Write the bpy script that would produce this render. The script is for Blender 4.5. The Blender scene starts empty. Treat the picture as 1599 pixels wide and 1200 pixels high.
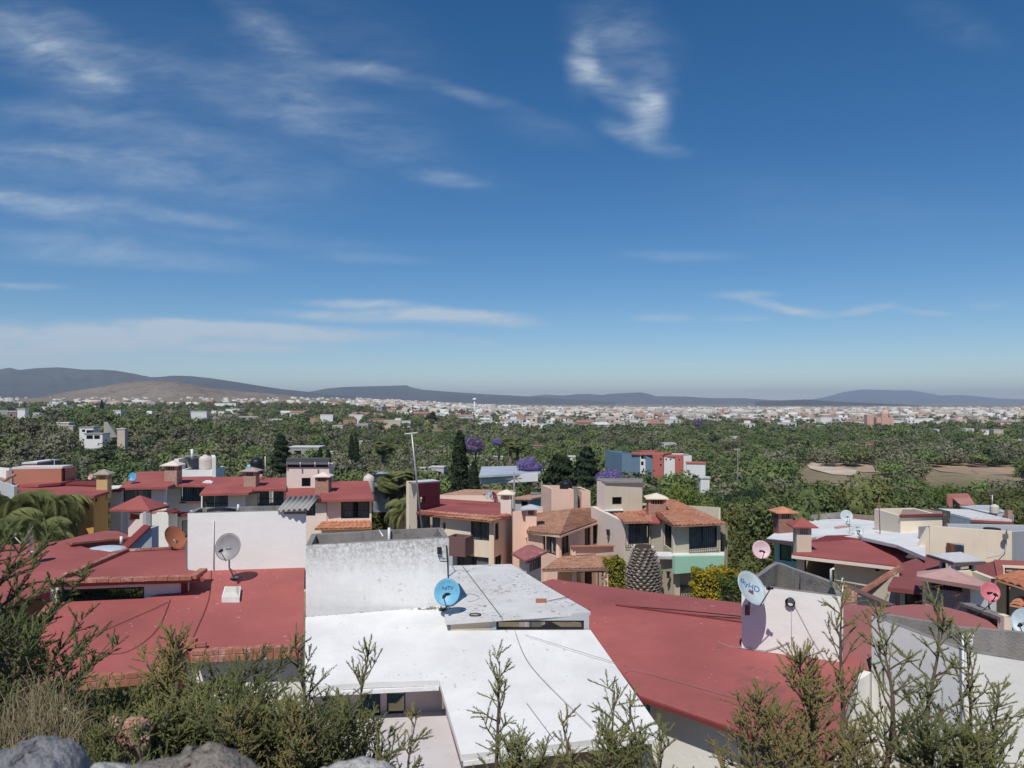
import bpy, bmesh, math, random
import numpy as np
from mathutils import Vector, Matrix, Euler
R = math.radians
SC = bpy.context.scene
COL = SC.collection

# ------------------------------------------------------------------ camera, sky, sun, exposure
F, CX, HY, CH = 1200.0, 799.5, 630.0, 25.0          # focal length in photo pixels, centre, horizon row, camera height
cam = bpy.data.cameras.new('camera'); camo = bpy.data.objects.new('camera', cam); COL.objects.link(camo)
camo.location = (0, 0, CH); camo.rotation_euler = (R(90), 0, 0)
cam.sensor_width = 36; cam.lens = 36 * F / 1599.0
cam.shift_y = (HY - 600) / 1599.0
cam.clip_start = 0.1; cam.clip_end = 200000
cam.dof.use_dof = True; cam.dof.focus_distance = 30; cam.dof.aperture_fstop = 8.5
SC.camera = camo

SUN_EL, SUN_AZ = 54.0, 18.0                          # elevation; degrees left of straight behind the camera
sd = Vector((-math.sin(R(SUN_AZ)) * math.cos(R(SUN_EL)), -math.cos(R(SUN_AZ)) * math.cos(R(SUN_EL)), math.sin(R(SUN_EL))))
sl = bpy.data.lights.new('sun', 'SUN'); sl.energy = 3.7; sl.angle = R(0.55); sl.color = (1, 0.945, 0.87)
slo = bpy.data.objects.new('sun', sl); COL.objects.link(slo)
slo.rotation_euler = (-sd).to_track_quat('-Z', 'Y').to_euler()

W = bpy.data.worlds.new('World'); SC.world = W; W.use_nodes = True
SC.view_settings.view_transform = 'Standard'; SC.view_settings.look = 'None'
SC.view_settings.exposure = 0.05; SC.view_settings.gamma = 1.0
SC.view_settings.use_curve_mapping = False
SC.cycles.volume_bounces = 0
SC.cycles.max_bounces = 6; SC.cycles.diffuse_bounces = 3; SC.cycles.glossy_bounces = 2
SC.cycles.transparent_max_bounces = 8

def build_world():
    nt = W.node_tree; N = nt.nodes; L = nt.links
    N.clear()
    out = N.new('ShaderNodeOutputWorld'); bg = N.new('ShaderNodeBackground')
    sky = N.new('ShaderNodeTexSky'); sky.sky_type = 'NISHITA'; sky.sun_disc = False
    sky.sun_elevation = R(SUN_EL)
    sky.sun_rotation = R(180 + SUN_AZ)
    sky.altitude = 1900; sky.air_density = 1.0; sky.dust_density = 0.0; sky.ozone_density = 2.2
    bg.inputs['Strength'].default_value = 0.08
    tc = N.new('ShaderNodeTexCoord')
    sep = N.new('ShaderNodeSeparateXYZ'); L.new(tc.outputs['Generated'], sep.inputs[0])
    def math_(op, a, b=None, clamp=False):
        m = N.new('ShaderNodeMath'); m.operation = op; m.use_clamp = clamp
        for i, v in enumerate((a, b)):
            if v is None: continue
            if isinstance(v, (int, float)): m.inputs[i].default_value = v
            else: L.new(v, m.inputs[i])
        return m.outputs[0]
    yy = math_('MAXIMUM', sep.outputs['Y'], 0.02)
    u = math_('DIVIDE', sep.outputs['X'], yy); v = math_('DIVIDE', sep.outputs['Z'], yy)
    cmb = N.new('ShaderNodeCombineXYZ'); L.new(u, cmb.inputs[0]); L.new(v, cmb.inputs[1])
    uv = cmb.outputs[0]
    # domain warp
    nz = N.new('ShaderNodeTexNoise'); nz.inputs['Scale'].default_value = 4.5; nz.inputs['Detail'].default_value = 7
    L.new(uv, nz.inputs['Vector'])
    sub = N.new('ShaderNodeVectorMath'); sub.operation = 'SUBTRACT'; L.new(nz.outputs['Color'], sub.inputs[0]); sub.inputs[1].default_value = (.5, .5, .5)
    scl = N.new('ShaderNodeVectorMath'); scl.operation = 'SCALE'; L.new(sub.outputs[0], scl.inputs[0]); scl.inputs['Scale'].default_value = 0.07
    flat = N.new('ShaderNodeVectorMath'); flat.operation = 'MULTIPLY'; L.new(scl.outputs[0], flat.inputs[0])
    fx = math_('MULTIPLY', v, 1.6, True); fx = math_('ADD', fx, .16)
    fc = N.new('ShaderNodeCombineXYZ'); fc.inputs[0].default_value = 1.0; L.new(fx, fc.inputs[1]); L.new(fc.outputs[0], flat.inputs[1])
    add = N.new('ShaderNodeVectorMath'); add.operation = 'ADD'; L.new(uv, add.inputs[0]); L.new(flat.outputs[0], add.inputs[1])
    wuv = add.outputs[0]
    # wisps: (px, py, angle deg (photo, clockwise positive = going down to the right), half length, half width, strength, warp)
    blobs = [(300, 150, 18, 420, 120, 0.06, 1), (150, 300, 8, 380, 90, 0.08, 1), (560, 60, 30, 260, 70, 0.05, 1), (330, 240, 16, 300, 40, 0.08, 1), (620, 250, 14, 220, 30, 0.06, 1), (240, 90, 28, 200, 26, 0.08, 1), (60, 240, 5, 220, 16, 0.14, 1), (250, 335, 8, 230, 14, .16, 1), (200, 405, 3, 260, 16, .16, 1), (450, 380, 4, 200, 12, .12, 1), (60, 55, 27, 210, 69, 0.22, 1), (125, 95, 31, 95, 20, 0.26, 1), (180, 120, 18, 60, 16, 0.18, 1), (90, 80, 30, 130, 43, 0.16, 1),
             (110, 190, 7, 260, 29, 0.15, 1), (520, 185, 17, 220, 57, 0.14, 1), (420, 130, 30, 130, 69, 0.09, 1),
             (575, 112, 14, 90, 16, 0.22, 1), (730, 145, 15, 110, 12, 0.18, 1), (400, 30, 40, 120, 39, 0.14, 1), (470, 80, 35, 90, 34, 0.10, 1),
             (60, 322, 14, 150, 23, 0.31, 1), (20, 312, 10, 90, 13, 0.18, 1), (150, 385, 6, 240, 23, 0.21, 1), (180, 260, 8, 300, 39, 0.13, 1), (350, 300, 10, 200, 28, 0.07, 1),
             (35, 443, 1, 70, 6, .38, 1), (700, 282, 12, 75, 14, 0.22, 1), (690, 270, 5, 45, 13, 0.14, 1),
             (180, 522, 1, 360, 26, .95, 1), (40, 545, -3, 260, 26, .85, 1), (470, 520, 2, 250, 14, .8, 1), (330, 508, 1, 200, 9, .6, 1), (600, 494, 2, 210, 11, .75, 1),
             (560, 474, 2, 100, 8, .85, 1), (720, 490, 3, 130, 10, .75, 1), (800, 505, 2, 70, 8, .36, 1), (600, 560, 1, 55, 5, .36, 1), (370, 545, 1, 190, 10, .60, 1), (180, 565, -1, 300, 10, .35, 1), (740, 534, 3, 40, 6, .25, 1),
             (905, 92, 97, 60, 25, 0.38, 1), (935, 130, 35, 70, 23, 0.38, 1), (1000, 155, 40, 42, 29, 0.45, 1), (1010, 175, 92, 52, 29, 0.33, 1), (985, 205, 20, 62, 20, 0.29, 1),
             (950, 55, 78, 100, 71, 0.16, 1), (1000, 60, 20, 90, 46, 0.09, 1), (1022, 120, 85, 60, 34, 0.16, 1), (850, 200, 12, 90, 23, 0.07, 1), (1030, 235, 10, 50, 11, 0.13, 1),
             (1035, 494, 1, 65, 8, .48, 1), (1160, 463, 0, 55, 7, .40, 1), (1205, 480, 15, 75, 8, .62, 1), (1260, 492, 5, 50, 8, .4, 1), (1345, 484, -12, 55, 8, .50, 1), (1440, 484, 4, 60, 6, .34, 1), (1150, 498, 0, 70, 6, .22, 1), (1540, 474, 2, 50, 8, .2, 1),
             (1060, 402, 1, 110, 10, 0.17, 1), (1480, 40, 25, 120, 28, 0.06, 1), (560, 405, 4, 130, 10, 0.16, 1), (985, 552, 2, 40, 5, .30, 1), (1070, 562, 2, 40, 3, .18, 1), (1300, 330, 5, 300, 69, 0.04, 1)]
    total = None
    for (px, py, ang, hl, hw, st, wp) in blobs:
        cx = (px - CX) / F; cy = (HY - py) / F; a = R(-ang)
        mp = N.new('ShaderNodeMapping'); mp.vector_type = 'TEXTURE'
        mp.inputs['Location'].default_value = (cx, cy, 0); mp.inputs['Rotation'].default_value = (0, 0, a)
        mp.inputs['Scale'].default_value = (hl / F * 1.35, hw / F * 1.5, 1)
        L.new(wuv, mp.inputs['Vector'])
        ln = N.new('ShaderNodeVectorMath'); ln.operation = 'LENGTH'; L.new(mp.outputs[0], ln.inputs[0])
        mr = N.new('ShaderNodeMapRange'); mr.interpolation_type = 'SMOOTHERSTEP'
        mr.inputs['From Min'].default_value = 1.0; mr.inputs['From Max'].default_value = 0.0
        mr.inputs['To Min'].default_value = 0; mr.inputs['To Max'].default_value = st
        L.new(ln.outputs['Value'], mr.inputs['Value'])
        total = mr.outputs[0] if total is None else math_('ADD', total, mr.outputs[0])
    # fibrous streaks, stretched along the wind
    def streak(rot, sx, sy, lo, hi, sc):
        m2 = N.new('ShaderNodeMapping'); m2.inputs['Rotation'].default_value = (0, 0, R(rot)); m2.inputs['Scale'].default_value = (sx, sy, 1)
        L.new(wuv, m2.inputs['Vector'])
        n2 = N.new('ShaderNodeTexNoise'); n2.inputs['Scale'].default_value = sc; n2.inputs['Detail'].default_value = 9; n2.inputs['Roughness'].default_value = .62
        n2.inputs['Distortion'].default_value = .4
        L.new(m2.outputs[0], n2.inputs['Vector'])
        r2 = N.new('ShaderNodeMapRange'); r2.inputs['From Min'].default_value = .32; r2.inputs['From Max'].default_value = .68
        r2.inputs['To Min'].default_value = lo; r2.inputs['To Max'].default_value = hi
        L.new(n2.outputs['Fac'], r2.inputs['Value']); return r2.outputs[0]
    s1 = streak(16, 1.0, 4.0, .30, 1.35, 8.0); s2 = streak(10, 1, 3.0, .70, 1.3, 26.0)
    dens = math_('MULTIPLY', math_('MULTIPLY', total, s1), s2)
    front = math_('GREATER_THAN', sep.outputs['Y'], 0.05)
    dens = math_('MULTIPLY', dens, front)
    dens = math_('MINIMUM', dens, .85)
    mix = N.new('ShaderNodeMix'); mix.data_type = 'RGBA'
    L.new(dens, mix.inputs['Factor'])
    hs = N.new('ShaderNodeHueSaturation'); hs.inputs['Saturation'].default_value = SKY_SAT; hs.inputs['Value'].default_value = SKY_VAL
    L.new(sky.outputs[0], hs.inputs['Color'])
    L.new(hs.outputs[0], mix.inputs[6])
    mix.inputs[7].default_value = (6.2, 7.3, 8.5, 1)
    L.new(mix.outputs[2], bg.inputs['Color']); L.new(bg.outputs[0], out.inputs['Surface'])
SKY_SAT, SKY_VAL = 1.36, 1.12
build_world()

# ------------------------------------------------------------------ geometry helpers
def P(px, py, Y):
    return Vector(((px - CX) / F * Y, Y, CH - (py - HY) / F * Y))
def XY(px, Y):
    return Vector(((px - CX) / F * Y, Y))
def ray(px, py):
    return Vector(((px - CX) / F, 1.0, -(py - HY) / F))
CAMP = Vector((0, 0, CH))
class Plane:
    def __init__(s, a, b, c):
        s.p = P(*a) if not isinstance(a, Vector) else a
        b = P(*b) if not isinstance(b, Vector) else b; c = P(*c) if not isinstance(c, Vector) else c
        s.n = (b - s.p).cross(c - s.p).normalized()
        if s.n.z < 0: s.n = -s.n
    def at(s, px, py):
        r = ray(px, py); t = (s.p - CAMP).dot(s.n) / r.dot(s.n)
        return CAMP + r * t
    def z(s, x, y):
        return s.p.z - (s.n.x * (x - s.p.x) + s.n.y * (y - s.p.y)) / s.n.z

class MB:
    def __init__(s): s.v = []; s.f = []; s.sm = []
    def quad(s, a, b, c, d, smooth=False): s.poly([a, b, c, d], smooth)
    def poly(s, pts, smooth=False):
        n = len(s.v); s.v += [tuple(p) for p in pts]; s.f.append(tuple(range(n, n + len(pts)))); s.sm.append(smooth)
    def mesh(s, vs, fs, smooth=False):
        n = len(s.v); s.v += [tuple(p) for p in vs]
        for f in fs: s.f.append(tuple(i + n for i in f)); s.sm.append(smooth)
    def prism(s, pts, off):
        """closed prism of a polygon (ccw seen from +off's opposite does not matter) swept by off"""
        pts = [Vector(p) for p in pts]; off = Vector(off); n = len(pts)
        top = pts; bot = [p + off for p in pts]
        s.mesh(top + bot, [tuple(range(n))] + [tuple(range(2 * n - 1, n - 1, -1))] + [(i, i + n, (i + 1) % n + n, (i + 1) % n) for i in range(n)])
    def box(s, c, size, rz=0, tilt=None):
        c = Vector(c); hx, hy, hz = size[0] / 2, size[1] / 2, size[2] / 2
        M = Matrix.Rotation(rz, 3, 'Z')
        if tilt is not None: M = tilt
        vs = [c + M @ Vector((x * hx, y * hy, z * hz)) for x in (-1, 1) for y in (-1, 1) for z in (-1, 1)]
        s.mesh(vs, [(0, 1, 3, 2), (4, 6, 7, 5), (0, 4, 5, 1), (2, 3, 7, 6), (0, 2, 6, 4), (1, 5, 7, 3)])
    def beam(s, p, q, w, h, up=Vector((0, 0, 1)), drop=0.0):
        p = Vector(p); q = Vector(q); d = (q - p)
        if d.length < 1e-6: return
        d.normalize(); sx = d.cross(up).normalized(); u = sx.cross(d).normalized()
        vs = []
        for e in (p, q):
            for a, b in ((-1, -1), (1, -1), (1, 1), (-1, 1)):
                vs.append(e + sx * a * w / 2 + u * (b * h / 2) - Vector((0, 0, drop)))
        s.mesh(vs, [(0, 1, 2, 3), (7, 6, 5, 4), (0, 4, 5, 1), (1, 5, 6, 2), (2, 6, 7, 3), (3, 7, 4, 0)])
    def tube(s, pts, r, n=6, r2=None, cap=True):
        pts = [Vector(p) for p in pts]; m = len(pts)
        if m < 2: return
        vs = []; fs = []
        ref = Vector((0.13, 0.31, 0.94)).normalized()
        for i, p in enumerate(pts):
            d = (pts[min(i + 1, m - 1)] - pts[max(i - 1, 0)])
            if d.length < 1e-9: d = Vector((0, 0, 1))
            d.normalize()
            a = d.cross(ref)
            if a.length < .05: a = d.cross(Vector((1, 0, 0)))
            a.normalize(); b = d.cross(a)
            rr = r if r2 is None else r + (r2 - r) * i / (m - 1)
            for k in range(n):
                t = 2 * math.pi * k / n
                vs.append(p + (a * math.cos(t) + b * math.sin(t)) * rr)
        for i in range(m - 1):
            for k in range(n):
                fs.append((i * n + k, i * n + (k + 1) % n, (i + 1) * n + (k + 1) % n, (i + 1) * n + k))
        if cap: fs.append(tuple(range(n - 1, -1, -1))); fs.append(tuple((m - 1) * n + k for k in range(n)))
        s.mesh(vs, fs, True)
    def lathe(s, prof, c=(0, 0, 0), n=24, smooth=True):
        c = Vector(c); vs = []; fs = []; m = len(prof)
        for (r, z) in prof:
            for k in range(n):
                t = 2 * math.pi * k / n; vs.append(c + Vector((r * math.cos(t), r * math.sin(t), z)))
        for i in range(m - 1):
            for k in range(n):
                fs.append((i * n + k, i * n + (k + 1) % n, (i + 1) * n + (k + 1) % n, (i + 1) * n + k))
        fs.append(tuple(range(n - 1, -1, -1))); fs.append(tuple((m - 1) * n + k for k in range(n)))
        s.mesh(vs, fs, smooth)
    def build(s, name, mat, parent=None, origin=None):
        me = bpy.data.meshes.new(name)
        if origin is None: origin = parent.location if parent is not None else Vector((0, 0, 0))
        o3 = Vector(origin)
        if s.v:
            a = np.array(s.v, dtype=np.float64) - np.array(o3)
            me.from_pydata([tuple(p) for p in a], [], s.f)
            me.polygons.foreach_set('use_smooth', s.sm)
            me.update()
        o = bpy.data.objects.new(name, me); COL.objects.link(o)
        if mat is not None: me.materials.append(mat)
        if parent is not None: o.parent = parent
        return o

def fastmesh(name, verts, tris, nv=3, mat=None, colors=None):
    me = bpy.data.meshes.new(name)
    nf = len(tris)
    me.vertices.add(len(verts)); me.vertices.foreach_set('co', np.ascontiguousarray(verts, dtype=np.float32).ravel())
    me.loops.add(nf * nv); me.loops.foreach_set('vertex_index', np.ascontiguousarray(tris, dtype=np.int32).ravel())
    me.polygons.add(nf); me.polygons.foreach_set('loop_start', np.arange(0, nf * nv, nv, dtype=np.int32))
    me.polygons.foreach_set('loop_total', np.full(nf, nv, dtype=np.int32))
    if colors is not None:
        at = me.color_attributes.new('tint', 'FLOAT_COLOR', 'POINT')
        c4 = np.ones((len(verts), 4), dtype=np.float32); c4[:, :3] = colors
        at.data.foreach_set('color', c4.ravel())
    me.update(calc_edges=True); me.validate()
    if mat: me.materials.append(mat)
    return me

def props(o, label=None, cat=None, group=None, kind=None):
    if label: o['label'] = label
    if cat: o['category'] = cat
    if group: o['group'] = group
    if kind: o['kind'] = kind
    return o
def thing(name, label, cat, loc, rz=0, group=None):
    o = bpy.data.objects.new(name, None); COL.objects.link(o); o.empty_display_size = .3
    o.location = loc; o.rotation_euler = (0, 0, rz)
    return props(o, label, cat, group)
def sphere_mb(mb, c, r, n=12, m=8, sq=(1, 1, 1)):
    prof = []
    vs = []; fs = []
    for i in range(m + 1):
        ph = math.pi * i / m
        for k in range(n):
            t = 2 * math.pi * k / n
            vs.append(Vector(c) + Vector((r * sq[0] * math.sin(ph) * math.cos(t), r * sq[1] * math.sin(ph) * math.sin(t), r * sq[2] * math.cos(ph))))
    for i in range(m):
        for k in range(n):
            fs.append((i * n + k, (i + 1) * n + k, (i + 1) * n + (k + 1) % n, i * n + (k + 1) % n))
    mb.mesh(vs, fs, True)

# ------------------------------------------------------------------ terrain profile
DP = [(-60, 1.6), (0, 1.65), (1.3, 1.75), (3, 3.0), (6, 4.9), (9, 8.6), (20, 9.6), (34, 10.6), (48, 12.0), (60, 13.2), (75, 15.5), (95, 18.0), (120, 20.0), (160, 21.3), (250, 22.0), (60000, 22.0)]
def drop(Y):
    for i in range(len(DP) - 1):
        if Y <= DP[i + 1][0]:
            a, b = DP[i], DP[i + 1]; t = max(0, (Y - a[0]) / (b[0] - a[0])); return a[1] + (b[1] - a[1]) * t
    return DP[-1][1]
def gz(x, y):
    z = CH - drop(y)
    z += 14 * math.exp(-((x + 160) / 80) ** 2 - ((y - 290) / (115 if y < 290 else 120)) ** 2)
    z += 6 * math.exp(-((x + 75) / 60) ** 2 - ((y - 560) / 90) ** 2)
    if y > 420:
        p_ = x / y * F + CX; k = min(1, max(0, (860 - p_) / 380)); k = k * k * (3 - 2 * k)
        z += k * float(np.interp(y, [420, 900, 2000, 4000, 9000, 40000], [0, 15, 24, 52, 60, 60]))
        z += min(max(y - 700, 0), 4000) * .0035 * min(1, max(0, (.25 - x / y) / .5)) * (1 - k)
    return z
# ------------------------------------------------------------------ procedural materials
MATS = {}
def newmat(name):
    m = bpy.data.materials.new(name); m.use_nodes = True
    nt = m.node_tree; b = nt.nodes['Principled BSDF']
    return m, nt, nt.nodes, nt.links, b
def rgba(c): return (c[0], c[1], c[2], 1)
def noise_node(N, L, vec, scale, detail=4, rough=.55, mapping=None, dist=0):
    if mapping is not None:
        mp = N.new('ShaderNodeMapping'); mp.inputs['Scale'].default_value = mapping; L.new(vec, mp.inputs['Vector']); vec = mp.outputs[0]
    n = N.new('ShaderNodeTexNoise'); n.inputs['Scale'].default_value = scale; n.inputs['Detail'].default_value = detail
    n.inputs['Roughness'].default_value = rough; n.inputs['Distortion'].default_value = dist
    L.new(vec, n.inputs['Vector']); return n.outputs['Fac']
def ramp_(N, L, fac, lo, hi):
    r = N.new('ShaderNodeMapRange'); r.inputs['From Min'].default_value = lo; r.inputs['From Max'].default_value = hi
    L.new(fac, r.inputs['Value']); return r.outputs[0]
def mixc(N, L, fac, a, b):
    m = N.new('ShaderNodeMix'); m.data_type = 'RGBA'
    if isinstance(fac, (int, float)): m.inputs['Factor'].default_value = fac
    else: L.new(fac, m.inputs['Factor'])
    for i, c in ((6, a), (7, b)):
        if isinstance(c, tuple): m.inputs[i].default_value = rgba(c)
        else: L.new(c, m.inputs[i])
    return m.outputs[2]
def mul_(N, L, a, b):
    m = N.new('ShaderNodeMath'); m.operation = 'MULTIPLY'
    for i, v in enumerate((a, b)):
        if isinstance(v, (int, float)): m.inputs[i].default_value = v
        else: L.new(v, m.inputs[i])
    return m.outputs[0]
def paint(name, col, var=.10, dirt=None, dirt_amt=.0, dirt_scale=9., chips=None, chips_lo=.66, chips_scale=2.2, streaks=0., streak_col=(.12, .11, .10), bump=.15, bscale=30., rough=.85, big=.5, coarse=None, dlo=.52, dhi=.66, zband=None):
    """painted render or waterproofing: colour drift, grime, flaked chips, run-down streaks"""
    if name in MATS: return MATS[name]
    m, nt, N, L, b = newmat(name)
    geo = N.new('ShaderNodeNewGeometry'); v = geo.outputs['Position']
    n1 = noise_node(N, L, v, big, 5, .6)
    c2 = tuple(max(0, c * (1 - var * 1.6)) for c in col); c1 = tuple(min(1, c * (1 + var * .5)) for c in col)
    cur = mixc(N, L, ramp_(N, L, n1, .3, .7), c2, c1)
    n1b = noise_node(N, L, v, big * 7, 6, .65)
    cur = mixc(N, L, mul_(N, L, ramp_(N, L, n1b, .35, .75), var * 2.2), cur, tuple(c * .8 for c in col))
    if streaks > 0:
        s = noise_node(N, L, v, 1.0, 6, .7, mapping=(5.5, 5.5, .55))
        s2 = noise_node(N, L, v, .8, 3, .5)
        cur = mixc(N, L, mul_(N, L, mul_(N, L, ramp_(N, L, s, .47, .72), ramp_(N, L, s2, .38, .62)), streaks), cur, streak_col)
    if dirt:
        d = noise_node(N, L, v, dirt_scale, 8, .75); d2 = noise_node(N, L, v, dirt_scale * .12, 3, .5)
        f = mul_(N, L, mul_(N, L, ramp_(N, L, d, dlo, dhi), ramp_(N, L, d2, .42, .62)), dirt_amt)
        cur = mixc(N, L, f, cur, dirt)
    if zband:
        sp = N.new('ShaderNodeSeparateXYZ'); L.new(v, sp.inputs[0])
        wv = noise_node(N, L, v, 2.5, 5, .7, mapping=(3, 3, .7)); d = noise_node(N, L, v, 13, 8, .8)
        ad = N.new('ShaderNodeMath'); ad.operation = 'MULTIPLY_ADD'; L.new(wv, ad.inputs[0]); ad.inputs[1].default_value = .9; L.new(sp.outputs[2], ad.inputs[2])
        f = mul_(N, L, mul_(N, L, ramp_(N, L, ad.outputs[0], zband[0] + .45 - zband[1], zband[0] + .45 + .25), ramp_(N, L, d, .38, .58)), .9)
        cur = mixc(N, L, f, cur, (.26, .25, .235))
    if chips:
        d = noise_node(N, L, v, chips_scale * 2.2, 3, .5, mapping=(1, 2.2, 1)); d2 = noise_node(N, L, v, chips_scale * .22, 2, .5)
        r = ramp_(N, L, d, chips_lo, chips_lo + .015); r2 = ramp_(N, L, d2, .50, .56)
        cl = N.new('ShaderNodeClamp'); L.new(mul_(N, L, r, r2), cl.inputs[0])
        cur = mixc(N, L, cl.outputs[0], cur, chips)
    L.new(cur, b.inputs['Base Color']); b.inputs['Roughness'].default_value = rough
    b.inputs['Specular IOR Level'].default_value = .25
    bn = noise_node(N, L, v, bscale, 5, .6)
    if coarse:
        bn2 = noise_node(N, L, v, coarse, 2, .5)
        ad = N.new('ShaderNodeMath'); ad.operation = 'MULTIPLY_ADD'; L.new(bn2, ad.inputs[0]); ad.inputs[1].default_value = 3.0; L.new(bn, ad.inputs[2]); bn = ad.outputs[0]
    bp = N.new('ShaderNodeBump'); bp.inputs['Strength'].default_value = bump; bp.inputs['Distance'].default_value = .02
    L.new(bn, bp.inputs['Height']); L.new(bp.outputs[0], b.inputs['Normal'])
    MATS[name] = m; return m
def plain(name, col, rough=.6, metal=0., spec=.4):
    if name in MATS: return MATS[name]
    m, nt, N, L, b = newmat(name)
    geo = N.new('ShaderNodeNewGeometry')
    n1 = noise_node(N, L, geo.outputs['Position'], 6, 5, .6)
    L.new(mixc(N, L, ramp_(N, L, n1, .3, .7), tuple(c * .86 for c in col), tuple(min(1, c * 1.06) for c in col)), b.inputs['Base Color'])
    b.inputs['Roughness'].default_value = rough; b.inputs['Metallic'].default_value = metal; b.inputs['Specular IOR Level'].default_value = spec
    MATS[name] = m; return m
def brickmat(name, c1, c2, mortar, scale=1.0, bw=.24, bh=.075, ms=.012, painted=None):
    if name in MATS: return MATS[name]
    m, nt, N, L, b = newmat(name)
    geo = N.new('ShaderNodeNewGeometry')
    sp = N.new('ShaderNodeSeparateXYZ'); L.new(geo.outputs['Position'], sp.inputs[0])
    ad = N.new('ShaderNodeMath'); ad.operation = 'ADD'; L.new(sp.outputs[0], ad.inputs[0]); L.new(sp.outputs[1], ad.inputs[1])
    cb = N.new('ShaderNodeCombineXYZ'); L.new(ad.outputs[0], cb.inputs[0]); L.new(sp.outputs[2], cb.inputs[1])
    br = N.new('ShaderNodeTexBrick'); br.inputs['Scale'].default_value = scale
    br.inputs['Color1'].default_value = rgba(c1); br.inputs['Color2'].default_value = rgba(c2); br.inputs['Mortar'].default_value = rgba(mortar)
    br.inputs['Brick Width'].default_value = bw; br.inputs['Row Height'].default_value = bh; br.inputs['Mortar Size'].default_value = ms
    br.inputs['Bias'].default_value = 0
    L.new(cb.outputs[0], br.inputs['Vector'])
    n1 = noise_node(N, L, geo.outputs['Position'], 7, 5, .6)
    cur = mixc(N, L, mul_(N, L, ramp_(N, L, n1, .35, .7), .5), br.outputs['Color'], tuple(c * .6 for c in c1))
    L.new(cur, b.inputs['Base Color']); b.inputs['Roughness'].default_value = .9; b.inputs['Specular IOR Level'].default_value = .2
    bp = N.new('ShaderNodeBump'); bp.inputs['Strength'].default_value = .6; bp.inputs['Distance'].default_value = .02; bp.invert = True
    L.new(br.outputs['Fac'], bp.inputs['Height']); L.new(bp.outputs[0], b.inputs['Normal'])
    MATS[name] = m; return m
def tilemat(name, c1, c2, c3):
    if name in MATS: return MATS[name]
    m, nt, N, L, b = newmat(name)
    geo = N.new('ShaderNodeNewGeometry')
    vo = N.new('ShaderNodeTexVoronoi'); vo.inputs['Scale'].default_value = 3.2; L.new(geo.outputs['Position'], vo.inputs['Vector'])
    sp = N.new('ShaderNodeSeparateColor'); L.new(vo.outputs['Color'], sp.inputs[0])
    cur = mixc(N, L, sp.outputs[0], c1, c2)
    n1 = noise_node(N, L, geo.outputs['Position'], 2.2, 6, .7)
    cur = mixc(N, L, mul_(N, L, ramp_(N, L, n1, .5, .68), .75), cur, c3)
    L.new(cur, b.inputs['Base Color']); b.inputs['Roughness'].default_value = .85; b.inputs['Specular IOR Level'].default_value = .2
    MATS[name] = m; return m
def foliage(name, c1, c2, tip=None, attr=False, objvar=.0, trans=.25, scale=1.3, rough=.7):
    if name in MATS: return MATS[name]
    m, nt, N, L, b = newmat(name)
    geo = N.new('ShaderNodeNewGeometry')
    n1 = noise_node(N, L, geo.outputs['Position'], scale, 4, .6)
    rnd = geo.outputs['Random Per Island']
    cur = mixc(N, L, ramp_(N, L, n1, .35, .65), c1, c2)
    if attr:
        a = N.new('ShaderNodeVertexColor'); a.layer_name = 'tint'
        cur = a.outputs['Color']
        mm = N.new('ShaderNodeMapRange'); mm.inputs['To Min'].default_value = .7; mm.inputs['To Max'].default_value = 1.3; L.new(n1, mm.inputs['Value'])
        hv = N.new('ShaderNodeHueSaturation'); L.new(cur, hv.inputs['Color']); L.new(mm.outputs[0], hv.inputs['Value']); cur = hv.outputs[0]
    else:
        if objvar > 0:
            oi = N.new('ShaderNodeObjectInfo'); hv = N.new('ShaderNodeHueSaturation')
            h = N.new('ShaderNodeMapRange'); h.inputs['To Min'].default_value = .5 - .035 * objvar; h.inputs['To Max'].default_value = .5 + .03 * objvar; L.new(oi.outputs['Random'], h.inputs['Value'])
            m1 = N.new('ShaderNodeMath'); m1.operation = 'MULTIPLY'; m1.inputs[1].default_value = 7.13; L.new(oi.outputs['Random'], m1.inputs[0])
            m2 = N.new('ShaderNodeMath'); m2.operation = 'FRACT'; L.new(m1.outputs[0], m2.inputs[0])
            s = N.new('ShaderNodeMapRange'); s.inputs['To Min'].default_value = 1 - .35 * objvar; s.inputs['To Max'].default_value = 1 + .25 * objvar; L.new(m2.outputs[0], s.inputs['Value'])
            L.new(h.outputs[0], hv.inputs['Hue']); L.new(s.outputs[0], hv.inputs['Value']); L.new(cur, hv.inputs['Color']); cur = hv.outputs[0]
        if tip: cur = mixc(N, L, ramp_(N, L, rnd, .8, .95), cur, tip)
    L.new(cur, b.inputs['Base Color']); b.inputs['Roughness'].default_value = rough; b.inputs['Specular IOR Level'].default_value = .15
    if trans > 0:
        tr = N.new('ShaderNodeBsdfTranslucent'); L.new(cur, tr.inputs['Color'])
        ms = N.new('ShaderNodeMixShader'); ms.inputs[0].default_value = trans
        L.new(b.outputs[0], ms.inputs[1]); L.new(tr.outputs[0], ms.inputs[2])
        L.new(ms.outputs[0], N['Material Output'].inputs['Surface'])
    MATS[name] = m; return m
def glassmat():
    if 'window glass' in MATS: return MATS['window glass']
    m, nt, N, L, b = newmat('window glass')
    b.inputs['Base Color'].default_value = (.012, .016, .02, 1); b.inputs['Roughness'].default_value = .06; b.inputs['Specular IOR Level'].default_value = .5
    tr = N.new('ShaderNodeBsdfTransparent'); tr.inputs['Color'].default_value = (.78, .82, .84, 1)
    ms = N.new('ShaderNodeMixShader'); ms.inputs[0].default_value = .80
    L.new(b.outputs[0], ms.inputs[1]); L.new(tr.outputs[0], ms.inputs[2]); L.new(ms.outputs[0], N['Material Output'].inputs['Surface'])
    MATS['window glass'] = m; return m

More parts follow.
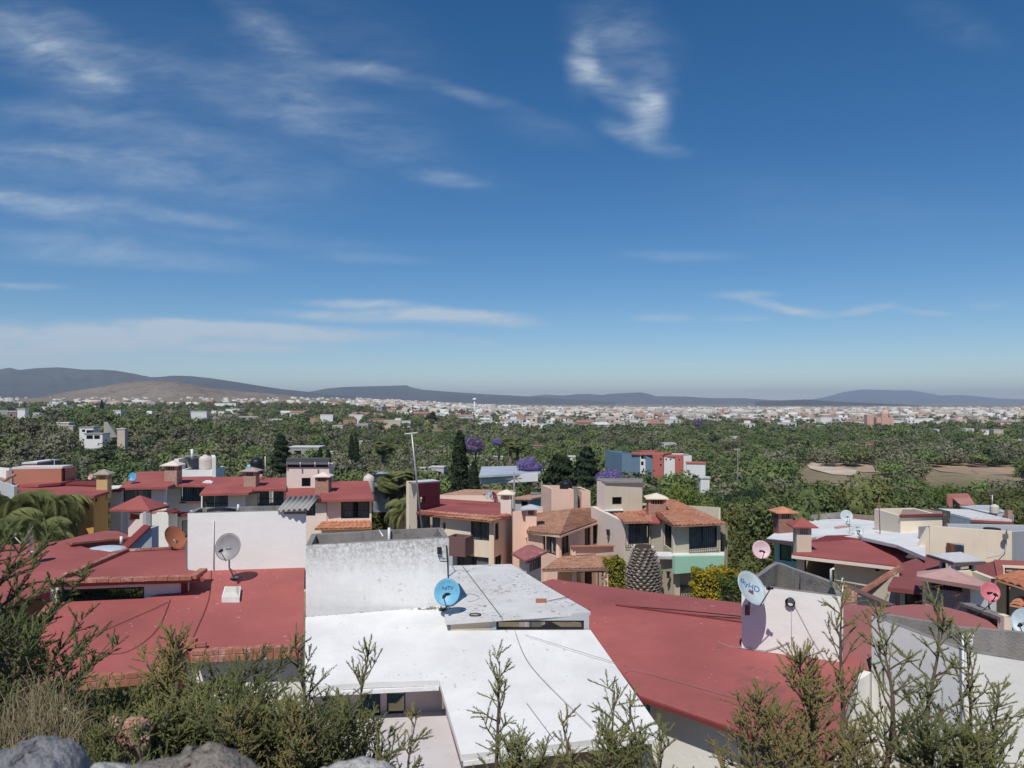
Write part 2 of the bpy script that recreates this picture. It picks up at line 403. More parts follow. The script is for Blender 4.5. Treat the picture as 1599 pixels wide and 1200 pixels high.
RED = paint('red waterproofing', (.40, .118, .108), var=.20, dirt=(.18, .09, .08), dirt_amt=.8, dirt_scale=1.3, chips=(.62, .42, .40), chips_lo=.70, chips_scale=2.6, bump=.5, bscale=14, rough=.75, big=.35, coarse=1.2)
RED2 = paint('clean red waterproofing', (.39, .112, .10), var=.18, dirt=(.2, .07, .06), dirt_amt=.45, dirt_scale=2.0, bump=.3, bscale=12, rough=.75, big=.5)
REDDK = paint('dark red paint', (.22, .045, .045), var=.1, rough=.8)
WHITEROOF = paint('white roof coating', (.79, .79, .77), var=.11, dirt=(.22, .22, .21), dirt_amt=1.2, dirt_scale=11., dlo=.60, dhi=.68, streaks=0., bump=.3, bscale=9, big=.7, rough=.8, coarse=.7)
WHITEROOF2 = paint('peeling white roof coating', (.70, .69, .67), var=.10, dirt=(.13, .12, .11), dirt_amt=1.5, dirt_scale=7., dlo=.55, dhi=.62, bump=.4, bscale=9, big=.8, coarse=.8)
WHITEWALL = paint('white wall', (.86, .85, .81), var=.04, bump=.22, bscale=16, big=.6, rough=.85, coarse=2.5)
WHITEDIRTY = paint('stained white wall', (.86, .86, .84), var=.06, dirt=(.34, .33, .31), dirt_amt=.75, dirt_scale=11.0, dlo=.55, dhi=.66, zband=(21.45, .65), streaks=.2, streak_col=(.40, .40, .38), bump=.35, bscale=14, big=.8, coarse=2.0)
GREYWALL = paint('pale grey wall', (.50, .52, .54), var=.06, bump=.4, streaks=.2)
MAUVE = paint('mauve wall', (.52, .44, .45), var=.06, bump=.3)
PATIO = paint('pale terrace floor', (.62, .58, .57), var=.07, dirt=(.35, .33, .31), dirt_amt=.5, dirt_scale=3, bump=.3)
CONC = paint('grey concrete', (.30, .28, .26), var=.16, dirt=(.10, .095, .09), dirt_amt=.9, dirt_scale=3.5, streaks=.6, streak_col=(.09, .085, .08), bump=.9, bscale=24, big=1.2)
CREAM = paint('cream wall', (.80, .69, .54), var=.05, streaks=.12, bump=.3)
BEIGE = paint('beige wall', (.68, .58, .45), var=.05, streaks=.10, bump=.3)
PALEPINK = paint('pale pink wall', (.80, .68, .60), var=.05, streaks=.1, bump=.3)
PEACH = paint('peach wall', (.84, .60, .43), var=.05, streaks=.08, bump=.3)
SALMON = paint('salmon wall', (.86, .60, .47), var=.06, streaks=.1, bump=.3)
ORANGE = paint('orange wall', (.66, .36, .12), var=.06, bump=.3)
OLIVE = paint('olive beige wall', (.60, .54, .42), var=.05, streaks=.1, bump=.3)
MINT = paint('mint wall', (.38, .66, .50), var=.04, bump=.2)
AQUA = paint('aqua wall', (.36, .66, .60), var=.04, bump=.2)
TAN = paint('tan wall', (.42, .31, .21), var=.06, bump=.3)
BROWNP = paint('brown paint and porch shade', (.17, .10, .10), var=.06, bump=.2)
PEEL = paint('peeling pink wall', (.62, .40, .36), var=.12, dirt=(.78, .74, .70), dirt_amt=2.2, dirt_scale=1.6, chips=(.28, .23, .2), chips_lo=.62, chips_scale=.9, bump=.6)
CLAYWALL = paint('terracotta wall', (.50, .22, .15), var=.08, bump=.3)
BRICKC = brickmat('red brick', (.42, .17, .10), (.52, .23, .14), (.50, .44, .38))
BRICKD = brickmat('dark brick', (.26, .10, .075), (.34, .14, .10), (.30, .22, .19))
BRICKW = brickmat('pale brick', (.46, .27, .19), (.56, .34, .25), (.5, .45, .4), bw=.3, bh=.09)
BRICKT = paint('coping brick', (.46, .19, .13), var=.25, dirt=(.66, .52, .46), dirt_amt=.9, dirt_scale=5, bump=.6, big=2.5)
BRICKWORN = paint('worn painted brick', (.42, .17, .13), var=.25, dirt=(.75, .62, .55), dirt_amt=1.8, dirt_scale=3.5, bump=.8, big=2.5)
MORTAR = paint('mortar', (.62, .55, .50), var=.08)
TILE = tilemat('clay tile', (.45, .20, .12), (.54, .29, .19), (.26, .13, .09))
TILEOLD = tilemat('weathered clay tile', (.44, .24, .16), (.55, .33, .23), (.20, .15, .12))
TILEOR = tilemat('orange clay tile', (.52, .22, .125), (.60, .29, .18), (.36, .17, .11))
GLASS = glassmat()
FRAME = plain('dark window frame', (.03, .028, .026), .5)
FRAMEW = plain('white window frame', (.7, .7, .68), .5)
CURT = paint('curtain cloth', (.62, .72, .66), var=.12, big=3, bump=0)
CURTG = paint('grey curtain cloth', (.42, .43, .44), var=.2, big=3, bump=0)
CURTT = paint('teal curtain cloth', (.22, .42, .48), var=.45, big=2.2, bump=0)
CURTP = paint('pale curtain cloth', (.40, .38, .35), var=.15, big=3, bump=0)
IRON = plain('black iron', (.02, .02, .02), .55)
STEEL = plain('galvanised steel', (.42, .43, .44), .45, .6)
METALW = plain('white enamel', (.80, .80, .78), .4)
BLACKPL = plain('black plastic', (.015, .015, .018), .45)
TANKW = paint('beige plastic tank', (.68, .62, .54), var=.05, bump=0, rough=.5)
ASB = paint('corrugated cement sheet', (.40, .39, .37), var=.12, dirt=(.2, .19, .18), dirt_amt=.6, bump=.3)
TIN = paint('silver metal roofing', (.50, .55, .60), var=.10, streaks=.3, bump=.1, rough=.45)
DARKIN = plain('unlit room', (.05, .047, .045), .9)
WOODBR = plain('brown painted wood', (.20, .07, .04), .6)

# ------------------------------------------------------------------ house kit
def wallpanel(mb, A, B, zb, zta, ztb, holes, th, caps=True):
    """wall from A to B (left to right seen from outside) with real openings"""
    A = Vector(A); B = Vector(B); d = B - A; ln = d.length; d /= ln; n = Vector((d.y, -d.x))
    def pt(u, z, k=0.): return Vector((A.x + d.x * u - n.x * k, A.y + d.y * u - n.y * k, z))
    def top(u): return zta + (ztb - zta) * u / ln
    us = sorted(set([0, ln] + [min(max(h[i], 0.02), ln - .02) for h in holes for i in (0, 1)]))
    zm = min(zta, ztb)
    zs = sorted(set([zb] + [min(h[i], zm - .02) for h in holes for i in (2, 3)]))
    def inh(u, z):
        for h in holes:
            if h[0] - 1e-6 < u < h[1] + 1e-6 and h[2] - 1e-6 < z < h[3] + 1e-6: return True
        return False
    for i in range(len(us) - 1):
        u0, u1 = us[i], us[i + 1]; uc = (u0 + u1) / 2
        for j in range(len(zs)):
            z0 = zs[j]
            if j == len(zs) - 1: za, zc = top(u0), top(u1)
            else: za = zc = zs[j + 1]
            if j < len(zs) - 1 and inh(uc, (z0 + za) / 2): continue
            for k, fl in ((0., False), (th, True)):
                q = [pt(u0, z0, k), pt(u1, z0, k), pt(u1, zc, k), pt(u0, za, k)]
                mb.poly(q[::-1] if fl else q)
    for h in holes:
        u0, u1 = max(h[0], .02), min(h[1], ln - .02); z0, z1 = h[2], min(h[3], zm - .02)
        mb.quad(pt(u0, z0), pt(u0, z1), pt(u0, z1, th), pt(u0, z0, th))
        mb.quad(pt(u1, z0, th), pt(u1, z1, th), pt(u1, z1), pt(u1, z0))
        mb.quad(pt(u0, z0, th), pt(u1, z0, th), pt(u1, z0), pt(u0, z0))
        mb.quad(pt(u0, z1), pt(u1, z1), pt(u1, z1, th), pt(u0, z1, th))
    mb.quad(pt(0, zta), pt(ln, ztb), pt(ln, ztb, th), pt(0, zta, th))
    if caps: mb.quad(pt(0, zb), pt(0, zta), pt(0, zta, th), pt(0, zb, th)); mb.quad(pt(ln, zb, th), pt(ln, ztb, th), pt(ln, ztb), pt(ln, zb))
    return pt, ln

def uat(A, B, px):
    A = Vector(A); B = Vector(B); d = (B - A).normalized(); k = (px - CX) / F
    return (k * A.y - A.x) / (d.x - k * d.y)
def zat(py, Y): return CH - (py - HY) / F * Y

class House:
    def __init__(s, name, label, cat, base):
        s.root = thing(name, label, cat, base); s.acc = {}
    def mb(s, part, mat):
        k = (part, mat.name)
        if k not in s.acc: s.acc[k] = (MB(), mat)
        return s.acc[k][0]
    def wall(s, a, b, tops, zb, holes=(), mat=None, th=.16, part='wall', caps=True):
        """a, b = (px, Y); tops = (py at a, py at b); holes = (x0, x1, y0, y1, style)"""
        A, B = XY(*a), XY(*b); d = (B - A).normalized()
        za = zat(tops[0], a[1]) ; zbb = zat(tops[1], b[1])
        hh = []
        for h in holes:
            u0, u1 = uat(A, B, h[0]), uat(A, B, h[1]); um = (u0 + u1) / 2; Ym = A.y + d.y * um
            z1, z0 = zat(h[2], Ym), zat(h[3], Ym)
            hh.append((u0, u1, max(z0, zb + .05), z1))
        mb = s.mb(part, mat)
        pt, ln = wallpanel(mb, A, B, zb, za, zbb, hh, th, caps)
        for h, q in zip(holes, hh):
            s.window(pt, (max(q[0], .02), min(q[1], ln - .02), q[2], min(q[3], min(za, zbb) - .02)), h[4] if len(h) > 4 else 'w', th)
    def window(s, pt, q, style, th):
        u0, u1, z0, z1 = q
        if style == 'open': return
        fr = MB(); w = .05 if style != 'thin' else .03; k = th * .55
        fm = FRAMEW if style.startswith('W') else FRAME
        def bar(ua, ub, za, zb_, k0, k1):
            fr.mesh([pt(ua, za, k0), pt(ub, za, k0), pt(ub, zb_, k0), pt(ua, zb_, k0), pt(ua, za, k1), pt(ub, za, k1), pt(ub, zb_, k1), pt(ua, zb_, k1)],
                    [(0, 1, 2, 3), (7, 6, 5, 4), (0, 4, 5, 1), (1, 5, 6, 2), (2, 6, 7, 3), (3, 7, 4, 0)])
        e = .002
        bar(u0 + e, u1 - e, z0 + e, z0 + w, k - .03, k + .03); bar(u0 + e, u1 - e, z1 - w, z1 - e, k - .03, k + .03)
        bar(u0 + e, u0 + w, z0 + w, z1 - w, k - .03, k + .03); bar(u1 - w, u1 - e, z0 + w, z1 - w, k - .03, k + .03)
        nm = 2 if (u1 - u0) < 2.2 else 3
        if (u1 - u0) < .8: nm = 1
        if style == 'clere': nm = 1
        for i in range(1, nm):
            uu = u0 + (u1 - u0) * i / nm; bar(uu - .025, uu + .025, z0 + w, z1 - w, k - .025, k + .025)
        if style in ('grid', 'cgrid'):
            zz = z0 + (z1 - z0) * .45; bar(u0 + w, u1 - w, zz - .015, zz + .015, k - .02, k + .02)
        wn = fr.build('window', fm, s.root)
        g = MB(); g.quad(pt(u0 + w, z0 + w, k + .004), pt(u1 - w, z0 + w, k + .004), pt(u1 - w, z1 - w, k + .004), pt(u0 + w, z1 - w, k + .004))
        g.build('pane', GLASS, wn, origin=s.root.location)
        if style in ('c', 'C', 'cT', 'cG', 'cgrid', 'Wc', 'cP', 'cbars'):
            c = MB(); cm = {'cT': CURTT, 'cG': CURTG, 'cgrid': CURTG, 'cbars': CURTG, 'cP': CURTP}.get(style, CURT)
            n = int((u1 - u0) / .05) + 2
            spans = [(0, .42), (.58, 1)] if style in ('cG', 'cgrid') else ([(0, .36), (.64, 1)] if style == 'c' else [(0, 1)])
            for a, b in spans:
                pr = None
                for i in range(n + 1):
                    t = a + (b - a) * i / n; uu = u0 + w + (u1 - u0 - 2 * w) * t
                    kk = th + .05 + .03 * math.sin(uu * 38) + .012 * math.sin(uu * 91)
                    cur = (pt(uu, z0 + .02, kk), pt(uu, z1 - .02, kk))
                    if pr: c.quad(pr[0], cur[0], cur[1], pr[1])
                    pr = cur
            c.build('curtain', cm, wn, origin=s.root.location)
        if style in ('bars', 'cbars'):
            bm = MB(); n = max(4, int((u1 - u0) / .12))
            o = -.10
            for i in range(n + 1):
                uu = u0 - .03 + (u1 - u0 + .06) * i / n; bm.beam(pt(uu, z0 - .18, o), pt(uu, z1 + .03, o), .014, .014, up=Vector((1, 0, 0)))
            for zz in (z0 - .15, z0 - .02, z1 + .02): bm.beam(pt(u0 - .05, zz, o), pt(u1 + .05, zz, o), .018, .018)
            for uu in (u0, u1): bm.beam(pt(uu, z0 - .15, o), pt(uu, z0 - .15, 0), .018, .018); bm.beam(pt(uu, z1 + .02, o), pt(uu, z1 + .02, 0), .018, .018)
            bm.build('window_bars', IRON, wn, origin=s.root.location)
    def box(s, fl, fr, depth, tops, zb, holes=(), mat=None, th=.16, lean=0., part='wall', backtop=None):
        """four walls: front from fl=(px,Y) to fr=(px,Y), going back by depth metres"""
        A, B = XY(*fl), XY(*fr); d = (B - A).normalized(); n = Vector((-d.y, d.x))
        if n.y < 0 and abs(d.x) > .2: n = -n
        C = B + n * depth; D = A + n * depth
        za, zbb = zat(tops[0], fl[1]), zat(tops[1], fr[1])
        s.wall(fl, fr, tops, zb, holes, mat, th, part, False)
        mb = s.mb(part, mat); bt = 0 if backtop is None else backtop
        wallpanel(mb, B, C, zb, zbb, zbb + bt, [], th, False); wallpanel(mb, C, D, zb, zbb + bt, za + bt, [], th, False); wallpanel(mb, D, A, zb, za + bt, za, [], th, False)
        return A, B, C, D, za, zbb
    def raw(s, pts2, z0s, zb, mat, part='wall', th=.16):
        """chain of walls through world XY points with heights"""
        mb = s.mb(part, mat); m = len(pts2)
        for i in range(m - 1):
            wallpanel(mb, pts2[i], pts2[(i + 1) % m], zb, z0s[i], z0s[(i + 1) % m], [], th, False)
    def slab(s, plane, pts, th, mat, part='roof'):
        v = [plane.at(*p) if not isinstance(p, Vector) else p for p in pts]
        mb = s.mb(part, mat); mb.prism(v, (0, 0, -th)); return v
    def flush(s):
        for (part, _), (mb, mat) in s.acc.items(): mb.build(part.split('#')[0], mat, s.root)
        s.acc = {}

def bricks(mb, p, q, w=.12, h=.07, L=.25, gap=.012, seed=0, jit=.006):
    rnd = random.Random(seed); p = Vector(p); q = Vector(q); d = q - p; n = max(1, int(d.length / L)); 
    for i in range(n):
        a = p + d * (i / n) + Vector((0, 0, rnd.uniform(-jit, jit))); b = p + d * ((i + 1) / n) + Vector((0, 0, rnd.uniform(-jit, jit)))
        g = (b - a).normalized() * gap / 2
        mb.beam(a + g, b - g, w, h)

def tileroof(mb, a, b, c, d, pitch=.22, row=.36, amp=.035, thick=.05, jit=.02, seed=1):
    """barrel tiles on the quad a-b (eave, left to right) c-d (ridge, right to left: c above b, d above a)"""
    a, b, c, d = map(Vector, (a, b, c, d)); rnd = random.Random(seed)
    w = max((b - a).length, (c - d).length); hgt = max((d - a).length, (c - b).length)
    nc = max(2, int(w / pitch)); nr = max(1, int(hgt / row)); S = 4
    nrm = (b - a).cross(d - a).normalized()
    if nrm.z < 0: nrm = -nrm
    for j in range(nr):
        v0, v1 = j / nr, (j + 1) / nr + .02
        vs = []
        offs = [rnd.uniform(-jit, jit) for _ in range(nc + 1)]
        for vv, lift in ((v0, .045), (min(v1, 1), .0)):
            for i in range(nc * S + 1):
                t = i / (nc * S); p = a.lerp(b, t).lerp(d.lerp(c, t), vv)
                ph = (i % S) / S
                hgt_ = amp * abs(math.sin(math.pi * (i / S))) ** .7 * (1 + offs[i // S] * 8)
                vs.append(p + nrm * (hgt_ + lift + offs[i // S] * .3))
        n = nc * S + 1
        mb.mesh(vs, [(i, i + 1, n + i + 1, n + i) for i in range(n - 1)])
        # butt ends of the row
        e = [Vector(vs[i]) - nrm * .05 for i in range(n)]
        mb.mesh([vs[i] for i in range(n)] + e, [(i + n, i + 1 + n, i + 1, i) for i in range(n - 1)])
    # bed
    dn = -nrm * thick; mb.prism([a - nrm * .01, b - nrm * .01, c - nrm * .01, d - nrm * .01], dn)

def pyramid_cap(mb, c, w, h, th=.06, rz=0, d=None):
    d = d or w
    M = Matrix.Rotation(rz, 3, 'Z'); c = Vector(c)
    q = [c + M @ Vector((sx * w / 2, sy * d / 2, 0)) for sx, sy in ((-1, -1), (1, -1), (1, 1), (-1, 1))]
    q2 = [p + Vector((0, 0, -th)) for p in q]; ap = c + Vector((0, 0, h))
    mb.mesh(q + q2 + [ap], [(0, 1, 8), (1, 2, 8), (2, 3, 8), (3, 0, 8), (7, 6, 5, 4), (0, 4, 5, 1), (1, 5, 6, 2), (2, 6, 7, 3), (3, 7, 4, 0)])

def chimney(root, px, pyt, pyb, Y, w, wmat, capmat, capw=None, caph=.28, vent=True, rz=.1, cap='pyr', deep=1.0, zextra=.5, barmat=None):
    """roof chimney as parts of its house; pyt = underside of the cap"""
    c = P(px, pyt, Y); zb = P(px, pyb, Y).z - zextra; Yc = Y + w * deep / 2; cx = c.x * Yc / Y
    M = Matrix.Rotation(rz, 3, 'Z'); dp = w * deep
    vh = .30 if vent else 0
    m = MB(); zt = c.z
    m.box((cx, Yc, (zb + zt - vh) / 2), (w, dp, zt - vh - zb), rz)
    if vent:
        for sx in (-1, 1):
            for sy in (-1, 1):
                o = M @ Vector((sx * (w / 2 - .07), sy * (dp / 2 - .07), 0)); m.box((cx + o.x, Yc + o.y, zt - vh / 2), (.14, .14, vh), rz)
    ch = m.build('chimney', wmat, root)
    if vent:
        b = MB(); n = 6
        for i in range(1, n):
            for ax in (0, 1):
                for sgn in (-1, 1):
                    t = (i / n - .5)
                    o = M @ (Vector((t * (w - .14), sgn * (dp / 2 - .06), 0)) if ax == 0 else Vector((sgn * (w / 2 - .06), t * (dp - .14), 0)))
                    b.box((cx + o.x, Yc + o.y, zt - vh / 2), (.045, .045, vh), rz)
        b.build('vent_bars', barmat or wmat, ch, origin=root.location)
        k = MB(); k.box((cx, Yc, zt - vh / 2), (w - .32, dp - .32, vh), rz); k.build('flue', DARKIN, ch, origin=root.location)
    cm = MB(); capw = capw or w * 1.35
    if cap == 'pyr': pyramid_cap(cm, (cx, Yc, zt + .055), capw, caph, .055, rz, capw * (deep if deep < 1.3 else 1.1))
    else: cm.box((cx, Yc, zt + .06), (capw, capw * deep, .12), rz)
    cm.build('chimney_cap', capmat, ch, origin=root.location)
    return ch

def open_box(root, pts, zts, zb, mo, mi, th=.14, inner=.5, name='water_tank_room', cornice=True):
    """rooftop box with a low open parapet: outer skin mo, concrete top and inside mi; pts world XY counter-clockwise from above"""
    n = len(pts); pts = [Vector(p) for p in pts]
    cen = sum(pts, Vector((0, 0))) / n
    ins = []
    for i in range(n):
        a, b, c = pts[i - 1], pts[i], pts[(i + 1) % n]
        d1 = (b - a).normalized(); d2 = (c - b).normalized()
        n1 = Vector((-d1.y, d1.x)); n2 = Vector((-d2.y, d2.x)); bis = (n1 + n2); bis = bis / max(.35, bis.length_squared / 2)
        ins.append(b + bis * th)
    o = MB(); 
    for i in range(n):
        j = (i + 1) % n
        a, b = pts[i], pts[j]
        seg = max(1, int((b - a).length / .25)); 
        for k in range(seg):
            t0, t1 = k / seg, (k + 1) / seg; p = a.lerp(b, t0); q = a.lerp(b, t1)
            z0 = zts[i] + (zts[j] - zts[i]) * t0; z1 = zts[i] + (zts[j] - zts[i]) * t1
            o.quad((p.x, p.y, zb), (q.x, q.y, zb), (q.x, q.y, z1), (p.x, p.y, z0))
    w = o.build('wall', mo, root)
    m = MB()
    rnd = random.Random(n * 7 + int(zb * 10))
    for i in range(n):
        j = (i + 1) % n; seg = max(1, int((pts[j] - pts[i]).length / .3)); pr = None
        for k in range(seg + 1):
            t = k / seg; p = pts[i].lerp(pts[j], t); q = ins[i].lerp(ins[j], t); z = zts[i] + (zts[j] - zts[i]) * t; e = 0 if k in (0, seg) else rnd.uniform(0, .018)
            cur = (Vector((p.x, p.y, z)), Vector((p.x, p.y, z + e)), Vector((q.x, q.y, z + e)), Vector((q.x, q.y, z - inner)))
            if pr: m.quad(pr[0], cur[0], cur[1], pr[1]); m.quad(pr[1], cur[1], cur[2], pr[2]); m.quad(pr[2], cur[2], cur[3], pr[3])
            pr = cur
    zf = min(zts) - inner + .01
    m.poly([(q.x, q.y, zf) for q in ins])
    m.build('parapet', mi, root)
    return w

def cable(name, label, pts, r=.012, mat=None, sag=0., group=None):
    m = MB(); out = []
    pts = [Vector(p) for p in pts]
    if len(pts) > 2:
        q = []
        for i in range(len(pts) - 1):
            a, b, c_, d = pts[max(i - 1, 0)], pts[i], pts[i + 1], pts[min(i + 2, len(pts) - 1)]
            for k in range(6):
                t = k / 6; q.append(.5 * (2 * b + (c_ - a) * t + (2 * a - 5 * b + 4 * c_ - d) * t * t + (3 * b - a - 3 * c_ + d) * t ** 3))
        pts = q + [pts[-1]]
    for i in range(len(pts) - 1):
        n = 10 if len(pts) < 3 else 2
        for k in range(n + (1 if i == len(pts) - 2 else 0)):
            t = k / n; p = pts[i].lerp(pts[i + 1], t); p.z -= sag * 4 * t * (1 - t); out.append(p)
    m.tube(out, r, 5)
    o = m.build(name, mat or BLACKPL, None, origin=pts[0]); o.location = pts[0]
    return props(o, label, 'cable', group)

def text_obj(body, size, mat, parent, M, name='logo', depth=.002, spacing=1.0):
    cu = bpy.data.curves.new(name, 'FONT'); cu.body = body; cu.size = size; cu.extrude = depth; cu.align_x = 'CENTER'; cu.align_y = 'CENTER'; cu.space_character = spacing
    tmp = bpy.data.objects.new(name, cu)
    COL.objects.link(tmp)
    dg = bpy.context.evaluated_depsgraph_get(); dg.update()
    me = bpy.data.meshes.new_from_object(tmp.evaluated_get(dg))
    bpy.data.objects.remove(tmp); bpy.data.curves.remove(cu)
    me.name = name; me.transform(M); me.materials.clear(); me.materials.append(mat)
    o = bpy.data.objects.new(name, me); COL.objects.link(o); o.parent = parent
    return o

def dish(label, base, px, py, Y, diam, az, el, col, armcol=None, logo=None, logocol=None, group=None, name='satellite_dish', backarm=True, wallmount=None, logosize=.12, logorot=0, oval=1.06):
    """offset dish. base = world foot of the mast; (px,py,Y) = dish centre; az = degrees the face turns from the camera direction (+ = to photo right)"""
    base = Vector(base); c = P(px, py, Y)
    root = thing(name, label, 'satellite dish', base, 0, group)
    mat = plain('dish ' + str(tuple(round(x, 2) for x in col)), col, .45)
    ac = armcol or STEEL
    n = Vector((math.sin(R(az)) * math.cos(R(el)), -math.cos(R(az)) * math.cos(R(el)), math.sin(R(el))))
    xa = Vector((0, 0, 1)).cross(n)
    xa = xa.normalized(); ya = n.cross(xa)
    if xa.x < 0: xa = -xa; ya = -ya
    if ya.z < 0: ya = -ya
    r = diam / 2; m = MB(); vs = []; fs = []; K = 40; J = 8; dep = .13 * diam
    def pos(t, a, k): return c + xa * (r * t * math.cos(a)) + ya * (r * oval * t * math.sin(a)) + n * (dep * (t * t - 1) - k)
    for side, off in ((0, 0), (1, .012)):
        for j in range(J + 1):
            for k in range(K): vs.append(pos(max(j / J, .01), 2 * math.pi * k / K, off))
    for j in range(J):
        for k in range(K):
            k2 = (k + 1) % K; a = j * K + k; b = j * K + k2
            fs.append((a, b, b + K, a + K)); o = (J + 1) * K; fs.append((a + o, a + K + o, b + K + o, b + o))
    for k in range(K):
        k2 = (k + 1) % K; fs.append((J * K + k, J * K + k2, J * K + k2 + (J + 1) * K, J * K + k + (J + 1) * K))
    m.mesh(vs, fs, True)
    ref = m.build('reflector', mat, root)
    rim = MB(); rim.tube([pos(1, 2 * math.pi * k / K, .004) for k in range(K + 1)], .009, 5, cap=False); rim.build('rim', mat, ref, origin=root.location)
    # feed arm from the lower edge forward, with the receiver head
    a = MB(); low = pos(.98, -math.pi / 2, .01); head = c + n * (diam * .62) - ya * (r * .55)
    a.tube([c - n * .14 - ya * r * .3, low - ya * .02, head], .014, 6); a.build('feed_arm', ac, root)
    h = MB(); dirn = (c - head).normalized()
    h.tube([head - dirn * .05, head + dirn * .045], .028, 10); h.tube([head + dirn * .045, head + dirn * .09], .042, 10); h.build('receiver_head', BLACKPL if ac is not METALW else METALW, root)
    # bracket and mast
    b = MB(); back = c - n * (dep + .05) - ya * r * .25
    b.box(back, (.14, .10, .16)); b.tube([c - n * dep, back], .03, 8); b.build('bracket', ac, root)
    mm = MB(); 
    if wallmount is not None:
        wp = Vector(wallmount); mm.tube([back, back - Vector((0, 0, .12)), (back - Vector((0, 0, .12))).lerp(wp, .5) + Vector((0, 0, -.1)), wp], .02, 8)
        mm.box(wp, (.16, .03, .22))
    else:
        kn = Vector((back.x, back.y, base.z + (back.z - base.z) * .45)); mm.tube([back, kn, base], .022, 8)
        mm.box(base + Vector((0, 0, .01)), (.20, .16, .02))
        mm.beam(base + Vector((.14, .12, 0)), kn, .015, .015)
    mm.build('mast', ac, root)
    if logo:
        M = Matrix((( xa.x, ya.x, n.x, 0), (xa.y, ya.y, n.y, 0), (xa.z, ya.z, n.z, 0), (0, 0, 0, 1)))
        cc = c + xa * logo[1] + ya * logo[2]
        t2 = ((logo[1] / r) ** 2 + (logo[2] / r / oval) ** 2)
        lo = text_obj(logo[0], logosize, logocol, ref, Matrix.Identity(4), spacing=logo[3] if len(logo) > 3 else 1.0)
        ca, sa = math.cos(R(logorot)), math.sin(R(logorot))
        for vt in lo.data.vertices:
            X = vt.co.x * ca - vt.co.y * sa + logo[1]; Y_ = vt.co.x * sa + vt.co.y * ca + logo[2]
            t2 = (X / r) ** 2 + (Y_ / r / oval) ** 2
            vt.co = c + xa * X + ya * Y_ + n * (dep * (t2 - 1) + .005 + vt.co.z) - root.location
    return root
# ================================================================== NEAR HOUSES
def FY(y): return 8.97 / ((y - 630) / 1200 + .2125)
def CY(y): return 8.99 / ((y - 630) / 1200 + .2125)
GZ = CH - 9.5
# ---------- white house in the middle foreground
hw = House('white_house', 'white house with a big pale sloping roof in the middle foreground', 'house', (XY(700, 16).x, 16, GZ))
PF = Plane((584, 957, FY(957)), (1033, 1142, FY(1142)), (720, 1178, FY(1178)))
hw.slab(PF, [(477, 964), (590, 955), (702, 946), (712, 985), (922, 984), (980, 1066), (1033, 1142), (870, 1162), (720, 1179), (686, 1063), (580, 1066), (476, 1073)], .11, WHITEROOF)
# drip edge under the front eaves
for (a, b) in (((723, 1180), (1031, 1144)), ((477, 1074), (685, 1064))):
    p, q = PF.at(*a), PF.at(*b); m = hw.mb('roof_edge', WHITEDIRTY); m.beam(p - Vector((0, -.05, .15)), q - Vector((0, -.05, .15)), .10, .08)
# raised rear slab with strip window
PG = Plane((922, 955, 17.75), (798, 881, 24.0), (697, 970, 17.55))
gpts = hw.slab(PG, [(690, 884), (798, 881), (860, 919), (922, 955), (815, 962), (696, 970.5), (692, 940)], .085, WHITEROOF2, 'rear_roof')
YA, YB = FY(990) + .12, FY(985) + .08
hw.wall((704, YA), (765, YA + .1), (971, 968), PF.at(706, 990).z - .3, mat=BEIGE, part='clerestory_wall')
hw.wall((765.2, YA + .1), (920, YB), (968, 957), PF.at(706, 990).z - .3, [(775, 912, 966.5, 985, 'clere')], mat=GREYWALL, part='clerestory_wall')
# walls below the roof
zt_ = CH - 6.55
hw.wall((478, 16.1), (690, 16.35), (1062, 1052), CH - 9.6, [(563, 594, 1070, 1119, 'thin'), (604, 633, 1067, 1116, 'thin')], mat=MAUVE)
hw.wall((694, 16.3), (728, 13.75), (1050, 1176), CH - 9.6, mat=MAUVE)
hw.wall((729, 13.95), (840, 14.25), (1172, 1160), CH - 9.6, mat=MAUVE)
hw.wall((842, 17.0), (1010, 17.3), (1100, 1100), CH - 9.6, mat=PALEPINK)
hw.box((996, 14.35), (1018, 14.4), .3, (1146, 1143), CH - 9.6, mat=GREYWALL, part='porch_column', th=.1)
# low terrace slab
PT = Plane((694, 1107, 6.55 * 1200 / 477), (540, 1122, 6.55 * 1200 / 492), (600, 1300, 6.55 * 1200 / 670))
hw.slab(PT, [(476, 1128), (560, 1121), (694, 1107.5), (722, 1205), (752, 1310), (340, 1330)], .2, PATIO, 'terrace')
hw.flush()
# water tank room E on the white house
def pxy(px, Y): return XY(px, Y)
tE = thing('water_tank_room', 'long white rooftop tank enclosure with grimy grey parapet above the pale roof', 'rooftop enclosure', (XY(590, 18.8).x, 18.8, PF.at(590, 957).z))
Ye0, Ye1 = 18.75, 18.75
dzE = (852 - 630) / 1200 * Ye0; dzE1 = (840 - 630) / 1200 * Ye1
ptsE = [pxy(477.5, Ye0), pxy(701, Ye1), pxy(689, dzE1 * 1200 / (824 - 630)), pxy(487, dzE * 1200 / (834 - 630))]
open_box(tE, ptsE, [CH - dzE, CH - dzE1, CH - dzE1, CH - dzE], CH - 5.6, WHITEDIRTY, CONC, th=.13, inner=.55)
m = MB(); a = P(609, 826, 20.25); m.tube([a + Vector((0, -.15, .05)), a + Vector((0, -.16, -.5))], .035, 8); m.tube([P(598, 838, 19.6), P(592, 828, 20.0)], .02, 6)
m.build('vent_pipe', METALW, tE)
gm = MB(); gr_ = random.Random(6)
for i in range(90):
    x = 480 + 212 * (i + gr_.random()) / 90; q = P(x, 966 - (x - 477) * .080 + gr_.uniform(-2, 1.5), 18.66); gm.box(q, (gr_.uniform(.02, .09), .03, gr_.uniform(.012, .04)), gr_.uniform(0, 3))
gm.build('joint_debris', CONC, tE)
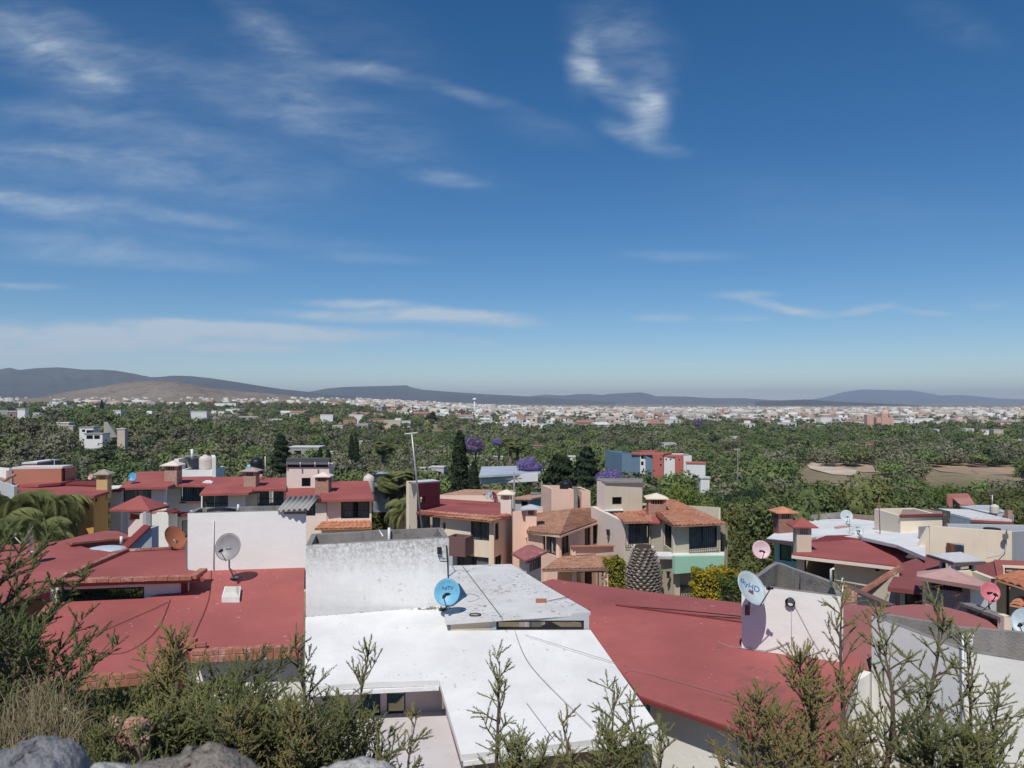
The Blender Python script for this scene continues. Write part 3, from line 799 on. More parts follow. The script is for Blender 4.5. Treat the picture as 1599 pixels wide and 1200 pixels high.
m = MB(); p0 = P(697, 852, Ye1 - .05); m.tube([p0, P(699, 880, Ye1 - .06), P(701, 930, Ye1 - .05)], .018, 6)
m.box(P(686, 860, Ye1 - .04), (.10, .07, .16)); m.tube([P(684, 868, Ye1 - .05), P(686, 873, Ye1 - .05), P(697, 873, Ye1 - .05)], .01, 5)
m.build('meter_box', IRON, tE)

# ---------- red roofed house, left foreground
ha = House('red_roofed_house', 'wide house with red painted roofs, strip window and brick eaves, left foreground', 'house', (XY(280, 18).x, 18, GZ))
PC = Plane((475, 889, CY(889)), (472, 1016, CY(1016)), (100, 1068, CY(1068)))
ha.slab(PC, [(475.5, 886), (472.5, 1015), (287, 1021), (243, 1055), (40, 1071), (20, 1040), (72, 962), (84, 941), (225, 935), (290, 915), (300, 888)], .12, RED)
def bl(a, b, mbx, mbm, lift=.05, w=.2, seed=0):
    p, q = PC.at(*a), PC.at(*b)
    bricks(mbx, p + Vector((0, 0, lift)), q + Vector((0, 0, lift)), w, .09, .27, .02, seed)
    bricks(mbx, p - Vector((0, .03, .08)), q - Vector((0, .03, .08)), w, .13, .5, .012, seed + 5)
    mbm.beam(p + Vector((0, .01, -.0)), q + Vector((0, .01, -.0)), w * .86, .16)
mb_ = ha.mb('brick_eaves', BRICKT); mbr = ha.mb('brick_eaves#r', BRICKT); mbq = ha.mb('clerestory_bricks', BRICKT); mm_ = ha.mb('eaves_mortar', MORTAR)
bl((472, 1014), (300, 1022), mbr, mm_, seed=2); bl((287, 1020), (243, 1054), mb_, mm_, seed=3); bl((240, 1054), (40, 1071), mb_, mm_, seed=4)
for i, (x, y, r) in enumerate(((286, 1014, .1), (298, 1012, -.05), (312, 1015, .2), (297, 1017, 0))):
    q = PC.at(x, y); mbr.box(q + Vector((0, 0, .12 + .05 * (i == 1))), (.26, .13, .08), r)
ha.wall((290, 16.9), (473, 17.2), (1012, 1008), CH - 9.7, mat=WHITEWALL)
ha.wall((60, 16.2), (288, 16.7), (1060, 1046), CH - 9.7, [(110, 205, 1078, 1130, 'w')], mat=CLAYWALL)
# raised strip-window roof
YB0, YB1 = CY(941), CY(925)
ztB = CH - (908 - 630) / 1200 * YB0
PBf = Plane(Vector((P(78, 911, YB0).x, YB0, ztB)), Vector((P(295, 906, YB1).x, YB1, ztB + .0)), Vector((P(196, 862, 23).x, 23.6, ztB + .02)))
ha.slab(PBf, [(78, 912), (318, 902), (318, 893), (291, 890), (290, 857), (210, 860), (194, 864)], .1, RED2, 'clerestory_roof')
p = [PBf.at(*q) for q in ((79, 911), (300, 905), (318, 893), (197, 862), (288, 857))]
bricks(mbq, p[0] + Vector((0, 0, .05)), p[1] + Vector((0, 0, .05)), .22, .09, .27, .012, 11); bricks(mbq, p[1] + Vector((0, 0, .05)), p[2] + Vector((0, 0, .05)), .2, .09, .27, .012, 12)
bricks(ha.mb('worn_coping', BRICKWORN), p[0] + Vector((.06, .16, .05)), p[3] + Vector((0, 0, .05)), .16, .09, .27, .012, 13)
bricks(ha.mb('worn_coping', BRICKWORN), p[3] + Vector((0.1, 0, .05)), p[4] + Vector((0, 0, .05)), .12, .06, .27, .012, 13)
ha.wall((78.5, YB0 + .02), (293, YB1), (916, 911), CH - 5.6, [(89, 225, 919, 939, 'clere')], mat=WHITEWALL, part='clerestory_wall')
ha.wall((76, 23), (78.2, YB0 + .0), (880, 916), CH - 5.6, mat=WHITEWALL, part='clerestory_wall')
ha.wall((293.3, YB1), (300, 22.5), (911, 890), CH - 5.6, mat=REDDK, part='clerestory_wall')
ha.flush()
# glass roof hatch
sk = thing('roof_skylight', 'small pale square skylight dome on the red roof below the grey dish', 'skylight', PC.at(361, 934))
q = [PC.at(*t) for t in ((346, 941), (374, 941), (376, 924), (351, 924))]
m = MB(); m.prism([v + Vector((0, 0, .13)) for v in q], (0, 0, -.15)); m.build('curb', METALW, sk)
m = MB(); cc = sum(q, Vector()) / 4; ri = [v.lerp(cc, .12) + Vector((0, 0, .133)) for v in q]; ap = [v.lerp(cc, .45) + Vector((0, 0, .19)) for v in q]
m.mesh(ri + ap, [(0, 1, 5, 4), (1, 2, 6, 5), (2, 3, 7, 6), (3, 0, 4, 7), (4, 5, 6, 7)]); m.build('dome', plain('milky plastic', (.62, .62, .54), .4), sk)

# tank room D with lid and corrugated sheet
tD = thing('water_tank_room', 'plain bright white rooftop tank enclosure behind the round grey dish', 'rooftop enclosure', (XY(385, 21.3).x, 21.3, CH - 4.7))
YD0, YD1 = CY(896) + .15, CY(889) + .1
dD0, dD1 = (802 - 630) / 1200 * YD0, (797 - 630) / 1200 * YD1
ptsD = [pxy(293, YD0), pxy(478, YD1), pxy(476, YD1 + .95), pxy(310, YD0 + 1.1)]
open_box(tD, ptsD, [CH - dD0, CH - dD1, CH - dD1, CH - dD0], CH - 5.1, WHITEWALL, CONC, th=.12, inner=.4)
m = MB(); c = P(347, 796, 21.9); m.lathe([(.40, -.12), (.42, -.04), (.40, .02), (.2, .06), (.0, .06)], c, 24); m.build('tank_lid', BLACKPL, tD)
m = MB(); m.tube([P(372, 788, 21.5), P(372, 800, 21.5)], .03, 8); m.build('vent_pipe', METALW, tD)
m = MB(); m.tube([P(333.5, 812, YD0 + .02), P(333.5, 890, YD0 + .02)], .012, 6); m.build('conduit', METALW, tD)
cs = thing('corrugated_sheet', 'short piece of grey corrugated cement sheet on the white tank enclosure', 'roof sheet', P(458, 797, 21.2))
m = MB(); n = 60; a, b = P(432, 799, 20.95), P(483, 796, 20.75); vs = []
for dz in (0, -.02):
    for (dy, du) in ((0, 0), (.75, .28)):
        for i in range(n + 1):
            t = i / n; v = a.lerp(b, t) + Vector((.1 * (dy > 0), dy, du + .035 * math.sin(t * math.pi * 2 * 6) + dz + .02)); vs.append(v)
k = n + 1
fs = []
for i in range(n): fs += [(i, i + 1, k + i + 1, k + i), (2 * k + i, 3 * k + i, 3 * k + i + 1, 2 * k + i + 1), (i, 2 * k + i, 2 * k + i + 1, i + 1), (k + i, k + i + 1, 3 * k + i + 1, 3 * k + i)]
m.mesh(vs, fs, True); m.build('sheet', ASB, cs)
m = MB(); m.box(P(456, 801, 21.1), (.8, .09, .06), .05); m.build('batten', plain('old timber', (.25, .2, .15)), cs)

# back-left red roof (neighbour)
hl = House('red_roofed_house', 'house with shallow red roof at the left edge, chimney with red pyramid cap', 'house', (XY(60, 21).x, 21, GZ))
PL = Plane((78, 926, 18.7), (0, 852, 25.0), (200, 842, 25.8))
hl.slab(PL, [(-60, 1000), (-70, 860), (0, 852), (60, 848), (100, 845), (111, 849), (140, 857), (172, 862), (205, 856), (196, 864), (78, 912), (76, 925), (18, 941)], .14, RED2)
PL2 = Plane((110, 850, 24.5), (175, 829, 30.0), (205, 836, 27.5))
hl.slab(PL2, [(110, 850), (96, 844.5), (130, 836), (165, 829), (183, 829.5), (207, 838), (203, 841)], .32, RED2, 'rear_roof')
hl.mb('brick_coping', BRICKT).beam(PL2.at(111, 850) + Vector((0, 0, .02)), PL2.at(203, 841) + Vector((0, 0, .02)), .12, .07)
hl.wall((-60, 18.3), (78, 19.0), (990, 922), CH - 9.6, mat=TAN)
m = hl.mb('brick_coping#b', BRICKT); m.beam(P(64, 966, 17.9), P(83, 942, 18.9), .2, .10)
m = hl.mb('well_cover', plain('pale fibreglass', (.55, .62, .66), .4)); m.lathe([(.62, 0), (.58, .05), (.4, .09), (0, .11)], P(165, 857, 24.4) + Vector((0, 0, -.05)), 24)
hl.mb('vent_pipe', METALW).tube([P(189.5, 850, 24.2), P(189.5, 838, 24.2)], .045, 8)
# chimney tower with pyramid cap
tz = CH - (804 - 630) / 1200 * 26
pA, pB, pC_ = XY(200, 26.4), XY(228, 25.7), XY(237, 26.6); pDd = pA + (pC_ - pB)
m = hl.mb('chimney', PALEPINK); gzz = CH - 6.2
hp = [(200, 26.4), (228, 25.7)]
hl.wall((200, 26.4), (228, 25.7), (800, 802), gzz, [(203, 218, 801, 811, 'open')], mat=PALEPINK, part='chimney')
wallpanel(hl.mb('chimney', GREYWALL), pB, pC_, gzz, tz + .12, tz + .12, [], .1); wallpanel(hl.mb('chimney', GREYWALL), pC_, pDd, gzz, tz + .12, tz + .12, [], .1); wallpanel(hl.mb('chimney', GREYWALL), pDd, pA, gzz, tz + .12, tz + .12, [], .1)  # tower's lit front is coloured pink, its shaded sides grey
c = (pA + pB + pC_ + pDd) / 4; pyramid_cap(hl.mb('chimney_cap', RED2), (c.x, c.y, tz + .18), 1.45, .42, .07, -.12, 1.2)
for i in range(7): 
    a = P(204.2 + i * 2.1, 806, 26.3); hl.mb('vent_bars', plain('orange vent bars', (.55, .20, .09))).box(a, (.022, .05, .24), 0)
hl.mb('vent_bars', MATS['orange vent bars']).box(P(210.5, 811.5, 26.2), (.40, .12, .05), -.35)
# grey buttress with red coping
v = [P(178, 872, 24.6), P(226, 825, 25.5), P(237, 825, 25.6), P(237, 872, 25.4)]
hl.mb('buttress', GREYWALL).prism(v, (.0, .5, 0)); hl.mb('buttress_coping', REDDK).beam(P(179, 869, 24.55) + Vector((0, .2, .03)), P(226, 824, 25.4) + Vector((0, .2, .03)), .42, .05)
hl.flush()

# ---------- red roofed house on the right, with the sky dish tower
hr = House('red_roofed_house', 'house with a broad smooth red roof, right of the pale white-roofed house', 'house', (XY(1150, 15.5).x, 15.5, GZ))
PH = Plane((997, 1086, 15.4), (1306, 1165, 13.0), (960, 945, 20.5))
hr.slab(PH, [(905, 966), (925, 950), (960, 946), (1060, 959), (1158, 972), (1345, 1030), (1333, 1067), (1318, 1120), (1300, 1190), (1142, 1136), (998, 1086), (972, 1052)], .07, RED)
PH2 = Plane((855, 905, 24.5), (1157, 942, 21.2), (1158, 974, 19.3))
hr.slab(PH2, [(846, 909), (862, 904.5), (1000, 923), (1157, 942), (1230, 956), (1230, 990), (1158, 973), (960, 947), (925, 951), (912, 953), (893, 938)], .14, RED, 'rear_roof')
hr.mb('ridge_joint', REDDK).beam(PH.at(962, 946) + Vector((0, 0, .01)), PH.at(1158, 972.5) + Vector((0, 0, .01)), .06, .04)
a, b = PH.at(1000, 1087), PH.at(1298, 1189)
hr.mb('roof_edge', REDDK).beam(a + Vector((-.02, -.04, -.05)), b + Vector((-.02, -.04, -.05)), .05, .07)
a2, b2 = Vector((a.x + .25, a.y + .3)), Vector((b.x + .3, b.y + .3)); e2 = Vector((PH.at(1330, 1070).x - .1, PH.at(1330, 1070).y)); f2 = Vector((a.x + 2.6, a.y + 4.6))
hr.raw([a2, b2, e2, f2, a2], [a.z - .15, b.z - .15, PH.z(*e2) - .2, PH.z(*f2) - .7, a.z - .15], CH - 9.6, WHITEWALL)
hr.flush()
# cables lying on that roof
for i, (u, w_) in enumerate((((970, 948), (1157, 969)), ((985, 951), (1157, 972)))):
    p, q = PH2.at(*u), PH2.at(*w_)
    cable('roof_cable', ['thin black cable lying along the joint of the right red roof, upper one', 'thin black cable lying along the joint of the right red roof, lower one'][i], [p + Vector((0, 0, .03)), p.lerp(q, .5) + Vector((0, 0, .08 - i * .05)), q + Vector((0, 0, .10))], .014)
# tower J
bz = CH - 6.2
fl, fr_ = 17.3, 16.1
tJ = thing('water_tank_room', 'white rooftop tank enclosure with a coil of black cable, right red roof', 'rooftop enclosure', (XY(1240, 16.9).x, 16.9, PH.at(1240, 1035).z))
YJ0 = (PH.at(1158, 1013)).y; YJ1 = (PH.at(1317, 1056)).y
dJ = (913 - 630) / 1200 * YJ0
YJ1 = dJ * 1200 / (931 - 630) * .995
ptsJ = [pxy(1158, YJ0), pxy(1316, YJ1), pxy(1307, dJ * 1200 / (911 - 630)), pxy(1211, dJ * 1200 / (877 - 630) - .25)]
open_box(tJ, ptsJ, [CH - dJ, CH - dJ, CH - dJ, CH - dJ + .05], CH - 7.0, WHITEWALL, CONC, th=.12, inner=.62)
n_ = (ptsJ[1] - ptsJ[0]).normalized(); nf = Vector((n_.y, -n_.x, 0))
def onJ(px, py, k=.03):
    A_, B_ = ptsJ[0], ptsJ[1]; u = uat(A_, B_, px); q = A_ + (B_ - A_).normalized() * u
    return Vector((q.x, q.y, zat(py, q.y))) + nf * k
m = MB()
for j in range(5):
    pts = [onJ(1235, 940, .03 + .012 * j) + Vector((n_.x, n_.y, 0)) * ((.075 + .006 * j) * math.cos(t)) + Vector((0, 0, (.09 + .005 * (j % 3)) * math.sin(t))) for t in [2 * math.pi * i / 24 for i in range(25)]]
    m.tube(pts, .009, 5)
m.build('cable_coil', BLACKPL, tJ)
m = MB(); m.tube([onJ(1236, 950), onJ(1236.5, 1000), onJ(1238, 1040)], .007, 5); m.tube([onJ(1240, 942), onJ(1270, 1000), onJ(1295, 1040)], .005, 5)
m.tube([onJ(1233, 1002), onJ(1215, 1010), onJ(1195, 1016), onJ(1160, 1012), PH.at(1140, 1010), PH.at(1122, 1003), PH.at(1125, 1000)], .008, 5); m.tube([onJ(1160, 1018, .1), onJ(1200, 1020, .02), onJ(1238, 1024)], .006, 5)
m.build('wall_cable', plain('pale cable', (.35, .33, .33)), tJ)
m = MB(); m.tube([onJ(1316, 902, .04), onJ(1316, 1062, .04)], .016, 6); m.build('corner_pipe', METALW, tJ)
m = MB(); q = P(1298, 893, 16.9); m.tube([q + Vector((0, 0, -.35)), q + Vector((0, 0, .05)), q + Vector((.06, 0, .07))], .03, 8); m.build('vent_pipe', METALW, tJ)
a, b = P(1249, 896, 18.1), P(1249, 920, 18.1); m = MB(); m.tube([a, b + Vector((0, 0, -.4))], .012, 5); m.build('rod', IRON, tJ)

# ---------- white building at the lower right corner
hk = House('white_building', 'white building with a grey concrete parapet at the lower right corner', 'house', (XY(1480, 14).x, 14, GZ))
hk.wall((1318, 15.2), (1361, 16.3), (1078, 1050), CH - 9.6, mat=WHITEWALL, part='side_wall')
hk.flush()
dK = (962 - 630) / 1200 * 16.2
Y2 = dK * 1200 / (1018 - 630); Y3 = dK * 1200 / (1046 - 630)
pk = [pxy(1361, 16.2), pxy(1507, Y2), pxy(1680, Y3), pxy(1690, dK * 1200 / (996 - 630)), pxy(1500, dK * 1200 / (978 - 630)), pxy(1374, 16.45)]
open_box(hk.root, pk, [CH - dK] * 6, CH - 9.6, WHITEWALL, CONC, th=.12, inner=.55)
m = MB(); m.tube([P(1503.5, 990, Y2 - .06), P(1505, 1230, Y2 - .06)], .02, 8); m.tube([P(1516, 1014, Y2 + .25), P(1516, 994, Y2 + .25)], .04, 8); sphere_mb(m, P(1516, 993, Y2 + .25), .055, 10, 6); m.build('pipe', METALW, hk.root)

# ---------- dishes of the near roofs
NAVY = plain('dark blue print', (.02, .05, .16)); BLUEP = plain('blue print', (.03, .16, .42))
dish('round blue dish with a small dark logo on the corner of the pale roof', PG.at(692, 953) + Vector((0, .05, 0)), 698, 925, 18.1, .60, -6, 22, (.16, .44, .62), armcol=BLACKPL, logo=('hdTV', .0, .10), logocol=NAVY, logosize=.12)
dish('big plain grey round dish in front of the bright white enclosure, left', PC.at(366, 903), 355.5, 854, 19.9, .66, -3, 20, (.30, .29, .29), armcol=STEEL)
dish('large oval pale dish with blue logo on the right white tower, tilted', onJ(1168, 960, 0), 1174.5, 918, YJ0 - .75, .72, 33, 34, (.50, .58, .60), armcol=BROWNP, logo=('skyHD', .03, .08), logocol=BLUEP, wallmount=onJ(1169, 953, .0), logosize=.19, logorot=-38)
rt_ = bpy.data.objects
dish('weathered silver dish with a torn face on the left red roof, by the palm', PL.at(47, 863), 42, 836, 22.0, .50, -62, 30, (.42, .44, .43), armcol=METALW)
dish('orange rusty dish turned away, left of the bright white enclosure', PBf.at(268, 858) + Vector((0, .3, 0)), 275, 840, 23.2, .74, 66, 34, (.42, .15, .07), armcol=STEEL)

# thin tubes imitate shadow lines and cracks on the pale roof; small things
def onF(px, py, k=.012): return PF.at(px, py) + Vector((0, 0, k))
cable('shadow_crack_line', 'shadow and crack line over the pale roof from the rear slab to the front eave', [onF(803, 993, .15), onF(830, 1045, .05), onF(925, 1142, .06)], .005, plain('grey wire and shadow line', (.22, .22, .22)))
cable('shadow_crack_line', 'thin shadow and crack line along the left part of the pale roof front', [onF(822, 1100, .03), onF(866, 1160, .04)], .004, MATS['grey wire and shadow line'])
cable('shadow_crack_line', 'shadow and crack line crossing both the pale roof and the right red roof', [onF(820, 995, .05), onF(958, 1038, .05), PH.at(1000, 1052) + Vector((0, 0, .05)), PH.at(1200, 1108) + Vector((0, 0, .05))], .005, MATS['grey wire and shadow line'])
cable('roof_cable', 'wire over the rear slab beside the broom', [PG.at(722, 886) + Vector((0, 0, .05)), PG.at(786, 970) + Vector((0, 0, .04))], .007, MATS['grey wire and shadow line'])
br = thing('brick', 'loose orange brick on the rear slab with a rod beside it', 'brick', PG.at(845, 941)); m = MB(); m.box(PG.at(845, 941) + Vector((0, 0, .04)), (.26, .12, .08), -.1); m.build('brick', BRICKT, br)
m = MB(); m.tube([PG.at(855, 941) + Vector((0, 0, .03)), PG.at(888, 934) + Vector((0, 0, .03))], .008, 5); o = m.build('iron_rod', IRON, None, origin=PG.at(855, 941)); o.location = PG.at(855, 941); props(o, 'thin dark rod lying on the rear slab beside the orange brick', 'rod')
m = MB(); c = PG.at(742, 962) + Vector((0, 0, .03)); m.tube([c + Vector((.13 * math.cos(t), .10 * math.sin(t), 0)) for t in [2 * math.pi * i / 16 for i in range(17)]], .014, 6); o = m.build('rubber_ring', BLACKPL, None, origin=c); o.location = c; props(o, 'small black rubber ring lying on the rear slab edge', 'ring')
m = MB(); c = PG.at(728, 935) + Vector((0, 0, .02)); m.tube([c + Vector((.33 * math.cos(t), .40 * math.sin(t), 0)) for t in [-1.4 + 4.2 * i / 16 for i in range(17)]], .006, 5); o = m.build('wire_loop', MATS['grey wire and shadow line'], None, origin=c); o.location = c; props(o, 'thin wire loop on the rear slab right of the blue dish', 'wire')
for k, pts in enumerate((((330, 892), (325, 940), (296, 1009)), ((266, 938), (245, 985), (200, 1019), (150, 1021), (122, 1010)), ((262, 942), (235, 955), (118, 1006)))):
    cable('roof_cable', ['thin dark cable running down the red roof left of the skylight', 'slack dark cable curving over the left red roof', 'straight dark cable over the left red roof'][k], [PC.at(*q) + Vector((0, 0, .025)) for q in pts], .0065, BLACKPL)
# ================================================================== MIDDLE HOUSES
def G(Y, x=0): return gz(x, Y)
# ---------- N1 peach house with tiled eave
h = House('peach_house', 'beige two-storey house, flat red roof edged in tiles, left of centre', 'house', (XY(720, 45).x, 44, G(44)))
g = G(44) - .3
h.wall((651, 43.6), (771, 41.6), (803, 813), g, [(652, 687, 806, 846, 'cG'), (735, 764, 815, 844, 'cP'), (713, 763, 869, 905, 'cgrid')], mat=CREAM)
h.wall((771.3, 41.6), (801, 44.5), (813, 806), g, [(773, 779, 815, 843, 'w'), (773, 783, 868, 905, 'w')], mat=PEACH)
h.wall((801, 43.0), (824, 43.2), (800, 798), g, mat=SALMON, part='side_wall')
h.raw([XY(651, 43.8), XY(651, 52), XY(801, 52), XY(801, 44.6)][::-1], [P(700, 800, 44).z] * 4, g, CREAM, th=.1)
PN1 = Plane((655, 798, 43.3), (790, 810, 41.6), (700, 783, 50))
h.slab(PN1, [(649, 799), (652, 789), (668, 786), (700, 783.5), (745, 784), (786, 789), (800, 797), (796, 806), (770, 809)], .14, RED2)
a, b, c = P(649.5, 803, 43.1), P(768, 814.5, 41.0), P(799, 806, 43.9)
mt = h.mb('tiled_eave', TILE)
tileroof(mt, a + Vector((0, 0, -.02)), b + Vector((0, 0, -.02)), P(773, 806, 41.8), P(650, 796.5, 43.7), pitch=.24, row=.3, amp=.04)
tileroof(mt, b, c, P(793, 801, 44.3), P(773, 806, 41.8), pitch=.24, row=.3, amp=.04)
h.box((698, 41.4), (726.5, 41.0), 1.0, (838, 841), P(700, 868, 41.4).z, mat=BROWNP, part='balcony')
h.box((700, 42.2), (712, 42.1), .3, (866, 866), g, mat=GREYWALL, part='pillar')
chimney(h.root, 791, 773, 800, 44.0, .62, PALEPINK, CREAM, capw=1.0, caph=.22, rz=-.1, barmat=SALMON)
h.wall((638.5, 42.6), (651, 42.9), (752, 752), g, mat=CREAM, part='party_wall', th=.3)
h.mb('party_wall', CREAM).prism([P(634, 840, 42.5), P(639, 820, 42.5), P(639, 840, 42.5)], (0, .3, 0))
h.wall((651, 42.95), (687, 46.5), (755, 751), P(651, 800, 43).z - .4, [(656, 664, 776, 786, 'open')], mat=REDDK, part='parapet', th=.2)
h.slab(Plane((640, 752, 42.7), (687, 751, 46.5), (680, 748, 47.5)), [(638, 753), (651, 753.5), (687, 751), (676, 748.5), (652, 750)], .08, WHITEROOF2, 'parapet_cap')
h.wall((727, 43.25), (727.4, 43.5), (868, 868), g, mat=CREAM)
PN1b = Plane((686, 781, 50), (800, 788, 50), (730, 775, 58))
h.slab(PN1b, [(686, 783), (688, 777.5), (720, 775.5), (757, 775), (762, 778), (782, 782), (786, 790)], .25, RED2, 'rear_roof')
for (x, y) in ((694, 822),): 
    q = P(x, y, 43); m = h.mb('wall_lamp', IRON); m.box(q + Vector((0, -.12, 0)), (.12, .14, .22)); m.box(q + Vector((0, -.12, .16)), (.18, .18, .04))
h.flush()
dish('small pale blue dish seen edge-on at the back of the flat red roof', P(771, 781, 51), 764, 772, 51, .58, -68, 20, (.34, .52, .58), armcol=STEEL)
dish('small dark red dish beside the pale blue one on the back of the red roof', P(777, 783, 51.5), 772.5, 774, 51.6, .50, 62, 30, (.25, .03, .05), armcol=STEEL)
mast = thing('antenna_mast', 'tall thin leaning antenna mast with a crossbar above the grimy white enclosure', 'antenna', P(658, 826, 20.6))
m = MB(); m.tube([P(658, 826, 20.6), P(650.5, 750, 20.5), P(643, 678, 20.4)], .03, 8, r2=.022); m.build('pole', STEEL, mast)
m = MB(); m.tube([P(632, 678, 20.4), P(652, 676, 20.4)], .014, 6); m.build('crossbar', METALW, mast)
cable('guy_wire', 'thin guy wire left of the tall antenna mast', [P(642, 680, 20.4), P(646, 752, 41)], .012, STEEL)

# ---------- N2 orange house with big tile roof
h = House('tiled_house', 'salmon house with a curved weathered tile roof, balcony and lower tiled porch roof', 'house', (XY(880, 43).x, 43, G(43)))
g = G(43) - .3
h.wall((823, 42.4), (873, 39.8), (828, 835), g, [(847.5, 868, 834, 865, 'cG')], mat=SALMON)
h.wall((873.3, 39.8), (934, 45.2), (835, 812), g, [(876, 888.5, 831, 865, 'w'), (913, 922, 817, 853, 'w'), (926, 932, 815, 850, 'w')], mat=SALMON)
h.raw([XY(934, 45.6), XY(934, 52), XY(823, 52), XY(823, 42.6)], [P(880, 812, 46).z] * 4, g, SALMON, th=.1)
rf = h.mb('roof', TILEOLD)
tileroof(rf, P(822, 830.5, 41.9), P(875, 836, 39.2), P(893, 795, 49.5), P(840, 802, 47.5), pitch=.26, row=.42, amp=.045, seed=3)
tileroof(rf, P(875, 836, 39.2), P(938, 813, 45.4), P(925, 794, 49.5), P(893, 794.5, 49.5), pitch=.26, row=.42, amp=.045, seed=4)
e = h.mb('eave_board', SALMON); e.beam(P(824, 832.5, 42.0), P(875, 838.2, 39.3), .12, .09); e.beam(P(875, 838.2, 39.3), P(937, 815.5, 45.3), .12, .09)
# balcony parapet and lower tile roof
h.wall((893, 40.2), (958, 41.2), (854, 853), P(893, 869, 40).z, mat=SALMON, part='balcony', th=.2)
h.wall((891, 42.2), (893, 40.2), (856, 854), P(893, 869, 40).z, mat=SALMON, part='balcony', th=.2)
h.mb('balcony_coping', CLAYWALL).beam(P(892, 853.5, 40.1), P(958.5, 852.5, 41.1), .26, .05)
pr = h.mb('porch_roof', TILEOLD)
tileroof(pr, P(846, 890, 37.6), P(950, 887.5, 38.4), P(958, 868, 41.0), P(876, 869, 40.2), pitch=.22, row=.36, seed=5)
tileroof(pr, P(950, 887.5, 38.4), P(974, 877, 40.0), P(962, 868, 41.2), P(958, 868, 41.0), pitch=.22, row=.36, seed=6)
h.mb('eave_board', SALMON).beam(P(847, 892.5, 37.7), P(950, 890, 38.5), .1, .06)
h.wall((846, 41.6), (952, 41.8), (888, 886), g, [(858, 893, 897, 930, 'w'), (900, 915, 893, 935, 'w'), (923, 946, 893, 935, 'w')], mat=BROWNP, part='porch_wall')  # dark brown wall colour stands in for shade under the porch roof
for x in (852, 897, 946): h.mb('porch_post', SALMON).box((P(x, 900, 38.6).x, 38.6, (P(x, 892, 38.6).z + g) / 2), (.22, .22, P(x, 892, 38.6).z - g))
chimney(h.root, 829.5, 796, 826, 42.9, .62, SALMON, GREYWALL, capw=1.15, caph=.2, rz=-.05, barmat=CLAYWALL)
h.flush()
t = House('rooftop_room', 'pale pink rooftop block with grey concrete column, behind the weathered tile roof', 'rooftop room', (XY(890, 50).x, 50, P(880, 800, 50).z))
t.box((861, 49.5), (896, 49.8), 2.5, (764, 765), P(880, 800, 50).z - .5, mat=SALMON); t.box((908, 49.9), (922, 50), 2.5, (767, 767), P(880, 800, 50).z - .5, mat=SALMON)
t.box((896.3, 49.6), (902, 49.6), .5, (760, 760), P(880, 800, 50).z - .5, mat=CONC, part='column'); t.box((902.5, 50.6), (908, 50.6), .5, (764, 764), P(880, 800, 50).z - .5, mat=CONC, part='column')
t.flush()
def tank(label, px, pyt, pyb, Y, w, mat, name='water_tank'):
    zt, zb = zat(pyt, Y), zat(pyb, Y); r = w / 2; o = thing(name, label, 'water tank', (XY(px, Y).x, Y, zb)); hh = zt - zb
    m = MB(); pr = [(r * .96, 0), (r, .05)]
    for i in range(5): z = hh * (.1 + .13 * i); pr += [(r, z), (r * 1.02, z + .03), (r, z + .06)]
    pr += [(r, hh * .78), (r * .8, hh * .9), (r * .35, hh * .97)]; m.lathe(pr, o.location, 22); m.build('barrel', mat, o)
    m = MB(); m.lathe([(r * .36, hh * .93), (r * .38, hh), (r * .1, hh * 1.03)], o.location, 16); m.build('lid', mat, o); return o
tank('black water tank on the pink rooftop block behind the weathered tile roof', 884, 751, 765, 51, .85, BLACKPL)
# ---------- small red turret in front of N2
h = House('chimney_turret', 'small pink roof turret with red pyramid cap and louvres, beside the salmon house', 'turret', (XY(828, 34).x, 34, G(34)))
h.wall((811, 33.5), (823, 32.7), (874, 880), g, mat=PALEPINK, th=.1); h.wall((823.2, 32.7), (845, 34.0), (880, 868), g, mat=PALEPINK, th=.1)
c = (XY(811, 33.5) + XY(845, 34.0)) / 2
a1, a2, a3, a4 = P(799, 864, 33.9), P(820, 876, 32.2), P(855, 861, 33.6), P(832, 851, 36.2)
zz = (a1.z + a3.z) / 2; ap = P(822, 851.5, 34.2)
q = [Vector((v.x, v.y, v.z)) for v in (a1, a2, a3, a4)]
h.mb('roof', paint('faded red cap', (.36, .13, .13), dirt=(.6, .42, .4), dirt_amt=1.0, dirt_scale=3)).mesh(q + [v - Vector((0, 0, .09)) for v in q] + [ap], [(0, 1, 8), (1, 2, 8), (2, 3, 8), (3, 0, 8), (7, 6, 5, 4), (0, 4, 5, 1), (1, 5, 6, 2), (2, 6, 7, 3), (3, 7, 4, 0)])
for i in range(8):
    t0 = XY(825, 32.85).lerp(XY(843.5, 33.9), i / 7); h.mb('louvre', BROWNP).box((t0.x, t0.y - .06, P(834, 880, 33.5).z), (.05, .05, .5))
h.flush()
# ---------- N3 olive house
h = House('olive_house', 'two-storey olive-beige house with a square tower, tile roof and mint green band', 'house', (XY(1030, 44).x, 44, G(44)))
g = G(44) - .4
h.wall((945, 44.2), (1003, 44.6), (753, 754), g, [(956, 971, 776.5, 788, 'w')], mat=OLIVE, part='tower')
h.wall((932, 45.2), (944.8, 44.2), (751.5, 753), g, mat=PALEPINK, part='tower')
h.raw([XY(1003, 44.8), XY(1003, 45.9), XY(932, 46.0), XY(932, 45.3)], [P(945, 753, 44.2).z] * 4, g, OLIVE, 'tower', th=.1)
m = h.mb('tower_cap', CONC); zt = P(970, 753.4, 44.3).z; m.prism([(*XY(931.5, 45.4), zt + .06), (*XY(944.8, 44.1), zt + .06), (*XY(1003.5, 44.4), zt + .06), (*XY(1003, 46.0), zt + .06), (*XY(932, 46.1), zt + .06)], (0, 0, -.1))
h.wall((923, 45.6), (975, 41.6), (791, 816), g, mat=PALEPINK, part='party_wall', th=.25)
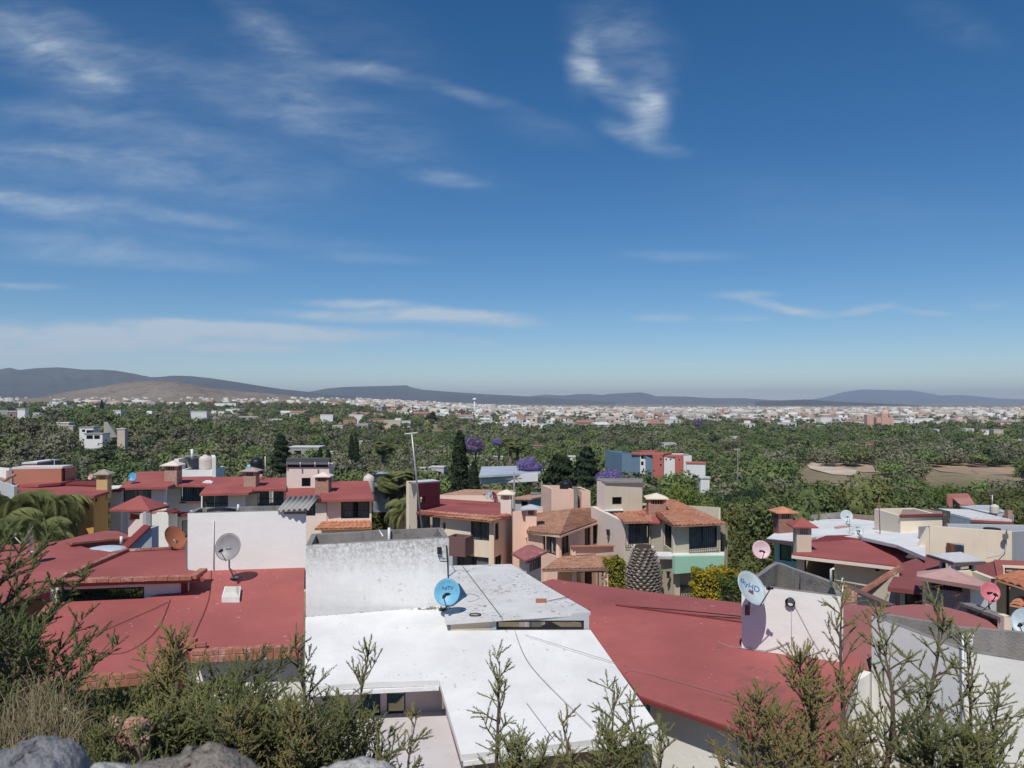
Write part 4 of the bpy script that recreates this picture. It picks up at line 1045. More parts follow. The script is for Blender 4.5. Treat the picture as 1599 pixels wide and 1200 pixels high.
h.wall((975.2, 41.6), (1017, 41.9), (815, 817), g, [(977, 1014, 818, 850, 'cbars')], mat=OLIVE)
h.wall((1017.2, 41.9), (1035.5, 41.0), (817, 815), g, mat=OLIVE)
h.wall((1035.7, 41.0), (1051, 39.2), (813, 821), g, [(1037, 1050, 820, 855, 'w')], mat=OLIVE)
h.wall((1051.2, 39.2), (1125, 40.2), (821, 819), g, [(1076, 1120, 823, 857, 'cbars')], mat=OLIVE)
h.raw([XY(1125, 40.4), XY(1125, 47), XY(1003, 49)], [P(1125, 819, 40.4).z] * 3, g, OLIVE, th=.1)
rf = h.mb('roof', TILE)
tileroof(rf, P(976, 816.5, 40.9), P(1020, 815.5, 41.4), P(1012, 793, 45.6), P(950, 797, 45.4), pitch=.24, row=.38, seed=7)
tileroof(rf, P(1052, 821.5, 38.5), P(1136, 818.5, 39.8), P(1052, 781, 47.2), P(1012, 782, 46.8), pitch=.24, row=.38, seed=8)
tileroof(rf, P(1030, 811, 40.9), P(1052, 821.5, 38.5), P(1018, 786, 46.6), P(1012, 784, 46.7), pitch=.24, row=.38, seed=9)
h.slab(Plane((975, 800, 44.2), (1015, 802, 43.5), (1000, 790, 46.5)), [(974, 797), (985, 792), (1012, 789), (1016, 800), (1004, 806)], .05, RED2, 'roof_patch')
h.slab(Plane((946, 797, 44.1), (973, 796, 44.1), (973, 793, 45)), [(944, 797), (973, 796.4), (973, 793), (946, 794)], .06, WHITEROOF, 'flashing')
h.slab(Plane((1010, 815, 41.6), (1035, 813, 41.2), (1020, 806, 43)), [(1010, 816), (1030, 817), (1034, 812), (1022, 803), (1008, 805)], .06, RED2, 'roof_patch')
h.raw([XY(1136, 40.6), XY(1052, 47.5), XY(1012, 47)], [P(1130, 819, 40.6).z, P(1052, 784, 47.4).z, P(1012, 784, 47).z], g, OLIVE, th=.1)
chimney(h.root, 1024.5, 780, 810, 42.8, .98, BRICKC, CREAM, capw=1.25, caph=.25, rz=-.05)
h.mb('cornice', WHITEROOF).prism([P(1021, 869, 40.6), P(1053, 869.5, 38.6), P(1131, 868, 39.6), P(1131, 862, 40.4), P(1052, 862, 39.4), P(1023, 862, 41)], (0, 0, -.14))
h.wall((1054, 38.45), (1131, 39.45), (869.5, 868.5), P(1080, 893, 39).z, mat=MINT, part='green_band', th=.25)
h.wall((1030, 40.6), (1053.5, 39.0), (872, 872), g, mat=OLIVE, part='pillar', th=.3)
h.wall((1100, 40.4), (1130, 40.6), (870, 870), g, mat=OLIVE, part='pillar')
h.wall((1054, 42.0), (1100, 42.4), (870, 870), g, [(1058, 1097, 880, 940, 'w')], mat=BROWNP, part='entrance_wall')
m = h.mb('gate', IRON)
for i in range(17):
    x = 1056 + 2.4 * i; a = P(x, 914, 39.3); m.tube([a, (a.x, a.y, g + .1)], .015, 4)
m.beam(P(1055, 915.5, 39.3), P(1096, 915, 39.3), .03, .03)
for (x, y, Y) in ((1044, 898, 39.3), (950, 832, 43.3)):
    q = P(x, y, Y); m = h.mb('wall_lamp', IRON); m.box(q + Vector((-.05, -.16, 0)), (.13, .13, .24)); m.box(q + Vector((-.05, -.16, .17)), (.2, .2, .05))
h.flush()

# ================================================================== LEFT ROW
# M4 cream house
h = House('cream_house', 'pale pink house with dark pergola on its tower, right end of left row', 'house', (XY(515, 50).x, 50, G(50)))
g = G(50) - .4
h.box((447.5, 52), (514, 52.4), 3.5, (729, 729), g, [(471, 485, 746.5, 760, 'w')], mat=PALEPINK, part='tower')
m = h.mb('pergola_roof', plain('grey sheet', (.16, .17, .18))); m.prism([P(447, 722.5, 51.8), P(515, 722.5, 52.2), P(514, 715, 55), P(449, 715, 55)], (0, 0, -.14)); m.prism([P(447, 716, 51.8), P(515, 716, 52.1), P(515, 722, 52.2), P(447, 722, 51.9)], (0, .05, 0))
m = h.mb('pergola_screen', plain('dark shade cloth', (.03, .032, .035), .9)); m.prism([P(448, 722.5, 51.95), P(514, 722.5, 52.35), P(514, 730, 52.35), P(448, 730, 51.95)], (0, .04, 0))
for x in (448, 469, 492, 513.5): h.mb('pergola_post', STEEL).tube([P(x, 731, 51.9), P(x, 722, 51.9)], .05, 6)
h.slab(Plane((446, 776, 48.6), (502, 776, 48.6), (470, 763, 51.9)), [(446, 776.5), (447, 763), (503, 761), (503, 775.5)], .14, RED2)
h.slab(Plane((502, 780.5, 47.2), (584, 779, 47.8), (550, 751, 53.5)), [(502, 781), (499, 762), (520, 752), (575, 751), (584, 779.5)], .14, RED2)
h.wall((447, 49.2), (510, 49.4), (778, 778), g, [(449, 492.5, 779, 806, 'cgrid')], mat=PALEPINK)
h.wall((511, 47.9), (580, 48.2), (782, 781), g, [(532.5, 577, 783, 810, 'cgrid')], mat=PALEPINK)
h.raw([XY(580, 48.4), XY(574, 53.6), XY(511, 53), XY(511, 48)], [P(580, 781, 48.4).z, P(575, 753, 53.6).z, P(515, 755, 53).z, P(511, 782, 48).z], g, PALEPINK)
tileroof(h.mb('awning', TILEOR), P(491, 827, 46.4), P(581, 825, 46.9), P(578, 813, 48.2), P(503, 815, 47.9), pitch=.28, row=.4, amp=.05, seed=12)
h.wall((497, 47.5), (573, 47.8), (827, 826), g, [(520, 560, 835, 860, 'w')], mat=PALEPINK)
chimney(h.root, 505, 745.5, 774, 49.3, .86, BRICKC, PALEPINK, capw=1.15, caph=.26, rz=.0)
h.flush()
tank('round cream water tank behind the right end of the cream house roof', 576, 741, 770, 58, .85, TANKW)
sh = thing('metal_shed', 'blue-grey corrugated metal shed behind the cream house, beside the palms', 'shed', (XY(595, 60).x, 60, G(60)))
m = MB(); a, b = P(583, 742, 60), P(607, 742, 61); a2_, b2_ = P(583, 800, 60), P(607, 800, 61); m.prism([a, b, b2_, a2_], (0, 3, 0)); m.build('wall', TIN, sh)
m = MB(); m.prism([P(581, 741.5, 59.7), P(609, 741.5, 60.7), P(606, 737.5, 64), P(586, 738, 64)], (0, 0, -.1)); m.build('roof', plain('tar roof', (.04, .04, .045)), sh)
# M3 white house
h = House('white_row_house', 'white row house with grilled windows, next to the cream house', 'house', (XY(380, 51).x, 51, G(51)))
g = G(51) - .4
h.slab(Plane((312, 771, 49.2), (392, 769.5, 49.2), (340, 745, 54.5)), [(311.5, 771.5), (334, 745), (384, 744.5), (394, 760), (394, 768), (388, 770)], .14, RED2)
h.slab(Plane((390, 763, 50.5), (447, 763, 50.5), (420, 747, 54.5)), [(393, 764), (393, 757), (402, 747), (447, 746), (447, 764)], .14, RED2, 'rear_roof')
h.wall((314, 49.9), (382.5, 50.0), (772, 772), g, [(316, 356, 774, 797, 'cgrid')], mat=WHITEWALL)
h.wall((382.7, 50.0), (384, 51.3), (772, 766), g, mat=WHITEWALL); h.wall((384, 51.3), (446, 51.4), (766, 766), g, [(402, 443, 766.5, 790, 'cgrid')], mat=WHITEWALL)
h.raw([XY(446, 51.6), XY(446, 56), XY(335, 56), XY(314, 50.2)], [P(440, 766, 51.5).z] * 3 + [P(314, 772, 50.2).z], g, WHITEWALL)
chimney(h.root, 393, 737, 760, 51, .80, BRICKW, paint('worn cap', (.45, .36, .32), dirt=(.7, .65, .6), dirt_amt=1), capw=1.2, caph=.24, rz=.0)
m = h.mb('vent_pipe', plain('terracotta pipe', (.45, .25, .18))); m.tube([P(408, 751, 54), P(408, 741, 54)], .12, 8)
h.flush()
tank('black water tank behind the brick chimney of the white row house', 401, 715, 740, 58, .95, BLACKPL)
m = MB(); m.tube([P(414.5, 740, 56), P(414, 713, 56)], .035, 6); o = m.build('pole', CREAM, None, origin=P(414.5, 740, 56)); o.location = P(414.5, 740, 56); props(o, 'short pale pole right of the black water tank', 'pole')
# M2 white house
h = House('white_row_house', 'white row house with teal curtains and a blue dish on its roof', 'house', (XY(250, 52).x, 52, G(52)))
g = G(52) - .4
h.slab(Plane((187, 762, 50), (262, 760, 50), (220, 737, 55.5)), [(186, 762.5), (215, 737), (262, 736), (273, 756), (262, 760.5)], .14, RED2)
h.slab(Plane((270, 757, 52), (318, 757, 52), (300, 744, 55)), [(265, 757.5), (268, 745), (331, 744), (337, 748), (322, 758)], .14, RED2, 'rear_roof')
h.slab(Plane((318, 756, 51.6), (330, 756, 51.6), (330, 746, 55)), [(316, 753), (331, 745.5), (338, 746), (331, 754)], .2, WHITEROOF, 'gutter_strip')
h.wall((190, 50.6), (259.5, 50.6), (763, 763), g, [(192.5, 236, 765, 789, 'c'), (236, 252, 824, 858, 'open')], mat=WHITEWALL)
h.wall((259.8, 50.6), (264, 52.8), (763, 758), g, [(261, 263, 765, 785, 'w')], mat=WHITEWALL)
h.wall((264, 52.8), (322, 52.9), (756, 756), g, [(282, 321, 757.5, 783, 'cT')], mat=WHITEWALL)
h.raw([XY(322, 53), XY(330, 56.5), XY(215, 56.5), XY(190, 50.9)], [P(322, 757, 53).z] * 3 + [P(190, 763, 50.9).z], g, WHITEWALL)
h.mb('sill', REDDK).beam(P(281, 785, 52.6), P(322, 785, 52.6), .2, .09)
h.mb('ledge', BRICKC).beam(P(236, 800, 50.3), P(258.5, 799.5, 50.3), .5, .14)
h.box((236, 50.0), (258, 50.0), .7, (803, 803), P(240, 822, 50).z, mat=WHITEWALL, part='balcony')
h.box((263, 49.8), (277, 50.6), 1.5, (801, 801), g, mat=WHITEWALL, part='stair_wall')
m = h.mb('stair_coping', REDDK); m.prism([P(260, 797.5, 49.7), P(271, 800, 49.4), P(281, 798, 50.4), P(273, 794.5, 51.6)], (0, 0, -.12))
h.mb('ledge', REDDK).beam(P(279, 803.5, 51.6), P(296, 803.5, 51.6), .9, .18)
h.wall((280, 51.4), (300, 51.6), (804, 804), g, [(284, 296, 813, 842, 'w')], mat=WHITEWALL)
chimney(h.root, 270.5, 728, 752, 51.8, .84, BRICKW, PALEPINK, capw=1.25, caph=.28, rz=.0)
h.flush()
t = House('rooftop_room', 'grey and white rooftop tank enclosure behind the white row house chimney', 'rooftop enclosure', (XY(305, 57).x, 57, P(305, 745, 57).z))
t.box((281, 56.4), (331, 56.6), 3.2, (734.5, 734), P(300, 750, 57).z - 1, mat=WHITEWALL)
t.wall((279, 58.6), (331, 58.8), (716, 716), P(300, 750, 57).z - 1, mat=CONC, part='rear_wall'); t.box((331, 56.4), (337, 56.5), 3.2, (715, 715), P(300, 750, 57).z - 1, mat=WHITEWALL, part='end_wall'); t.box((272, 57.4), (279, 57.4), 1.2, (717, 717), P(300, 750, 57).z - 1, mat=WHITEWALL, part='end_wall')
m = t.mb('roof_plate', CONC); m.prism([P(288, 713, 58), P(312, 712, 58), P(310, 710.5, 59), P(290, 711, 59)], (0, 0, -.08)); t.mb('vent_pipe', METALW).tube([P(300, 718, 57.6), P(300, 703, 57.6)], .09, 8); t.mb('vent_pipe', METALW).tube([P(297, 703.5, 57.6), P(302, 702.5, 57.6)], .07, 8)
t.flush()
tank('beige water tank on the rooftop enclosure of the white row house', 321, 711, 734, 57.2, .92, TANKW)
dish('round bright blue dish on the red roof of the white row house', P(207.5, 753, 51.3), 206.5, 745, 51.2, .56, -8, 18, (.10, .38, .62), armcol=STEEL)
dish('tiny light blue dish on the worn chimney cap of the white row house', P(388, 732, 51.4), 387.5, 729, 51.3, .32, -20, 40, (.30, .55, .68), armcol=STEEL)
# white annex between M1 and M2
h = House('garden_annex', 'small white annex with red band between the orange house and the white row house', 'annex', (XY(180, 50).x, 50, G(50)))
h.box((172, 50.4), (189, 50.4), 4, (762, 762), G(50) - .4, mat=WHITEWALL); h.mb('band', REDDK).beam(P(171, 766.5, 50.2), P(189, 766.5, 50.2), .2, .14); h.mb('roof', WHITEROOF).prism([P(171, 763.5, 50), P(189, 762.5, 50), P(189, 758, 52.5), P(174, 758.5, 52.5)], (0, 0, -.08))
h.flush()
# M1 orange house
h = House('orange_house', 'orange house with a broad red roof, behind the palm at the left', 'house', (XY(100, 49).x, 49, G(49)))
g = G(49) - .4
PM = Plane((43, 772, 45.5), (147, 774, 45.5), (120, 752, 53))
h.slab(PM, [(43, 772.5), (20, 759), (34, 757), (90, 754), (122, 752), (153, 757), (170, 767.5), (147, 774.5), (95, 774)], .16, RED2)
PM2 = Plane((25, 757, 49), (120, 753, 50), (118, 747, 53))
h.slab(PM2, [(22, 757.5), (60, 752), (117, 746.5), (121, 749.5), (95, 754), (60, 757)], .16, RED2, 'rear_roof')
h.slab(Plane((95, 756, 50), (153, 758, 49.5), (153, 750, 52)), [(92, 755), (100, 751.5), (153, 751.5), (155, 757)], .1, REDDK, 'rear_roof')
h.wall((72, 46.6), (146, 46.6), (774, 775), g, [(109.5, 139, 776, 797.5, 'w'), (98, 122, 821, 850, 'w')], mat=ORANGE)
h.wall((146.2, 46.6), (169, 48.8), (774, 768), g, [(149, 152, 776, 784, 'w')], mat=ORANGE)
h.raw([XY(169, 49), XY(169, 54), XY(50, 54), XY(50, 46.6)], [P(160, 765, 49).z] * 3 + [P(60, 774, 46.6).z], g, ORANGE)
tileroof(h.mb('awning', TILEOLD), P(87, 821, 44.6), P(121, 819, 44.8), P(121, 803, 46.4), P(86, 803, 46.4), pitch=.26, row=.34, seed=21)
h.mb('stone_band', paint('rubble stone face', (.60, .46, .26), var=.3, dirt=(.75, .68, .5), dirt_amt=1.2, dirt_scale=5, bump=1)).prism([P(82, 789, 46.5), P(108.5, 789, 46.5), P(108.5, 799, 46.5), P(82, 799, 46.5)], (0, .08, 0))
chimney(h.root, 162.5, 742, 768, 48.4, .66, paint('yellow plaster', (.62, .44, .22)), paint('grey stone cap', (.38, .33, .27), dirt=(.2, .18, .15), dirt_amt=.8), capw=1.05, caph=.3, rz=.1)
h.flush()
dish('small light blue dish behind the red roof of the orange house', P(92, 748, 53), 90.5, 741, 53, .40, -30, 30, (.30, .58, .66), armcol=STEEL)
dish('small pink dish behind the red roof of the orange house', P(143, 752, 53), 141, 745, 53, .42, -24, 24, (.72, .38, .38), armcol=STEEL)
ta = thing('tv_antenna', 'thin rooftop television antenna behind the orange house roof', 'antenna', P(85, 748, 54)); m = MB(); m.tube([P(85, 748, 54), P(85, 718, 54)], .025, 6); m.build('pole', STEEL, ta)
m = MB(); m.tube([P(79, 718.5, 54), P(91, 719.5, 54)], .02, 5); [m.tube([P(80 + 2 * i, 717.5, 54 - .2), P(80 + 2 * i, 720.5, 54 + .2)], .012, 4) for i in range(6)]; m.build('crossbar', STEEL, ta)
def simple(name, label, cat, fl, fr, depth, tops, zb, mat, holes=(), cap=None, capmat=None, part='wall'):
    h = House(name, label, cat, (XY(fl[0], fl[1]).x, fl[1], zb)); A, B, C, D, za, zb2 = h.box(fl, fr, depth, tops, zb, holes, mat=mat, part=part)
    m = h.mb('roof', capmat or WHITEROOF2); k = .0 if cap is None else cap
    d = (B - A).normalized() * k; n = Vector((-d.y, d.x))
    q = [A - d - n, B + d - n, C + d + n, D - d + n]; zz = [za, zb2, zb2, za]
    m.prism([(p.x, p.y, z + .12) for p, z in zip(q, zz)], (0, 0, -.14)); h.flush(); return h
simple('clay_wall_building', 'terracotta coloured side building left of the orange house', 'building', (18, 50), (38, 52), 3, (733, 730), G(50), CLAYWALL)
simple('clay_wall_building', 'dark red flat-roofed block behind the orange house', 'building', (34, 58), (58, 58), 3, (725, 724), G(58), paint('dull red wall', (.32, .12, .11), var=.12), capmat=WHITEROOF)
simple('brick_wall_building', 'low pale brick wall behind the orange house roof', 'wall', (37.5, 56), (84, 56), 3, (743, 744), G(56), BRICKW, capmat=CONC)
h = House('white_parapet_building', 'white building with a curved red-topped parapet at the left edge', 'building', (XY(5, 40).x, 42, G(42)))
h.wall((-30, 44), (22, 42), (742, 760), G(42), mat=GREYWALL, part='parapet')
h.wall((-30, 46), (14, 44.5), (728, 732), G(42), mat=WHITEWALL); h.wall((14.2, 44.5), (21, 45), (735, 735), G(42), mat=paint('pink render', (.62, .34, .26), var=.15))
h.mb('coping', BRICKC).tube([P(-5, 746, 43.2), P(3, 748, 43), P(7, 751, 42.9), P(11, 749, 42.7), P(16, 744.5, 42.4), P(23, 742, 42.1)], .09, 6)
h.flush()
h = House('hillside_roof', 'low red-edged tiled roof left of the orange house', 'roof', (XY(-5, 43).x, 43, G(43)))
h.slab(Plane((-40, 775, 42), (20, 760, 44), (20, 755, 46)), [(-40, 775), (22, 762), (30, 757), (20, 755), (-40, 764)], .12, TILEOLD); h.flush()

# ================================================================== RIGHT CLUSTER
# L0 white roof / aqua house
h = House('aqua_house', 'aqua walled house with a bright white flat roof and brick edging, right', 'house', (XY(1300, 42).x, 42, G(42)))
g = G(42) - .3
P0 = Plane((1200, 842, 38.5), (1250, 841, 37.5), (1310, 814, 46))
h.slab(P0, [(1197, 841), (1233, 817), (1260, 812), (1330, 810), (1410, 818), (1445, 823), (1445, 870), (1400, 851), (1340, 838), (1275, 838), (1245, 846)], .14, WHITEROOF)
h.mb('roof_edge', BROWNP).beam(P0.at(1197, 841.5) + Vector((0, 0, -.1)), P0.at(1245, 846.5) + Vector((0, 0, -.1)), .12, .16)
h.wall((1209, 38.9), (1245, 38.0), (848, 850), g, [(1217, 1236, 849, 876, 'w'), (1237, 1244, 850, 877, 'w')], mat=AQUA)
h.raw([XY(1440, 38.2), XY(1440, 44), XY(1240, 45), XY(1209, 39.2)], [P0.z(*XY(1440, 38)) - .2, P0.z(*XY(1440, 44)) - .2, P0.z(*XY(1240, 44)) - .2, P(1209, 848, 39).z - .1], g, AQUA)
br_ = h.mb('parapet', CONC); br_.beam(P0.at(1236, 815) + Vector((0, 0, .15)), P0.at(1322, 809) + Vector((0, 0, .2)), .2, .35); h.mb('brick_edging', BRICKW).beam(P0.at(1325, 809) + Vector((0, 0, .12)), P0.at(1410, 818) + Vector((0, 0, .2)), .2, .26)
h.mb('roof_patch', BRICKW).beam(P0.at(1306, 826) + Vector((0, 0, .05)), P0.at(1322, 824) + Vector((0, 0, .05)), .3, .08)
h.mb('light_well', GREYWALL).prism([P(1344, 838, 37.2), P(1374, 841, 36.5), P(1371, 834.5, 37.7), P(1345, 831.5, 38.2)], (0, 0, -.12))
h.flush()
h = House('brick_chimney', 'brown brick chimney with a clay tile cap beside the aqua house', 'chimney', (XY(1223, 41).x, 41, P(1222, 832, 41).z))
c = chimney(h.root, 1222.5, 801.5, 828, 41, .78, BRICKD, TILEOR, capw=1.22, caph=.26, rz=.05)
# L1 red roof
h = House('beige_house', 'beige house with long red roof and red-capped chimney before the aqua house', 'house', (XY(1320, 34).x, 34, G(34)))
g = G(34) - .4
P1 = Plane((1236, 865, 33), (1403, 884, 30.2), (1330, 840, 36.5))
h.slab(P1, [(1236, 865.5), (1262, 846), (1270, 842), (1330, 841), (1385, 846), (1436, 854), (1404, 884)], .14, RED2)
h.slab(Plane((1264, 847, 35.5), (1434, 855, 34), (1330, 836, 37)), [(1262, 847), (1290, 836.5), (1330, 835.5), (1390, 844), (1434, 853), (1400, 850), (1330, 842)], .14, REDDK, 'rear_roof')
h.mb('fascia', PALEPINK).beam(P1.at(1236, 866) + Vector((0, -.03, -.1)), P1.at(1403, 885) + Vector((0, -.03, -.1)), .06, .12)
h.wall((1244, 33.3), (1410, 30.7), (868, 886), g, [(1256, 1302.5, 871, 908, 'w'), (1385, 1400, 883, 893, 'w')], mat=BEIGE)
h.raw([XY(1410, 30.8), XY(1436, 33.6), XY(1250, 37), XY(1244, 33.5)], [P(1410, 886, 30.8).z, P(1436, 858, 33.6).z, P(1300, 850, 36).z, P(1244, 868, 33.5).z], g, BEIGE)
chimney(h.root, 1252.5, 824, 858, 33.3, .62, BEIGE, RED2, capw=1.08, caph=.34, rz=-.1)
m = h.mb('wall_lamp', IRON); m.box(P(1368, 886, 31.2) + Vector((0, -.1, 0)), (.12, .14, .26))
h.flush()
tv = thing('antenna_mast', 'rusty thin antenna pole on the white flat roof, right cluster', 'antenna', P(1374.5, 842, 36.6)); m = MB(); m.tube([P(1374.5, 842, 36.6), P(1372.5, 779, 36.6)], .022, 6); m.build('pole', plain('rusty pole', (.22, .09, .06)), tv); m = MB(); m.tube([P(1371, 782, 36.6), P(1375, 781.5, 36.6)], .02, 5); m.build('tip', MATS['rusty pole'], tv)
tv = thing('antenna_mast', 'short thin pole between the two dishes on the white roof', 'antenna', P(1327, 834, 37.8)); m = MB(); m.tube([P(1327, 834, 37.8), P(1326, 800, 37.8)], .014, 6); m.build('pole', STEEL, tv)
dish('pale grey dish at the back of the white flat roof, right', P0.at(1326, 820), 1322, 806, 41.5, .62, -14, 24, (.50, .56, .57), armcol=STEEL)
dish('pale grey dish with a tiny dark logo, nearer on the white flat roof', P0.at(1344, 839), 1339.5, 827.5, 37.4, .54, -12, 20, (.52, .57, .58), armcol=STEEL, logo=('dish', 0, .12), logocol=IRON, logosize=.10)
dish('large pale pink dish in front of the dry lot, left of the concrete parapet', P(1190, 877, 27.5), 1189, 858.5, 27.6, .62, -5, 22, (.72, .50, .52), armcol=IRON)
# L2 tower building
h = House('cream_tower_building', 'long cream rooftop wall building with a square hole window and cable, right', 'building', (XY(1510, 29).x, 29, G(30)))
g = G(30) - .3
h.wall((1452, 30.4), (1580, 29.2), (822, 831), g, [(1480.5, 1505.5, 848.5, 866, 'open')], mat=CREAM, th=.2)
h.wall((1434, 33.5), (1451.8, 30.4), (822.5, 822), g, mat=CREAM, th=.2)
h.mb('wall', CREAM).prism([P(1451, 824, 30.45), P(1451.5, 872, 30.45), P(1418, 872, 30.45), P(1436, 852, 30.45)], (0, .2, 0))
h.wall((1580.2, 29.2), (1612, 31.5), (831, 829), g, mat=GREYWALL, th=.2); h.wall((1480, 32.6), (1600, 32), (819, 821), g, mat=GREYWALL, part='rear_wall', th=.2)
m = h.mb('shutter', WOODBR); m.box(P(1484, 857, 29.9), (.14, .3, .40)); h.mb('wall_inside', GREYWALL).box(P(1495, 858, 30.6), (.7, .05, .36))
m = h.mb('floodlight', plain('grey lamp', (.2, .2, .2))); m.box(P(1570, 838, 29.1), (.18, .12, .18), .5); m.tube([P(1572, 835, 29.2), P(1572, 826, 29.2)], .02, 6)
m = h.mb('conduit', GREYWALL); m.tube([P(1571, 842, 29.2), P(1570, 860, 29.2), P(1561, 868, 29.25), P(1540, 872, 29.4)], .015, 5)
m = h.mb('roof_hatch', IRON); m.lathe([(.32, 0), (.3, .07), (0, .1)], P(1549, 826, 30.6) + Vector((0, 0, -.05)), 14)
h.flush()
h = House('rooftop_room', 'cream box room with a weathered brick-edged top behind the long cream wall', 'rooftop room', (XY(1440, 37).x, 37, P(1440, 830, 37).z))
h.box((1406, 36.2), (1471.5, 36.2), 2.6, (806.5, 805), P(1430, 840, 36).z - .4, mat=CREAM)
h.mb('brick_edge', REDDK).beam(P(1405, 806, 36.1), P(1473, 804, 36.1), .1, .1)
h.mb('roof', paint('weathered brick top', (.36, .26, .22), var=.2, dirt=(.6, .35, .28), dirt_amt=1.2, dirt_scale=2)).prism([P(1405, 805.5, 36.1), P(1473, 803.5, 36.1), P(1469, 796, 38.8), P(1410, 795, 38.8)], (0, 0, -.12))
h.flush()
h = House('stone_wall', 'dark rubble stone wall end beside the cream box room', 'wall', (XY(1478, 38).x, 38, G(38)))
h.box((1473, 37.5), (1484, 37.5), 1.2, (800, 799), G(38), mat=paint('dark rubble stone', (.10, .09, .08), var=.4, dirt=(.3, .28, .26), dirt_amt=1.5, dirt_scale=5, bump=1)); h.flush()
# P house: red roof, strip windows, peeling chimney
h = House('weathered_house', 'weathered house with dull red roof, pale flat clerestory and dark openings, below the cream wall', 'house', (XY(1430, 25).x, 25, G(26)))
g = G(25) - .3
DRED = paint('dull red waterproofing', (.27, .085, .08), var=.12, dirt=(.16, .07, .06), dirt_amt=.6, dirt_scale=2)
PP = Plane((1387, 917, 24.0), (1443, 922, 23.4), (1440, 870, 28.6))
h.slab(PP, [(1386, 917), (1407, 880), (1448, 866), (1466, 870), (1472, 925), (1443, 923)], .14, DRED)
h.slab(Plane((1524, 903, 25.2), (1555, 902, 25), (1556, 878, 28.5)), [(1524, 903), (1521, 879), (1555, 878), (1558, 902)], .14, DRED)
h.wall((1404.5, 24.3), (1443, 23.9), (920, 923), g, [(1413, 1442, 924, 947, 'w')], mat=CREAM)
h.wall((1394, 26.6), (1404.3, 24.3), (915, 921), g, mat=BROWNP)
# clerestory
h.mb('pale_roof', WHITEROOF2).prism([P(1449, 865.5, 26.0), P(1490, 878, 23.8), P(1538, 876, 24.3), P(1500, 862, 27.5)], (0, 0, -.12))
h.mb('roof_edge', BROWNP).beam(P(1490, 880.8, 23.8), P(1538, 878.8, 24.3), .06, .07); h.mb('roof_edge', BROWNP).beam(P(1449, 868, 26.0), P(1490, 880.8, 23.8), .06, .07)
h.wall((1467, 25.2), (1492, 24.2), (873, 882), g, [(1469, 1488, 876, 893, 'w')], mat=GREYWALL); h.wall((1492.3, 24.2), (1525, 24.6), (882, 880), g, [(1499, 1520, 882, 893, 'w')], mat=WHITEWALL)
h.flush()
h = House('peeling_chimney', 'wide pink chimney block with peeling plaster, vent grille and gable cap, right', 'chimney', (XY(1490, 21).x, 21, CH - 6.5))
h.wall((1445.5, 21.6), (1515, 21.0), (900, 915), CH - 8.5, [(1453, 1502.5, 905, 922, 'open')], mat=PEEL, th=.2)
h.wall((1515.2, 21.0), (1556, 22.6), (908, 914), CH - 8.5, mat=WHITEWALL)
h.wall((1440, 23.5), (1445.3, 21.6), (895, 900), CH - 8.5, mat=CREAM); h.raw([XY(1556, 22.8), XY(1520, 24), XY(1440, 23.6)], [CH - 5.2] * 3, CH - 8.5, CREAM)
m = h.mb('vent_bars', BROWNP)
for i in range(9): m.box(P(1456 + i * 5.2, 912 + i * .4, 21.4), (.045, .06, .34))
h.mb('flue', DARKIN).box(P(1480, 913, 21.9), (1.1, .3, .36))
m = h.mb('cap', paint('faded pink cap', (.60, .36, .32), var=.12, dirt=(.4, .25, .22), dirt_amt=.8, dirt_scale=3)); q = [P(1431, 900, 21.3), P(1530, 916, 20.4), P(1542, 911, 21.6), P(1432, 893, 23.8)]; ap = P(1483, 886.5, 22.2)
m.mesh(q + [ap] + [v - Vector((0, 0, .02)) for v in q], [(0, 1, 4), (1, 2, 4), (2, 3, 4), (3, 0, 4), (8, 7, 6, 5)])
h.mb('cap_edge', paint('dark pink edge', (.34, .19, .18), var=.15)).prism([v + Vector((0, 0, -.0)) for v in q], (0, 0, -.11))
m = h.mb('dry_vines', plain('dry twig', (.20, .13, .10), .9)); rnd = random.Random(4)
for i in range(9):
    x0 = rnd.uniform(1448, 1500); m.tube([P(x0 + rnd.uniform(-4, 4) * k + rnd.uniform(-12, 12) * (k > 2), 962 - k * rnd.uniform(6, 11), 20.9 - .05 * (i % 3)) for k in range(6)], .008, 4)
h.flush()
# dull red roof between towers, curved
h = House('vaulted_roof_house', 'house with a dull red gently vaulted roof behind the grey parapet, lower right', 'house', (XY(1450, 19).x, 19, G(19)))
DR2 = paint('dusty red waterproofing', (.33, .13, .12), var=.1, dirt=(.2, .09, .08), dirt_amt=.5, dirt_scale=2, bump=.3)
PV = Plane((1340, 1045, 16.6), (1400, 955, 19.5), (1640, 1030, 17.2))
h.slab(PV, [(1300, 1047), (1290, 948), (1317, 943), (1385, 949), (1400, 946), (1425, 944), (1455, 945), (1480, 949), (1510, 957), (1540, 968), (1566, 984), (1640, 1010), (1640, 1060), (1380, 1047)], .14, DR2)
h.raw([XY(1330, 17.3), XY(1620, 17.3), XY(1620, 19), XY(1338, 20), XY(1330, 17.3)], [PV.z(*XY(1330, 17.3)) - .2, PV.z(*XY(1620, 17.3)) - .2, PV.z(*XY(1620, 19)) - .25, PV.z(*XY(1338, 20)) - .3, PV.z(*XY(1330, 17.3)) - .2], CH - 9.6, WHITEWALL)
h.flush()
h = House('brick_wall', 'short red brick wall right of the white logo-dish tower', 'wall', (XY(1328, 20.5).x, 20.5, CH - 7)); h.box((1312, 20.6), (1338, 20.4), .3, (917, 930), CH - 7.5, mat=BRICKC); h.flush()
h = House('coped_wall', 'cream boundary wall with a sloping dark coping, right of the brick wall', 'wall', (XY(1365, 22).x, 22, CH - 7))
h.wall((1338, 22.4), (1392, 20.8), (928, 947), CH - 8, mat=CREAM); h.mb('coping', BROWNP).beam(P(1316, 914, 22.6), P(1392, 947, 20.8), .25, .07)
